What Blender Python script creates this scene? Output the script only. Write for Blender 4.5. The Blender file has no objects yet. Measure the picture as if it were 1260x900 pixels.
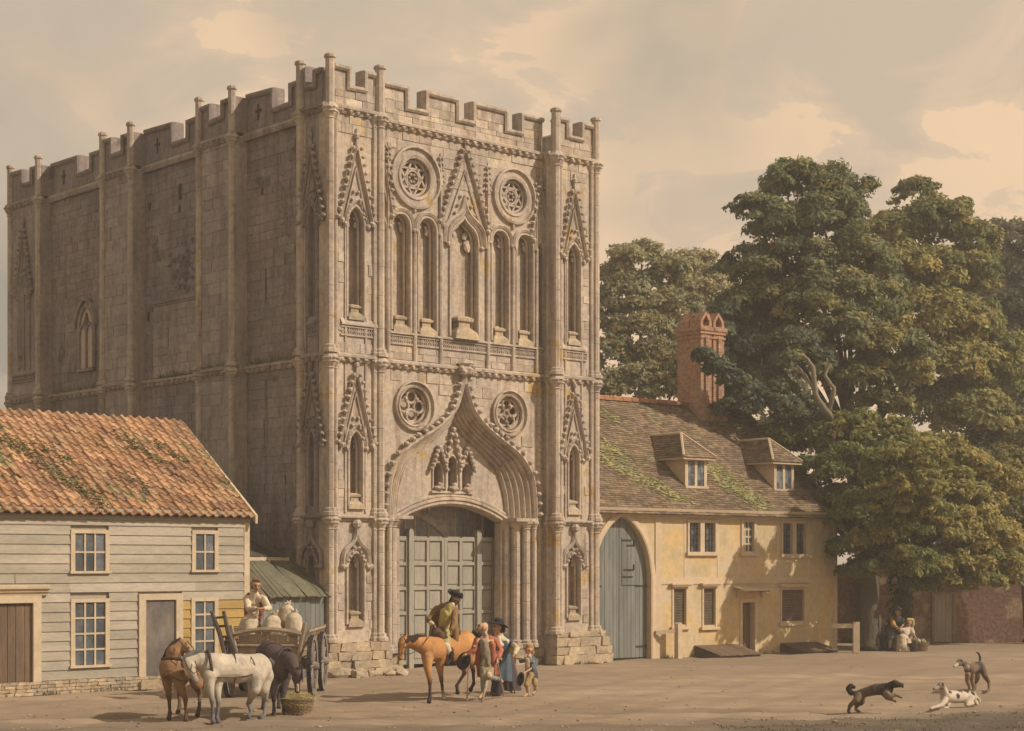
import bpy, bmesh, math, random
import numpy as np
from mathutils import Vector, Matrix
from mathutils.geometry import tessellate_polygon

# ------------------------------------------------------------------ scene, camera, sky, sun
scene = bpy.context.scene
COL = scene.collection
cam_data = bpy.data.cameras.new("camera")
cam = bpy.data.objects.new("camera", cam_data)
COL.objects.link(cam)
cam.location = (0, 0, 3.2)
cam.rotation_euler = (math.radians(90), 0, 0)
cam_data.sensor_width = 36
cam_data.lens = 61.74
cam_data.shift_y = 0.192
cam_data.clip_start = 0.5
cam_data.clip_end = 3000
scene.camera = cam
scene.view_settings.view_transform = 'Standard'
scene.view_settings.look = 'None'
scene.view_settings.exposure = 0.22
scene.view_settings.gamma = 1.0

SUN_EL = math.radians(37)
SUN_AZ = math.radians(-13)          # direction of the sun in the ground plane, measured from +x towards +y
world = bpy.data.worlds.new("World")
scene.world = world
world.use_nodes = True
wn, wl = world.node_tree.nodes, world.node_tree.links
wn.clear()
w_out = wn.new('ShaderNodeOutputWorld')
w_bg = wn.new('ShaderNodeBackground')
w_bg.inputs['Strength'].default_value = 0.1
w_sky = wn.new('ShaderNodeTexSky')
w_sky.sky_type = 'NISHITA'
w_sky.sun_disc = False
w_sky.sun_elevation = SUN_EL
w_sky.sun_rotation = math.radians(90) - SUN_AZ
w_sky.dust_density = 4
w_tc = wn.new('ShaderNodeTexCoord')
def w_noise(scale, detail, rough, dist, loc, sc):
    m = wn.new('ShaderNodeMapping')
    m.inputs['Location'].default_value = loc
    m.inputs['Scale'].default_value = sc
    wl.new(w_tc.outputs['Generated'], m.inputs['Vector'])
    n = wn.new('ShaderNodeTexNoise')
    n.inputs['Scale'].default_value = scale
    n.inputs['Detail'].default_value = detail
    n.inputs['Roughness'].default_value = rough
    n.inputs['Distortion'].default_value = dist
    wl.new(m.outputs['Vector'], n.inputs['Vector'])
    return n
def w_ramp(src, stops, interp='LINEAR'):
    r = wn.new('ShaderNodeValToRGB')
    r.color_ramp.interpolation = interp
    el = r.color_ramp.elements
    while len(el) < len(stops): el.new(0.5)
    for e, (p, c) in zip(el, stops):
        e.position = p; e.color = (*c, 1)
    wl.new(src, r.inputs['Fac'])
    return r
# broad veils of high cloud, then torn cloud edges
n_big = w_noise(3.1, 5, .52, .35, (1.9, 0.35, 2.2), (1, 1, 1.5))
n_edge = w_noise(8.5, 10, .56, .7, (2.2, 3.1, 1.4), (1, 1, 1.5))
w_sep = wn.new('ShaderNodeSeparateXYZ'); wl.new(w_tc.outputs['Generated'], w_sep.inputs[0])
w_a = wn.new('ShaderNodeMath'); w_a.operation = 'MULTIPLY_ADD'; w_a.inputs[1].default_value = .50
wl.new(w_sep.outputs[0], w_a.inputs[0]); wl.new(n_big.outputs['Fac'], w_a.inputs[2])
w_b = wn.new('ShaderNodeMath'); w_b.operation = 'MULTIPLY_ADD'; w_b.inputs[1].default_value = -.50
wl.new(w_sep.outputs[2], w_b.inputs[0]); wl.new(w_a.outputs[0], w_b.inputs[2])
veil = w_ramp(w_b.outputs[0], [(.14, (.37, .32, .25)), (.29, (.54, .44, .32)), (.41, (.84, .60, .385)), (.60, (.92, .645, .405))])
edge = w_ramp(n_edge.outputs['Fac'], [(.485, (0, 0, 0)), (.50, (.42, .42, .42)), (.60, (.85, .85, .85))])
w_mix = wn.new('ShaderNodeMix'); w_mix.data_type = 'RGBA'
wl.new(edge.outputs['Color'], w_mix.inputs[0])
wl.new(veil.outputs['Color'], w_mix.inputs[6])
w_mix.inputs[7].default_value = (.56, .46, .345, 1)
# a thin share of clear sky shows through the veils
w_sc = wn.new('ShaderNodeVectorMath'); w_sc.operation = 'SCALE'
w_sc.inputs['Scale'].default_value = 9.0
wl.new(w_mix.outputs[2], w_sc.inputs[0])
w_fin = wn.new('ShaderNodeMix'); w_fin.data_type = 'RGBA'
w_fin.inputs[0].default_value = 0.06
wl.new(w_sc.outputs[0], w_fin.inputs[6])
wl.new(w_sky.outputs['Color'], w_fin.inputs[7])
wl.new(w_fin.outputs[2], w_bg.inputs['Color'])
wl.new(w_bg.outputs['Background'], w_out.inputs['Surface'])

sun_data = bpy.data.lights.new("sun", 'SUN')
sun_data.energy = 3.9
sun_data.angle = math.radians(0.6)
sun_data.color = (1.0, .86, .70)
sun = bpy.data.objects.new("sun", sun_data)
COL.objects.link(sun)
sun_dir = Vector((math.cos(SUN_EL) * math.cos(SUN_AZ), math.cos(SUN_EL) * math.sin(SUN_AZ), math.sin(SUN_EL)))
sun.rotation_euler = (-sun_dir).to_track_quat('-Z', 'Y').to_euler()

# ------------------------------------------------------------------ materials
def mat(name, col, col2=None, big=0.5, fine=9.0, fine_amt=.25, rough=.9, bump=.4, bump_scale=14.0, bump_dist=.02,
        rand=0.0, streak=None, spots=None, stretch=(1, 1, 1), spec=.2, coords='pos', metallic=0.0):
    """base colour x the mesh's own 'tint' colours, mottled between col and col2 by broad noise, with fine grain"""
    m = bpy.data.materials.new(name)
    m.use_nodes = True
    N, L = m.node_tree.nodes, m.node_tree.links
    b = N['Principled BSDF']
    b.inputs['Roughness'].default_value = rough
    b.inputs['Specular IOR Level'].default_value = spec
    b.inputs['Metallic'].default_value = metallic
    if coords == 'pos':
        src = N.new('ShaderNodeNewGeometry').outputs['Position']
    else:
        src = N.new('ShaderNodeTexCoord').outputs['Object']
    mp = N.new('ShaderNodeMapping'); mp.inputs['Scale'].default_value = stretch
    L.new(src, mp.inputs['Vector'])
    def noise(s, det=5, r=.6, d=0.0, vec=None):
        n = N.new('ShaderNodeTexNoise')
        n.inputs['Scale'].default_value = s; n.inputs['Detail'].default_value = det
        n.inputs['Roughness'].default_value = r; n.inputs['Distortion'].default_value = d
        L.new(vec or mp.outputs['Vector'], n.inputs['Vector'])
        return n.outputs['Fac']
    def ramp(s, p0, p1):
        r = N.new('ShaderNodeMapRange'); r.inputs[1].default_value = p0; r.inputs[2].default_value = p1
        L.new(s, r.inputs[0]); return r.outputs[0]
    def mix(fac, a, bb, mode='MIX'):
        x = N.new('ShaderNodeMix'); x.data_type = 'RGBA'; x.blend_type = mode
        for sock, val in ((x.inputs[0], fac), (x.inputs[6], a), (x.inputs[7], bb)):
            if isinstance(val, (int, float)): sock.default_value = val
            elif isinstance(val, tuple): sock.default_value = (*val, 1)
            else: L.new(val, sock)
        return x.outputs[2]
    c = mix(ramp(noise(big), .38, .62), col, col2 or col)
    if spots:
        c = mix(ramp(noise(spots[1], 8, .65), spots[2], spots[2] + .06), c, spots[0])
    if streak:
        ms = N.new('ShaderNodeMapping'); ms.inputs['Scale'].default_value = (2.2, 2.2, .22)
        L.new(src, ms.inputs['Vector'])
        c = mix(ramp(noise(1.6, 6, .6, .3, ms.outputs['Vector']), .5, .68), c, mix(1.0, c, streak, 'MULTIPLY'))
    at = N.new('ShaderNodeAttribute'); at.attribute_name = 'tint'
    c = mix(1.0, c, at.outputs['Color'], 'MULTIPLY')
    f = N.new('ShaderNodeMapRange'); f.inputs[1].default_value = .3; f.inputs[2].default_value = .7
    f.inputs[3].default_value = 1 - fine_amt; f.inputs[4].default_value = 1 + fine_amt
    L.new(noise(fine, 6, .7), f.inputs[0])
    sc = N.new('ShaderNodeVectorMath'); sc.operation = 'SCALE'
    L.new(c, sc.inputs[0]); L.new(f.outputs[0], sc.inputs['Scale'])
    c = sc.outputs[0]
    if rand:
        oi = N.new('ShaderNodeObjectInfo')
        r = N.new('ShaderNodeMapRange'); r.inputs[3].default_value = 1 - rand; r.inputs[4].default_value = 1 + rand
        L.new(oi.outputs['Random'], r.inputs[0])
        s2 = N.new('ShaderNodeVectorMath'); s2.operation = 'SCALE'
        L.new(c, s2.inputs[0]); L.new(r.outputs[0], s2.inputs['Scale'])
        c = s2.outputs[0]
    L.new(c, b.inputs['Base Color'])
    if bump:
        bp = N.new('ShaderNodeBump'); bp.inputs['Strength'].default_value = bump
        bp.inputs['Distance'].default_value = bump_dist
        L.new(noise(bump_scale, 6, .65), bp.inputs['Height']); L.new(bp.outputs['Normal'], b.inputs['Normal'])
    return m

M = {}
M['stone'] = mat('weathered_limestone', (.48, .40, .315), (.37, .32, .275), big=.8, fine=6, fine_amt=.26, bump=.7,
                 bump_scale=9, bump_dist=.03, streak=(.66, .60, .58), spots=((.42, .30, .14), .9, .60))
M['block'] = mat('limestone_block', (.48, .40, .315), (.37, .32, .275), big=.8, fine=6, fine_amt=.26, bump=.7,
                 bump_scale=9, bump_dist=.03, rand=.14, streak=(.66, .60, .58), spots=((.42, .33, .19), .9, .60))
M['side'] = mat('sooty_shade_tinted_limestone', (.285, .24, .22), (.22, .188, .18), big=.45, fine=6, fine_amt=.26, bump=.8,
                bump_scale=7, bump_dist=.03, rand=.12, streak=(.7, .66, .68), spots=((.15, .12, .105), .8, .60))  # besides soot, the purple-grey of the wall's shade is put into this colour
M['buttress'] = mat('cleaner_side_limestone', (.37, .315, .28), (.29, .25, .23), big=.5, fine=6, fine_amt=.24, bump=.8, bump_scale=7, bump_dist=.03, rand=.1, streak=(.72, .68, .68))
M['paledoor'] = mat('pale_grey_door_boards', (.46, .40, .33), (.38, .33, .28), big=2, fine=8, fine_amt=.2, bump=.3, rand=.08, stretch=(3, 3, .6))
M['wheelwood'] = mat('grey_wheel_wood', (.25, .22, .185), (.18, .16, .14), big=2, fine=12, fine_amt=.25, bump=.4)
M['dark'] = mat('passage_stone', (.34, .33, .32), (.22, .22, .225), bump=.5, streak=(.6, .6, .62))
M['rubble'] = mat('rubble_stone', (.42, .33, .22), (.30, .25, .19), big=1.4, fine=10, fine_amt=.3, bump=.9, rand=.2)
M['gate'] = mat('blue_grey_gate_paint', (.33, .305, .25), (.27, .26, .225), big=1.2, fine=5, fine_amt=.16, bump=.3, rand=.04, stretch=(3, 3, .6))
M['bluewood'] = mat('faded_blue_boards', (.20, .21, .195), (.155, .165, .16), big=1.5, fine=6, fine_amt=.2, bump=.4, rand=.12, stretch=(3, 3, .5))
M['board'] = mat('pale_weatherboard', (.40, .355, .29), (.315, .29, .235), big=.6, fine=6, fine_amt=.16, bump=.4, rand=.10, stretch=(.7, .7, 4))
M['yboard'] = mat('ochre_weatherboard', (.42, .29, .10), (.36, .25, .095), big=.8, fine=6, fine_amt=.14, bump=.3, rand=.08, stretch=(.7, .7, 4))
M['trim'] = mat('cream_paint', (.54, .44, .31), (.46, .375, .27), big=1.4, fine=8, fine_amt=.12, bump=.2)
M['bark'] = mat('brown_boards', (.17, .115, .075), (.125, .09, .065), big=1.4, fine=8, fine_amt=.25, bump=.5, rand=.12, stretch=(4, 4, .5))
M['moss'] = mat('mossy_boards', (.155, .15, .10), (.11, .105, .075), big=1.0, fine=8, fine_amt=.3, bump=.6, rand=.18)
M['lath'] = mat('dark_lean_to_boards', (.10, .085, .065), (.075, .065, .05), big=1.0, fine=8, fine_amt=.3, bump=.6, rand=.2)
M['glass'] = mat('old_window_glass', (.055, .07, .085), (.10, .11, .12), big=2.0, fine=6, fine_amt=.4, rough=.25, bump=.15, spec=.5)
M['void'] = mat('dim_interior', (.05, .045, .04), (.035, .03, .03), bump=0)
M['pantile'] = mat('orange_pantile', (.45, .27, .155), (.35, .215, .13), big=1.0, fine=9, fine_amt=.32, rand=.2, bump=.5, spots=((.22, .19, .10), .62, .575))
M['mossclump'] = mat('roof_moss', (.135, .14, .065), (.215, .195, .09), big=2, fine=12, fine_amt=.4, bump=.5)
M['shingle'] = mat('brown_roof_tile', (.225, .165, .11), (.165, .125, .09), big=.9, fine=7, fine_amt=.3, bump=.6, rand=.1, spots=((.20, .185, .10), .7, .58))
M['ridge'] = mat('red_ridge_tile', (.33, .16, .09), (.25, .13, .08), big=2, fine=9, fine_amt=.3, rand=.2)
M['plaster'] = mat('ochre_plaster', (.55, .40, .195), (.50, .42, .30), big=.8, fine=5, fine_amt=.14, bump=.35, bump_scale=5, spots=((.46, .375, .23), .75, .53))
M['cheek'] = mat('pale_plaster', (.56, .44, .31), (.50, .40, .28), big=1.0, fine=6, fine_amt=.1, bump=.2)
M['lattice'] = mat('brown_lattice', (.20, .165, .115), (.16, .13, .10), big=4, fine=18, fine_amt=.3, bump=.4)
M['iron'] = mat('black_iron', (.035, .032, .03), bump=.2, rough=.6)
M['wood'] = mat('pale_grey_wood', (.36, .285, .20), (.28, .22, .16), big=2, fine=12, fine_amt=.22, bump=.4, rand=.1)
M['darkwood'] = mat('dark_cart_wood', (.12, .095, .08), (.09, .075, .065), big=2, fine=12, fine_amt=.25, bump=.4, rand=.1)
M['sack'] = mat('flour_sack_cloth', (.52, .44, .33), (.43, .36, .27), big=4, fine=14, fine_amt=.16, bump=.8, bump_scale=12, bump_dist=.03)
M['coat'] = mat('animal_coat', (1, 1, 1), (.86, .86, .86), big=2.2, fine=16, fine_amt=.16, bump=.3, bump_scale=30, bump_dist=.01)
M['cloth'] = mat('woven_cloth', (1, 1, 1), (.84, .84, .84), big=3.2, fine=26, fine_amt=.14, bump=.4, bump_scale=18, bump_dist=.015)
M['skin'] = mat('skin', (1, 1, 1), (.93, .9, .88), big=6, fine=30, fine_amt=.06, bump=.1, rough=.7)
M['leather'] = mat('leather', (.075, .05, .035), (.05, .035, .03), big=4, fine=20, fine_amt=.2, rough=.6, bump=.2)
M['wicker'] = mat('wicker', (.27, .195, .115), (.20, .14, .085), big=5, fine=25, fine_amt=.3, bump=.4)
M['hay'] = mat('hay', (.46, .37, .15), (.36, .31, .12), big=5, fine=25, fine_amt=.3, bump=.2)
M['trunk'] = mat('tree_bark', (.10, .085, .06), (.075, .07, .05), big=1.5, fine=6, fine_amt=.35, bump=1, bump_scale=6, bump_dist=.06, stretch=(2, 2, .6))
M['palebranch'] = mat('pale_branch_bark', (.24, .20, .14), (.17, .15, .105), big=1.5, fine=6, fine_amt=.3, bump=.6)

def brick_mat(name, c1, c2, mortar, patch, scale=1.0):
    m = bpy.data.materials.new(name); m.use_nodes = True
    N, L = m.node_tree.nodes, m.node_tree.links
    b = N['Principled BSDF']; b.inputs['Roughness'].default_value = .92; b.inputs['Specular IOR Level'].default_value = .15
    tc = N.new('ShaderNodeTexCoord')
    sp = N.new('ShaderNodeSeparateXYZ'); L.new(tc.outputs['Object'], sp.inputs[0])
    ad = N.new('ShaderNodeMath'); ad.operation = 'ADD'; L.new(sp.outputs[0], ad.inputs[0]); L.new(sp.outputs[1], ad.inputs[1])
    cb = N.new('ShaderNodeCombineXYZ'); L.new(ad.outputs[0], cb.inputs[0]); L.new(sp.outputs[2], cb.inputs[1])
    t = N.new('ShaderNodeTexBrick'); L.new(cb.outputs[0], t.inputs['Vector'])
    t.inputs['Scale'].default_value = scale
    t.inputs['Brick Width'].default_value = .24; t.inputs['Row Height'].default_value = .08; t.inputs['Mortar Size'].default_value = .011
    t.inputs['Color1'].default_value = (*c1, 1); t.inputs['Color2'].default_value = (*c2, 1); t.inputs['Mortar'].default_value = (*mortar, 1)
    n = N.new('ShaderNodeTexNoise'); n.inputs['Scale'].default_value = .8; n.inputs['Detail'].default_value = 7
    L.new(tc.outputs['Object'], n.inputs['Vector'])
    r = N.new('ShaderNodeMapRange'); r.inputs[1].default_value = .54; r.inputs[2].default_value = .60
    L.new(n.outputs['Fac'], r.inputs[0])
    x = N.new('ShaderNodeMix'); x.data_type = 'RGBA'
    L.new(r.outputs[0], x.inputs[0]); L.new(t.outputs['Color'], x.inputs[6]); x.inputs[7].default_value = (*patch, 1)
    n2 = N.new('ShaderNodeTexNoise'); n2.inputs['Scale'].default_value = 7; n2.inputs['Detail'].default_value = 6
    L.new(tc.outputs['Object'], n2.inputs['Vector'])
    f = N.new('ShaderNodeMapRange'); f.inputs[1].default_value = .3; f.inputs[2].default_value = .7; f.inputs[3].default_value = .68; f.inputs[4].default_value = 1.3
    L.new(n2.outputs['Fac'], f.inputs[0])
    s = N.new('ShaderNodeVectorMath'); s.operation = 'SCALE'; L.new(x.outputs[2], s.inputs[0]); L.new(f.outputs[0], s.inputs['Scale'])
    L.new(s.outputs[0], b.inputs['Base Color'])
    bp = N.new('ShaderNodeBump'); bp.inputs['Strength'].default_value = .6; bp.inputs['Distance'].default_value = .02
    L.new(f.outputs[0], bp.inputs['Height']); L.new(bp.outputs['Normal'], b.inputs['Normal'])
    return m
M['brickwall'] = brick_mat('dusky_red_brickwork', (.31, .165, .12), (.25, .14, .11), (.28, .20, .15), (.42, .31, .21))
M['chimney'] = brick_mat('orange_red_chimney_brick', (.42, .22, .13), (.28, .15, .10), (.38, .28, .19), (.36, .25, .17))

def leaf_mat(name):
    m = bpy.data.materials.new(name); m.use_nodes = True
    N, L = m.node_tree.nodes, m.node_tree.links
    b = N['Principled BSDF']; b.inputs['Roughness'].default_value = .75; b.inputs['Specular IOR Level'].default_value = .15
    at = N.new('ShaderNodeAttribute'); at.attribute_name = 'tint'
    L.new(at.outputs['Color'], b.inputs['Base Color'])
    tr = N.new('ShaderNodeBsdfTranslucent'); L.new(at.outputs['Color'], tr.inputs['Color'])
    mx = N.new('ShaderNodeMixShader'); mx.inputs[0].default_value = .38
    L.new(b.outputs[0], mx.inputs[1]); L.new(tr.outputs[0], mx.inputs[2])
    L.new(mx.outputs[0], N['Material Output'].inputs['Surface'])
    return m
M['leaf'] = leaf_mat('leaves')

# ------------------------------------------------------------------ building helpers
RND = random.Random(11)
TH = math.radians(42.359)

def tag(o, label=None, cat=None, group=None, kind=None):
    if label: o['label'] = label
    if cat: o['category'] = cat
    if group: o['group'] = group
    if kind: o['kind'] = kind
    return o

def link(name, data, parent=None, loc=None):
    o = bpy.data.objects.new(name, data)
    COL.objects.link(o)
    if parent is not None: o.parent = parent
    if loc is not None: o.location = loc
    return o

def thing(name, label, cat, loc=(0, 0, 0), rz=0.0, group=None):
    o = link(name, None)
    o.empty_display_size = .2
    o.location = loc; o.rotation_euler = (0, 0, rz)
    return tag(o, label, cat, group)

def copy_tree(root, parent=None):
    kids = list(root.children)
    c = root.copy(); COL.objects.link(c)
    if parent is not None: c.parent = parent
    for k in kids: copy_tree(k, c)
    return c

FRONT = lambda u, w, z: (u, -w, z)          # a face whose outward side is -y
SIDE = lambda u, w, z: (-w, u, z)           # a face whose outward side is -x

class MB:
    """collects shapes and links them as one mesh object; points are (u along the face, w outward, z up)"""
    def __init__(self, T=None):
        self.v = []; self.f = []; self.c = []; self.T = T or (lambda u, w, z: (u, w, z))
    def add(self, verts, faces, tint=1.0):
        n = len(self.v)
        self.v += [self.T(*p) for p in verts]
        self.f += [[i + n for i in f] for f in faces]
        t = tint if isinstance(tint, tuple) else (tint, tint, tint)
        self.c += [t] * len(faces)
    def box(self, u0, u1, w0, w1, z0, z1, tint=1.0, j=0.0):
        vs = [(u, w, z) for z in (z0, z1) for w in (w0, w1) for u in (u0, u1)]
        if j: vs = [tuple(a + RND.uniform(-j, j) for a in p) for p in vs]
        self.add(vs, [(0, 1, 3, 2), (4, 6, 7, 5), (0, 4, 5, 1), (2, 3, 7, 6), (0, 2, 6, 4), (1, 5, 7, 3)], tint)
    def prism(self, poly, w0, w1, tint=1.0):
        n = len(poly)
        vs = [(u, w0, z) for u, z in poly] + [(u, w1, z) for u, z in poly]
        self.add(vs, [list(range(n)), list(range(2 * n - 1, n - 1, -1))] + [(i, (i + 1) % n, n + (i + 1) % n, n + i) for i in range(n)], tint)
    def plate(self, outer, holes, w0, w1, tint=1.0):
        loops = [outer] + holes
        tris = tessellate_polygon([[Vector((a, b, 0)) for a, b in l] for l in loops])
        flat = [p for l in loops for p in l]
        n = len(flat)
        vs = [(u, w0, z) for u, z in flat] + [(u, w1, z) for u, z in flat]
        fs = [tuple(t) for t in tris] + [tuple(i + n for i in reversed(t)) for t in tris]
        k = 0
        for l in loops:
            m = len(l)
            fs += [(k + i, k + (i + 1) % m, n + k + (i + 1) % m, n + k + i) for i in range(m)]
            k += m
        self.add(vs, fs, tint)
    def loft(self, rows, tint=1.0, closed=False):
        m = len(rows[0]); vs = [p for r in rows for p in r]; fs = []
        for a in range(len(rows) - 1):
            for i in range(m if closed else m - 1):
                j = (i + 1) % m
                fs.append((a * m + i, a * m + j, (a + 1) * m + j, (a + 1) * m + i))
        self.add(vs, fs, tint)
    def sweep(self, path, prof, closed=False, tint=1.0):
        """prof = closed list of (offset to the left of travel, w)"""
        n = len(path); rows = []
        for i, (u, z) in enumerate(path):
            a = path[(i - 1) % n] if (closed or i) else None
            b = path[(i + 1) % n] if (closed or i < n - 1) else None
            d1 = Vector((u - a[0], z - a[1])).normalized() if a else None
            d2 = Vector((b[0] - u, b[1] - z)).normalized() if b else None
            if d1 is None: d1 = d2
            if d2 is None: d2 = d1
            n1 = Vector((-d1.y, d1.x)); n2 = Vector((-d2.y, d2.x))
            nn = (n1 + n2)
            if nn.length < 1e-4: nn = n1.copy()
            nn.normalize()
            k = 1 / max(.45, nn.dot(n1))
            rows.append([(u + nn.x * k * o, w, z + nn.y * k * o) for o, w in prof])
        m = len(prof); vs = [p for r in rows for p in r]; fs = []
        for a in range(n if closed else n - 1):
            b = (a + 1) % n
            for i in range(m):
                j = (i + 1) % m
                fs.append((a * m + i, a * m + j, b * m + j, b * m + i))
        if not closed:
            fs.append(tuple(range(m))); fs.append(tuple(range((n - 1) * m, n * m)))
        self.add(vs, fs, tint)
    def lathe(self, u, w, prof, n=8, tint=1.0, ph=0.0, j=0.0):
        """prof = [(z, r)...] round a vertical axis"""
        rows = []
        for z, r in prof:
            r = r * (1 + RND.uniform(-j, j))
            rows.append([(u + r * math.cos(ph + 2 * math.pi * i / n), w + r * math.sin(ph + 2 * math.pi * i / n), z) for i in range(n)])
        k = len(rows); vs = [p for r in rows for p in r]
        fs = [(a * n + i, a * n + (i + 1) % n, (a + 1) * n + (i + 1) % n, (a + 1) * n + i) for a in range(k - 1) for i in range(n)]
        fs += [tuple(range(n)), tuple(range((k - 1) * n, k * n))]
        self.add(vs, fs, tint)
    def shaft(self, u, w, z0, z1, r, cap=True, base=True, joint=.75, n=8, tint=1.0):
        p = []
        if base: p += [(z0, r * 1.9), (z0 + .10, r * 1.9), (z0 + .13, r * 1.45), (z0 + .2, r * 1.5), (z0 + .24, r)]
        else: p += [(z0, r)]
        z = z0 + (.24 if base else 0) + joint * RND.uniform(.5, 1)
        top = z1 - (.26 if cap else 0)
        while z < top - .1:
            p += [(z - .015, r), (z, r * .88), (z + .015, r)]
            z += joint * RND.uniform(.8, 1.2)
        if cap: p += [(top, r), (top + .03, r * 1.25), (top + .06, r * 1.05), (top + .17, r * 1.55), (top + .2, r * 1.85), (z1, r * 1.85)]
        else: p += [(z1, r)]
        self.lathe(u, w, p, n, tint)
    def lump(self, u, w, z, r, sq=(1, 1, 1), tint=1.0):
        t = (1 + 5 ** .5) / 2
        vs = [(-1, t, 0), (1, t, 0), (-1, -t, 0), (1, -t, 0), (0, -1, t), (0, 1, t), (0, -1, -t), (0, 1, -t), (t, 0, -1), (t, 0, 1), (-t, 0, -1), (-t, 0, 1)]
        fs = [(0, 11, 5), (0, 5, 1), (0, 1, 7), (0, 7, 10), (0, 10, 11), (1, 5, 9), (5, 11, 4), (11, 10, 2), (10, 7, 6), (7, 1, 8),
              (3, 9, 4), (3, 4, 2), (3, 2, 6), (3, 6, 8), (3, 8, 9), (4, 9, 5), (2, 4, 11), (6, 2, 10), (8, 6, 7), (9, 8, 1)]
        o = []
        for a in vs:
            k = r / 1.9 * RND.uniform(.8, 1.2)
            o.append((u + a[0] * k * sq[0], w + a[1] * k * sq[1], z + a[2] * k * sq[2]))
        self.add(o, fs, tint)
    def tube(self, pts, rad, n=6, tint=1.0, closed=False, flat=None):
        P = [Vector(p) for p in pts]; m = len(P)
        if not isinstance(rad, (list, tuple)): rad = [rad] * m
        rows = []; prev = None
        for i, p in enumerate(P):
            a = P[i - 1] if (i or closed) else P[i]
            b = P[(i + 1) % m] if (i < m - 1 or closed) else P[i]
            d = (b - a).normalized()
            if prev is None:
                up = Vector((0, 0, 1)) if abs(d.z) < .9 else Vector((0, 1, 0))
                x = d.cross(up).normalized()
            else:
                x = (prev - d * prev.dot(d)).normalized()
            prev = x; y = d.cross(x)
            fx = flat or 1.0
            rows.append([tuple(p + x * rad[i] * math.cos(2 * math.pi * k / n) + y * rad[i] * fx * math.sin(2 * math.pi * k / n)) for k in range(n)])
        vs = [q for r in rows for q in r]
        fs = [(a * n + k, a * n + (k + 1) % n, ((a + 1) % m) * n + (k + 1) % n, ((a + 1) % m) * n + k) for a in range(m if closed else m - 1) for k in range(n)]
        if not closed: fs += [tuple(range(n)), tuple(range((m - 1) * n, m * n))]
        self.add(vs, fs, tint)
    def mesh(self, name, smooth=False, recalc=True):
        me = bpy.data.meshes.new(name)
        me.from_pydata(self.v, [], self.f)
        ca = me.color_attributes.new('tint', 'FLOAT_COLOR', 'CORNER')
        buf = np.ones((len(me.loops), 4), dtype=np.float32)
        k = 0
        for f, c in zip(self.f, self.c):
            buf[k:k + len(f), :3] = c; k += len(f)
        ca.data.foreach_set('color', buf.ravel())
        if recalc and self.f:
            bm = bmesh.new(); bm.from_mesh(me)
            bmesh.ops.recalc_face_normals(bm, faces=bm.faces)
            bm.to_mesh(me); bm.free()
        if smooth:
            me.polygons.foreach_set('use_smooth', [True] * len(me.polygons))
        me.update()
        return me
    def build(self, name, m, parent=None, smooth=False, kind=None, label=None, loc=None, recalc=True):
        me = self.mesh(name, smooth, recalc)
        me.materials.append(m)
        o = link(name, me, parent, loc)
        if kind: o['kind'] = kind
        if label: o['label'] = label
        return o

_units = {}
def unit_box(m, variant=0, j=.03):
    """a shared one-metre block centred on its origin, its corners slightly uneven"""
    key = (m.name, variant)
    if key not in _units:
        b = MB(); b.box(-.5, .5, -.5, .5, -.5, .5, j=j)
        me = b.mesh('block'); me.materials.append(m)
        _units[key] = me
    return _units[key]
def piece(name, m, parent, c, size, rot=(0, 0, 0), j=.03):
    o = link(name, unit_box(m, RND.randrange(5), j), parent, c)
    o.scale = size; o.rotation_euler = rot
    return o

def smoothpath(pts, n=6):
    """Catmull-Rom through the given points"""
    P = [Vector(p) for p in pts]; out = []
    for i in range(len(P) - 1):
        p0 = P[max(i - 1, 0)]; p1 = P[i]; p2 = P[i + 1]; p3 = P[min(i + 2, len(P) - 1)]
        for k in range(n):
            t = k / n
            out.append(tuple(.5 * ((2 * p1) + (p2 - p0) * t + (2 * p0 - 5 * p1 + 4 * p2 - p3) * t * t + (3 * p1 - p0 - 3 * p2 + p3) * t ** 3)))
    out.append(tuple(P[-1]))
    return out
SHAPES = {
    'round': [(0, 0), (.08, .42), (.3, .76), (.62, .95), (1, 1)],
    'pointed': [(0, 0), (.10, .34), (.32, .64), (.64, .86), (1, 1)],
    'ogee': [(0, 0), (.02, .20), (.07, .34), (.22, .47), (.45, .565), (.68, .655), (.87, .77), (.95, .88), (1, 1)],
    'keel': [(0, 0), (.03, .22), (.09, .38), (.20, .54), (.45, .69), (.66, .79), (.83, .875), (.93, .94), (1, 1)],
    'segment': [(0, 0), (.25, .44), (.5, .75), (.75, .94), (1, 1)],
}
def arch(u, hw, zs, rise, kind='pointed', n=3):
    """points from the left springing over the top to the right springing"""
    h = smoothpath(SHAPES[kind], n)
    L_ = [(u - hw + a * hw, zs + b * rise) for a, b in h]
    R_ = [(u + hw - a * hw, zs + b * rise) for a, b in reversed(h[:-1])]
    return L_ + R_
def arched_hole(u, hw, z0, zs, rise, kind='pointed'):
    return [(u - hw, z0)] + arch(u, hw, zs, rise, kind) + [(u + hw, z0)]
def circle(u, z, r, n=28):
    return [(u + r * math.cos(-2 * math.pi * i / n), z + r * math.sin(-2 * math.pi * i / n)) for i in range(n)]
def roll(o, w, r, n=6, ow=1.0):
    return [(o + r * math.cos(2 * math.pi * i / n) * ow, w + r * math.sin(2 * math.pi * i / n)) for i in range(n)]

def V3p(p, B): return Vector(p) - B
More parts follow.
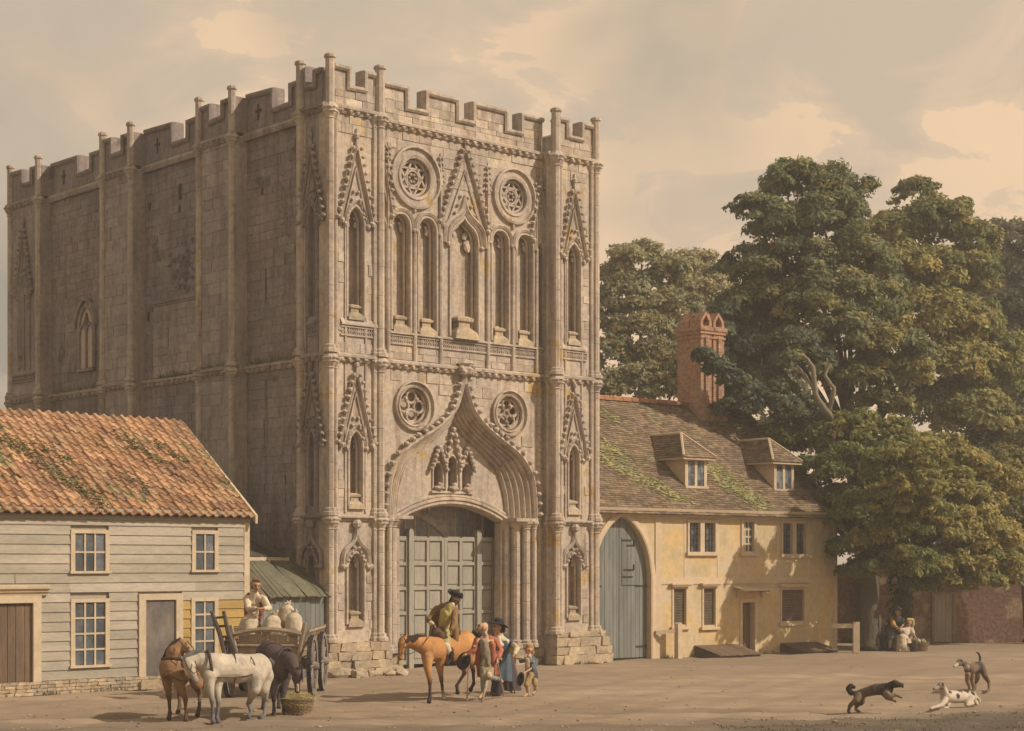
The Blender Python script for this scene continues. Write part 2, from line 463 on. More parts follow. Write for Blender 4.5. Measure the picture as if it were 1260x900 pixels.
# --- rounded bodies grown from tapering limbs, melted into ONE continuous surface
def blob(name, prims, m, parent=None, voxel=.02, smooth=4, base=(0, 0, 0), soft=.006, paint=(), fuzz=0.0, fold=0.0):
    """prims = (p0, r0, p1, r1, colour); points are in world metres, the mesh is stored relative to base"""
    B = Vector(base); mb = MB()
    for p0, r0, p1, r1, c in prims:
        a, b = Vector(p0) - B, Vector(p1) - B
        L_ = (b - a).length
        d = (b - a) / L_ if L_ > 1e-5 else Vector((0, 0, 1))
        pts = [a - d * r0 * .98, a - d * r0 * .8, a - d * r0 * .4, a, b, b + d * r1 * .4, b + d * r1 * .8, b + d * r1 * .98]
        rr = [r0 * .2, r0 * .6, r0 * .92, r0, r1, r1 * .92, r1 * .6, r1 * .2]
        if L_ < 1e-4:
            del pts[4]; del rr[4]
        mb.tube([tuple(p) for p in pts], rr, n=18)
    me = bpy.data.meshes.new(name)
    me.from_pydata(mb.v, [], mb.f)
    bm = bmesh.new(); bm.from_mesh(me); bmesh.ops.recalc_face_normals(bm, faces=bm.faces); bm.to_mesh(me); bm.free()
    o = link(name, me, parent)
    rm = o.modifiers.new('r', 'REMESH'); rm.mode = 'VOXEL'; rm.voxel_size = voxel
    sm = o.modifiers.new('s', 'SMOOTH'); sm.factor = .5; sm.iterations = smooth
    bpy.context.view_layer.update()
    dg = bpy.context.evaluated_depsgraph_get()
    out = bpy.data.meshes.new_from_object(o.evaluated_get(dg))
    o.modifiers.clear(); o.data = out
    n = len(out.vertices)
    co = np.empty(n * 3, dtype=np.float32); out.vertices.foreach_get('co', co); co = co.reshape(-1, 3)
    if fuzz or fold:                           # tufts of hair, or the folds of hanging cloth
        nr_ = np.empty(n * 3, dtype=np.float32); out.vertices.foreach_get('normal', nr_); nr_ = nr_.reshape(-1, 3)
        x_, y_, z_ = co[:, 0], co[:, 1], co[:, 2]
        a_ = fuzz * (np.sin(x_ * 95 + 3 * np.sin(z_ * 60)) * np.sin(z_ * 120 + y_ * 80) + .6 * np.sin(x_ * 210 - z_ * 170))
        a_ = a_ + fold * (np.sin(x_ * 42 + y_ * 30 + 2.2 * np.sin(z_ * 9 + x_ * 5)) + .7 * np.sin(x_ * 24 - y_ * 55 + 1.5 * np.sin(z_ * 13)) + .5 * np.sin(z_ * 38 + 2 * np.sin(x_ * 18)))
        co = co + nr_ * a_[:, None]
        out.vertices.foreach_set('co', co.astype(np.float32).ravel())
    ds = []; cs = []
    for p0, r0, p1, r1, c in prims:
        a = np.array(Vector(p0) - B); b = np.array(Vector(p1) - B); ab = b - a; L2 = max(float(ab @ ab), 1e-9)
        t = np.clip(((co - a) @ ab) / L2, 0, 1)
        d = np.linalg.norm(co - a - t[:, None] * ab, axis=1) - (r0 + (r1 - r0) * t)
        ds.append(d - (.004 if max(r0, r1) < .022 else 0)); cs.append((c, max(r0, r1)))
    D = np.stack(ds, 1); kmin = D.argmin(1); w = np.exp(-(D - D.min(1)[:, None]) / soft)
    CC = np.array([c for c, _ in cs]); small = np.array([r < .022 for _, r in cs])
    w[:, small] *= .0
    w += 1e-9
    colr = (w @ CC) / w.sum(1)[:, None]
    hard = small[kmin]; colr[hard] = CC[kmin[hard]]
    for p, r, c in paint:                      # markings of the coat or cloth: they colour the surface only
        dd = np.linalg.norm(co - np.array(V3p(p, B)), axis=1) / r
        k = np.clip((1.0 - dd) / .35 + .3 * np.sin(co[:, 0] * 90 + co[:, 2] * 70), 0, 1)[:, None] * (dd < 1.15)[:, None]
        colr = colr * (1 - k) + np.array(c) * k
    ca = out.color_attributes.new('tint', 'FLOAT_COLOR', 'POINT')
    buf = np.ones((n, 4), dtype=np.float32); buf[:, :3] = colr
    ca.data.foreach_set('color', buf.ravel())
    out.materials.clear(); out.materials.append(m)
    out.polygons.foreach_set('use_smooth', [True] * len(out.polygons))
    return o

# ------------------------------------------------------------------ the great abbey gatehouse
ABBEY = (-5.17, 49.0, 0)
gate = thing('abbey_gatehouse', 'tall crumbling Gothic stone gatehouse with battlements, roundels and arched portal', 'gatehouse', ABBEY, TH)
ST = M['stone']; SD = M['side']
CU = 5.40                       # middle of the portal
blocks = []                     # every ashlar block: (face, u0, u1, w, z0, z1, proud)

def part(name, mb, m=ST, parent=gate, **k): return mb.build(name, m, parent, **k)

def ashlar(face, u0, u1, z0, z1, w, excl=(), circ=(), hmin=.23, hmax=.32, lmin=.34, lmax=.72, miss=.0):
    z = z0
    while z < z1 - .08:
        h = min(RND.uniform(hmin, hmax), z1 - z)
        if z1 - z - h < .12: h = z1 - z
        u = u0 - RND.uniform(0, .35)
        while u < u1 - .02:
            L_ = RND.uniform(lmin, lmax)
            a, b = max(u, u0), min(u + L_, u1)
            u += L_
            if b - a < .08 or RND.random() < miss: continue
            if any(a < e[1] and b > e[0] and z < e[3] and z + h > e[2] for e in excl): continue
            cu, cz = (a + b) / 2, z + h / 2
            if any((max(abs(cu - c[0]) - (b - a) / 2, 0)) ** 2 + (max(abs(cz - c[1]) - h / 2, 0)) ** 2 < c[2] ** 2 for c in circ): continue
            blocks.append((face, a + .007, b - .007, w, z + .007, z + h - .007, RND.choice((.008, .012, .018, .018, .026))))
        z += h

def niche_trim(mb, u, hw, z0, zs, rise, kind, w, d=.34, hood=.12):
    """roll mouldings round an arched recess, a second order inside it and cusps in its head"""
    p = arched_hole(u, hw, z0, zs, rise, kind)
    mb.sweep(p, roll(.05, w + .01, .055))
    if hood:
        a = arch(u, hw, zs, rise, kind)
        mb.sweep(a, [(.10, w), (.10, w + .07), (.10 + hood * .6, w + .11), (.10 + hood, w + .05), (.10 + hood, w)])
        for s in (0, -1):
            mb.lump(a[s][0] + (-.14 if s == 0 else .14), w + .06, a[s][1] - .03, .09)
    q = arched_hole(u, hw - .07, z0, zs, rise * .92, kind)
    mb.sweep(q, roll(0, w - d * .45, .04))
    # trefoil cusps
    for sx in (-1, 1):
        mb.lump(u + sx * hw * .62, w - d * .6, zs + rise * .05, hw * .36, (1, .4, 1.1))
        mb.lump(u + sx * hw * .40, w - d * .6, zs + rise * .42, hw * .22, (1, .4, 1.1))

def statue_base(name, T, u, w, z, r):
    b = MB(T)
    b.loft([[(u + sx * r * k, w + sy * r * .7 * k + .02, z + dz) for sx, sy in ((-1, -1), (1, -1), (1, 1), (-1, 1))] for k, dz in
            ((1.35, -.02), (1.15, r * .55), (.62, r * 1.0), (.60, r * 1.45), (.85, r * 1.5), (.9, r * 1.75), (.5, r * 1.95))], closed=True)
    b.lump(u - r * .1, w, z + r * 1.7, r * .75, (1, .8, .55))
    b.lump(u + r * .5, w, z + r * .5, r * .7, (1, .8, .7))
    part(name, b, M['rubble'])

def gable(T, u, hw, zb, za, w, inner=None, step=.21, thick=.10, fin=.45, dark=1.0):
    g = MB(T)
    path = [(u - hw, zb), (u, za), (u + hw, zb)]
    g.sweep(path, [(0, w), (0, w + .07), (thick * .4, w + .12), (thick, w + .07), (thick, w)])
    g.sweep([(u - hw * .72, zb + .03), (u, za - (za - zb) * .28), (u + hw * .72, zb + .03)], [(0, w), (0, w + .045), (.05, w + .06), (.05, w)])
    for s in (-1, 1):
        L_ = math.hypot(hw, za - zb); k = int(L_ / step)
        nx, nz = s * (za - zb) / L_, hw / L_
        for i in range(k + 1):
            t = i / k
            g.lump(u + s * hw * (1 - t) + nx * (thick + .045), w + .10, zb + (za - zb) * t + nz * (thick + .045), .085 if s < 0 else .075, (1, 1, .8))
        g.lump(u + s * (hw + .02), w + .1, zb - .05, .11, (1, 1, .9))
    if inner:
        for s in (-1, 1):
            for i in range(5):
                t = i / 5
                g.lump(u + s * inner[0] * (1 - t * .95), w + .05, inner[1] + (inner[2] - inner[1]) * (t ** 1.3), .065, (1, .8, .9))
    z = za
    g.lathe(u, w + .06, [(za - .02, .06), (za + fin * .5, .035), (za + fin * .55, .075), (za + fin * .7, .09), (za + fin * .8, .04), (za + fin, .03)], 6)
    return g

def pinnacle_strip(T, u, w, z0, z1, r=.06):
    g = MB(T)
    g.lathe(u, w + .03, [(z0, r), (z1 - 1.0, r), (z1 - .98, r * 1.5), (z1 - .9, r * 1.3), (z1, r * .2)], 6)
    z = z1 - .85
    while z < z1 - .05:
        for s in (-1, 1): g.lump(u + s * (.05 + .06 * (z1 - z)), w + .06, z, .055)
        z += .17
    return g

def string_course(T, u0, u1, w, z, flowers=True, big=True):
    s = MB(T); h = .11 if big else .07
    prof = [(w - .02, z - h), (w + .05, z - h), (w + .08, z - h * .4), (w + .06, z - .01), (w + .15, z + .02), (w + .16, z + h * .8), (w + .05, z + h * 1.3), (w - .02, z + h * 1.3)]
    s.loft([[(u0, a, b) for a, b in prof], [(u1, a, b) for a, b in prof]], closed=True)
    s.add([(u0, a, b) for a, b in prof], [tuple(range(len(prof)))]); s.add([(u1, a, b) for a, b in prof], [tuple(range(len(prof)))])
    if flowers:
        u = u0 + .2
        while u < u1 - .1:
            s.lump(u, w + .085, z - .035, .10, (1.1, .8, .75), RND.uniform(.75, 1.1))
            u += RND.uniform(.26, .34)
    return s

def quatrefoil_band(T, u0, u1, w, z0, z1):
    b = MB(T)
    for z in (z0, z1): b.box(u0, u1, w, w + .05, z - .025, z + .025)
    n = max(2, int((u1 - u0) / .15)); d = (u1 - u0) / n; zc = (z0 + z1) / 2
    for i in range(n):
        c = u0 + d * (i + .5)
        for a, e in ((.035, 0), (-.035, 0), (0, .04), (0, -.04)): b.lump(c + a, w + .012, zc + e, .035, (1, .8, 1))
        b.box(c + d / 2 - .012, c + d / 2 + .012, w, w + .03, z0 + .03, z1 - .03)
    return b

# ---- cores and plain walls
c = MB()
c.box(.45, 10.3, 1.35, 18.7, 5.6, 8.95); c.box(.45, 10.3, .97, 18.7, 8.955, 15.78)
c.box(.45, 2.3, 1.36, 18.7, 0, 5.6); c.box(8.5, 10.3, 1.36, 18.7, 0, 5.6)
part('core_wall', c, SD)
c = MB(); c.box(2.31, 8.49, 2.0, 2.3, 0, 5.6); c.box(2.3, 2.36, 1.36, 2.0, 0, 5.59); c.box(8.44, 8.5, 1.36, 2.0, 0, 5.59)
for y in (2.6, 4.4, 6.2, 8.0):
    c.sweep(arch(5.4, 2.95, 3.6, 1.9, 'pointed'), [(0, -y), (.16, -y - .1), (0, -y - .2), (-.16, -y - .1)])
c2 = MB(FRONT)
c2.sweep(arch(4.6, 2.2, 2.6, 2.2, 'pointed'), [(0, -1.9), (.12, -1.95), (0, -2.0), (-.12, -1.95)])
for k in range(11): c2.lathe(2.7 + k * .54 + RND.uniform(-.1, .1), -1.99, [(0, .045), (5.5, .045)], 6)
c.v = c.v[:24]; c.f = c.f[:18]; c.c = c.c[:18]
part('passage_wall', c, M['dark']); part('passage_vault_rib', c2, M['stone'])
c = MB(); c.box(.3, 10.4, 1.0, 19.0, 15.80, 15.95); part('tower_roof', c, SD)

# ---- front: middle bay, lower storey with the portal opening cut out of it
W0 = -.45
out_path = arch(CU, 2.87, 4.45, 4.15, 'ogee', 4)
lower = [(1.98, 0), (1.98, 8.95), (8.72, 8.95), (8.72, 0), (CU + 2.87, 0)] + list(reversed(out_path)) + [(CU - 2.87, 0)]
p = MB(FRONT); p.plate(lower, [circle(3.49, 7.79, .55), circle(7.27, 7.79, .53)], W0, W0 - .5)
part('front_wall', p)
# upper storey
N_U = [3.0, 4.0, 6.90, 7.93]
up_holes = [arched_hole(u, .31, 9.98, 12.98, .38, 'round') for u in N_U]
up_holes += [arched_hole(5.44, .52, 9.98, 12.75, .78, 'keel'), arched_hole(8.58, .11, 9.98, 12.9, .3, 'pointed')]
up_holes += [arched_hole(2.28, .12, 9.98, 12.9, .3, 'pointed')]
p = MB(FRONT); p.plate([(1.98, 8.952), (8.72, 8.952), (8.72, 15.9), (1.98, 15.9)], up_holes + [circle(3.55, 14.52, .56), circle(7.47, 14.52, .53)], W0, W0 - .5)
part('front_wall', p)

# shallow stone backs of the arcade niches
for u in N_U + [5.44, 8.58, 2.28]:
    hw = .56 if u == 5.44 else .34 if u in N_U else .15
    m_ = MB(FRONT); m_.box(u - hw, u + hw, W0 - .5, W0 - .30, 9.9, 13.75); part('niche_back', m_)
# arcade
for u in N_U:
    m_ = MB(FRONT); niche_trim(m_, u, .31, 9.98, 12.98, .38, 'round', W0)
    m_.sweep(arch(u, .46, 12.98, .55, 'round'), roll(.0, W0 + .03, .05))
    part('arcade_niche_moulding', m_, smooth=False)
    statue_base('statue_pedestal', FRONT, u + .02, W0 - .18, 9.92, .26)
m_ = MB(FRONT); niche_trim(m_, 5.44, .52, 9.98, 12.75, .78, 'keel', W0, hood=.1)
m_.sweep(arch(5.44, .80, 12.75, 1.35, 'ogee', 4), [(-.08, W0), (-.06, W0 + .08), (.0, W0 + .13), (.07, W0 + .08), (.08, W0)])
part('central_niche_moulding', m_)
statue_base('statue_pedestal', FRONT, 5.44, W0 - .15, 9.92, .36)
part('crocketed_gable', gable(FRONT, 5.44, .88, 13.3, 15.55, W0, inner=(.6, 13.35, 14.5), fin=.5))
for u in (8.58, 2.28):
    part('crocketed_gable', gable(FRONT, u, .32, 13.3, 14.9, W0, fin=.4))
    m_ = MB(FRONT); niche_trim(m_, u, .12, 9.98, 12.9, .3, 'pointed', W0, hood=0); part('arcade_niche_moulding', m_)
for u, zt in ((2.50, 15.4), (3.50, 13.6), (4.50, 15.4), (6.38, 15.4), (7.42, 13.6), (8.42, 15.2)):
    s = MB(FRONT); s.shaft(u, W0 + .03, 9.06, 13.0 if zt > 14 else 12.98, .075, cap=False, base=False, joint=.8)
    if zt > 14:
        s2 = pinnacle_strip(FRONT, u, W0, 12.9, zt); s.v += s2.v; s.f += [[i + len(s.v) - len(s2.v) for i in f] for f in s2.f]; s.c += s2.c
    part('arcade_shaft', s)
for a, b in ((2.6, 3.42), (3.58, 4.42), (4.58, 6.30), (6.46, 7.34), (7.50, 8.34), (8.48, 8.70)):
    part('quatrefoil_band', quatrefoil_band(FRONT, a, b, W0, 9.58, 9.82))
    s = MB(FRONT); s.loft([[(a - .06, W0 + .10, 9.86), (b + .06, W0 + .10, 9.86)], [(a - .06, W0 + .10, 9.90), (b + .06, W0 + .10, 9.90)], [(a - .06, W0 - .2, 10.04), (b + .06, W0 - .2, 10.04)]])
    part('sloping_sill', s)

def roundel(T, u, z, R, r, w, star):
    k = MB(T)
    k.sweep(circle(u, z, r + .02), [(0, w), (.0, w + .05), ((R - r) * .25, w + .07), ((R - r) * .32, w + .03), ((R - r) * .72, w + .03), ((R - r) * .8, w + .12), ((R - r) * .98, w + .10), (R - r, w)], closed=True)
    k.sweep(circle(u, z, r - .03), roll(0, w - .10, .045), closed=True)
    ring = part('roundel', k)
    t = MB(T)
    if star:
        for o in (0, math.pi):
            tri = [(u + (r + .02) * math.sin(o + i * 2.0944), z + (r + .02) * math.cos(o + i * 2.0944)) for i in range(3)]
            t.sweep(tri, [(-.03, w - .16), (-.03, w - .10), (.03, w - .10), (.03, w - .16)], closed=True)
        t.sweep(circle(u, z, r * .42, 14), roll(0, w - .13, .035), closed=True)
        for i in range(6): t.lump(u + r * .22 * math.cos(i * 1.047), w - .14, z + r * .22 * math.sin(i * 1.047), .055)
    else:
        n = 5 if star is None else 4
        for i in range(n):
            a = math.pi / 2 + i * 2 * math.pi / n
            cu, cz = u + r * .52 * math.cos(a), z + r * .52 * math.sin(a)
            t.sweep(circle(cu, cz, r * .34, 12), roll(0, w - .13, .045), closed=True)
            b_ = a + math.pi / n
            t.lump(u + r * .55 * math.cos(b_), w - .12, z + r * .55 * math.sin(b_), .09)
    t.build('roundel_tracery', ST, ring)
    d = MB(T); d.prism(circle(u, z, r + .2, 20), w - .32, w - .44); part('roundel_back', d, ST)
roundel(FRONT, 3.55, 14.52, .92, .54, W0, True)
roundel(FRONT, 7.47, 14.52, .86, .51, W0, True)
roundel(FRONT, 3.49, 7.79, .72, .53, W0, False)
roundel(FRONT, 7.27, 7.79, .70, .51, W0, None)
for u in (3.5, 7.42):
    s = MB(FRONT); s.lathe(u, W0 + .03, [(13.5, .06), (13.66, .06)], 6); part('roundel_stalk', s)

# portal orders: a deep splay of rolls and hollows
rows = []
K = 54
for i in range(K + 1):
    t = i / K
    hw = 2.87 - .70 * t; rise = 4.15 - 1.15 * t
    w = W0 - .50 * t + .11 * (abs(math.sin(t * math.pi * 5)) - .45) * (1 if i not in (0, K) else 0)
    ao = arch(CU, hw, 4.45, rise, 'ogee', 4); ak = arch(CU, hw, 4.45, rise, 'keel', 4)
    path = [(CU - hw, .35)] + [(x0 * (1 - t) + x1 * t, y0 * (1 - t) + y1 * t) for (x0, y0), (x1, y1) in zip(ao, ak)] + [(CU + hw, .35)]
    rows.append([(a, w, b) for a, b in path])
p = MB(FRONT); p.loft(rows); part('portal_arch_orders', p, smooth=False)
p = MB(FRONT)
hood = arch(CU, 2.93, 4.45, 4.28, 'ogee', 6)
p.sweep(hood, [(-.06, W0 - .02), (-.05, W0 + .10), (.02, W0 + .17), (.10, W0 + .11), (.11, W0 - .02)])
acc = 0
for i in range(1, len(hood)):
    a, b = Vector(hood[i - 1]), Vector(hood[i]); acc += (b - a).length
    if acc > .25:
        acc = 0; d = (b - a).normalized(); nrm = Vector((-d.y, d.x)); q = b + nrm * .16
        p.lump(q.x, W0 + .14, q.y, .105, (1, 1, .85))
p.lathe(CU, W0 + .10, [(8.55, .07), (8.8, .10), (8.86, .24), (9.0, .30), (9.1, .22), (9.16, .28), (9.26, .16), (9.32, .05)], 8, j=.12)
for k in range(8): p.lump(CU + .24 * math.cos(k * .785), W0 + .15 + .12 * abs(math.sin(k)), 9.0 + .12 * math.sin(k * .785), .12)
part('ogee_hood_mould', p)
# tympanum with a triple niche, above a flat segmental arch
seg = arch(CU, 2.12, 4.40, .52, 'segment', 3)
inner = arch(CU, 2.30, 4.45, 3.15, 'keel', 4)
tn = [arched_hole(CU + dx, .17 if dx else .2, 5.42 + (.03 if dx else 0), 5.98 + (.22 if not dx else 0), .22, 'pointed') for dx in (-.56, 0, .56)]
p = MB(FRONT); p.plate([(CU - 2.3, 4.42)] + inner[1:-1] + [(CU + 2.3, 4.42)] + list(reversed(seg)), tn, -.975, -1.30)
part('tympanum', p)
p = MB(FRONT)
for r0, dw in ((.05, .08), (.16, .12), (.27, .07)):
    p.sweep(arch(CU, 2.12, 4.42, .54, 'segment', 4), roll(r0, -.975 + dw - .05, .06))
part('segmental_arch_moulding', p)
p = MB(FRONT)
for dx in (-.56, 0, .56):
    h = 5.98 + (.22 if not dx else 0)
    p.sweep(arched_hole(CU + dx, .17, 5.42, h, .22, 'pointed'), roll(.03, -.96, .04))
    za = h + (.95 if not dx else .6)
    p.sweep([(CU + dx - .25, h), (CU + dx, za), (CU + dx + .25, h)], [(0, -.975), (0, -.89), (.06, -.87), (.06, -.975)])
    for s in (-1, 1):
        for i in range(5):
            t = i / 4.5
            p.lump(CU + dx + s * (.30 - .25 * t), -.86, h + (za - h) * t + .02, .085)
    p.lump(CU + dx, -.88, za + .08, .10)
    p.lump(CU + dx, -.9, 5.42, .17, (1.1, .9, .6)); p.lump(CU + dx + .05, -.88, 5.52, .1)
for dx in (-.28, .28): p.lathe(CU + dx, -.92, [(5.36, .05), (6.5, .05), (6.75, .01)], 6)
p.box(CU - .85, CU + .85, -.975, -.87, 5.28, 5.35)
part('triple_niche', p)
# jamb columns
for s in (-1, 1):
    for hw, w, r in ((2.20, -.93, .10), (2.42, -.72, .15), (2.66, -.52, .13), (2.88, -.38, .08)):
        q = MB(FRONT); q.shaft(CU + s * hw, w, .55, 4.46, r, joint=.6, n=9); part('jamb_column', q, smooth=False)
    q = MB(FRONT); q.box(CU + s * 2.5 - .45, CU + s * 2.5 + .45, -1.2, -.28, 4.46, 4.56); part('capital_moulding', q)
    q = MB(FRONT); q.box(CU + s * 2.12 - .09, CU + s * 2.12 + .09, -1.30, -.99, .0, 4.41); part('door_jamb', q)
    q = MB(FRONT)
    for z in np.arange(4.9, 8.9, .26): q.lump(CU + s * 3.12, W0 + .05, z, .07)
    q.lathe(CU + s * 3.12, W0 + .02, [(.9, .06), (8.85, .06)], 6)
    for z in (4.5, 6.2): q.lathe(CU + s * 3.12, W0 + .02, [(z, .06), (z + .05, .11), (z + .12, .06)], 6)
    part('crocketed_strip', q)

# ---- corner turrets, front faces
def turret_front(u0, u1, uc, T=FRONT, w=0.0, side=False, full=True, hw=.26):
    m_ = ST if not side else SD
    holes = [arched_hole(uc, hw, 10.12, 12.75, .48, 'pointed'), arched_hole(uc, hw * .8, 4.78, 6.45, .42, 'pointed'), arched_hole(uc, hw, 1.45, 3.10, .34, 'pointed')]
    p = MB(T); p.plate([(u0, 0), (u1, 0), (u1, 15.9), (u0, 15.9)], holes, w, w - .36)
    o = part('turret_face', p, m_)
    for (h, z0, zs, rise) in ((hw, 10.12, 12.75, .48), (hw * .8, 4.78, 6.45, .42), (hw, 1.45, 3.10, .34)):
        m2 = MB(T); niche_trim(m2, uc, h, z0, zs, rise, 'pointed', w, d=.3, hood=.07); part('niche_moulding', m2, m_)
        m2 = MB(T); m2.prism(arched_hole(uc, h + .03, z0 - .04, zs, rise + .03, 'pointed'), w - .33, w - .355); part('niche_back', m2, m_)
        if not side: statue_base('statue_pedestal', T, uc, w - .14, z0 - .06, .22)
    part('crocketed_gable', gable(T, uc, .52, 12.85, 14.85, w, inner=(.33, 12.95, 13.9), fin=.6), m_)
    part('crocketed_gable', gable(T, uc, .52, 6.55, 8.45, w, inner=(.30, 6.6, 7.5), fin=.5), m_)
    g = MB(T)
    og = arch(uc, .46, 3.15, .85, 'ogee', 4)
    g.sweep(og, [(-.05, w), (-.04, w + .08), (.03, w + .12), (.07, w + .06), (.07, w)])
    for s in (-1, 1):
        for i in range(5): g.lump(uc + s * (.36 - .07 * i), w + .06, 3.12 + .12 * i, .065)
        g.lump(uc + s * .48, w + .07, 3.08, .10)
    g.lathe(uc, w + .08, [(3.95, .05), (4.15, .06), (4.2, .14), (4.3, .16), (4.4, .08)], 6)
    part('ogee_hood', g, m_)
    part('quatrefoil_band', quatrefoil_band(T, u0 + .1, u1 - .12, w, 9.60, 9.84), m_)
    s = MB(T); s.loft([[(u0 + .1, w + .09, 9.88), (u1 - .12, w + .09, 9.88)], [(u0 + .1, w + .09, 9.93), (u1 - .12, w + .09, 9.93)], [(u0 + .1, w, 10.08), (u1 - .12, w, 10.08)]]); part('sloping_sill', s, m_)
    s = MB(T); s.box(uc - hw - .13, uc - hw - .07, w, w + .04, 4.6, 12.8); s.box(uc + hw + .07, uc + hw + .13, w, w + .04, 4.6, 12.8); part('panel_rib', s, m_)

TZ = (.95, 17.45)
def turret_shaft(T, u, w, r, zt=17.45, m_=ST, zb=.95):
    q = MB(T)
    for a, b in ((zb, 4.36), (4.50, 8.86), (9.06, 15.84)):
        q.shaft(u, w, a, b, r, cap=True, base=True, joint=.9, n=8)
    for z in (4.36, 8.86, 15.84):
        q.lathe(u, w, [(z, r * 1.9), (z + .05, r * 2.2), (z + .12, r * 1.7), (z + .2, r * 1.2)], 8)
        for k in range(6): q.lump(u + r * 1.7 * math.cos(k * 1.05), w + r * 1.7 * math.sin(k * 1.05), z + .04, .06)
    if zt > 16.2:
        q.lathe(u, w, [(16.0, r * 1.1), (zt - .16, r * 1.1), (zt - .12, r * 1.45), (zt - .05, r * 1.4), (zt, r * .7)], 8)
    part('corner_shaft', q, m_)

b = MB(); b.box(0, .36, 0, .36, 0, 15.9); b.box(.361, 1.979, .361, .99, 0, 15.89); b.box(.361, 1.979, .99, 1.33, 0, 15.89); b.box(.0, .361, 1.0, 1.33, 0, 15.88)
b.box(10.32, 10.68, 0, 1.5, 0, 15.9); b.box(8.72, 10.319, .361, 1.34, 0, 15.89); b.box(10.3, 10.68, 1.5, 18.9, 0, 15.88)
part('turret_wall', b)
turret_front(.36, 1.98, 1.0); turret_front(8.72, 10.32, 9.62)
turret_front(.36, 1.0, .68, T=SIDE, side=True, hw=.17)
for u, w, r in ((.10, .02, .12), (.30, .02, .06), (1.66, .02, .07), (1.86, .03, .13)): turret_shaft(FRONT, u, w, r, 17.42 if r > .1 else 16.0)
for u, w, r in ((8.84, .02, .13), (9.04, .02, .07), (10.40, .02, .07), (10.60, .02, .12)): turret_shaft(FRONT, u, w, r, 17.42 if r > .1 else 16.0)
# shafts on the flank of the right turret, which faces the middle bay
FL = lambda u, w, z: (8.72 - w, u, z)
turret_shaft(FL, .22, .0, .06, 16.0)
# low sill-string (third tier) and the two richer strings
for u0, u1, w in ((-.02, 2.0, 0), (8.70, 10.70, 0)):
    part('string_course', string_course(FRONT, u0, u1, w, 4.43, flowers=False, big=False))
    part('string_course', string_course(FRONT, u0, u1, w, 8.95)); part('cornice', string_course(FRONT, u0, u1, w, 15.92))
part('string_course', string_course(FRONT, 1.98, 8.72, W0, 8.96)); part('cornice', string_course(FRONT, 1.98, 8.72, W0, 15.93))
for z in (8.95, 15.92): part('string_return', string_course(FL, 0.02, .45, 0, z, flowers=False))

# ---- parapets with a moulded coping that follows every merlon and embrasure
def parapet(T, segs, w, m_, thick=.38, z0=16.05, ragged=0.0, name='parapet'):
    u0 = segs[0][0]; pts = []
    for a, b, z in segs:
        pts += [(a, z + RND.uniform(-ragged, ragged)), (b, z + RND.uniform(-ragged, ragged))]
    p = MB(T); p.prism([(u0, z0)] + pts + [(segs[-1][1], z0)], w - .02, w - thick)
    par = part(name, p, m_)
    q = MB(T); q.sweep(pts, [(-.01, w + .0), (-.07, w + .035), (-.01, w + .085), (.065, w + .075), (.085, w - .05), (.085, w - thick + .02), (.0, w - thick - .05), (-.01, w - thick - .01)])
    q.build('coping', m_, par)
    return par
parapet(FRONT, [(.24, .76, 17.08), (.76, 1.36, 16.58), (1.36, 1.70, 17.08)], 0, ST, ragged=.02)
parapet(FRONT, [(1.99, 3.22, 17.08), (3.22, 3.98, 16.50), (3.98, 5.18, 17.08), (5.18, 5.84, 16.50), (5.84, 7.15, 17.08), (7.15, 7.82, 16.50), (7.82, 8.72, 17.08)], W0, ST, ragged=.01)
parapet(FRONT, [(9.0, 9.36, 17.1), (9.36, 10.02, 16.60), (10.02, 10.46, 17.08)], 0, ST, ragged=.02)
parapet(SIDE, [(.24, .52, 16.98), (.52, .98, 16.6), (.98, 1.16, 17.1)], 0, SD, ragged=.03)
BAYS = [(1.33, 4.6), (6.65, 10.5), (12.55, 16.8)]
BUTS = [(4.6, 6.65), (10.5, 12.55), (16.8, 19.15)]
for (a, b), k in zip(BAYS, (1.0, 1.25, 1.45)):
    e0, e1 = a + k, a + k + .95
    par = parapet(SIDE, [(a, e0, 17.03), (e0, e1, 16.48), (e1, b, 17.12)], -.45, SD, ragged=.045)
    cx = (e1 + b) / 2 + .1
    q = MB(SIDE); q.box(cx - .035, cx + .035, -.46, -.445, 16.35, 16.85); q.box(cx - .14, cx + .14, -.46, -.446, 16.60, 16.68)
    q.build('cross_loop', M['void'], par)
for a, b in BUTS:
    parapet(SIDE, [(a + .02, a + .62, 17.05), (a + .62, a + 1.35, 16.58), (a + 1.35, b - .02, 17.08)], 0, SD, thick=.52, ragged=.045)
# the far parapets, seen through the embrasures
EAST = lambda u, w, z: (10.68 + w, u, z)
parapet(EAST, [(1 + i * 1.5, 1 + (i + 1) * 1.5, 17.05 if i % 2 == 0 else 16.5) for i in range(12)], 0, ST)
parapet(lambda u, w, z: (u, 19.1 + w, z), [(.3 + i * 1.3, .3 + (i + 1) * 1.3, 17.05 if i % 2 == 0 else 16.5) for i in range(8)], 0, ST)

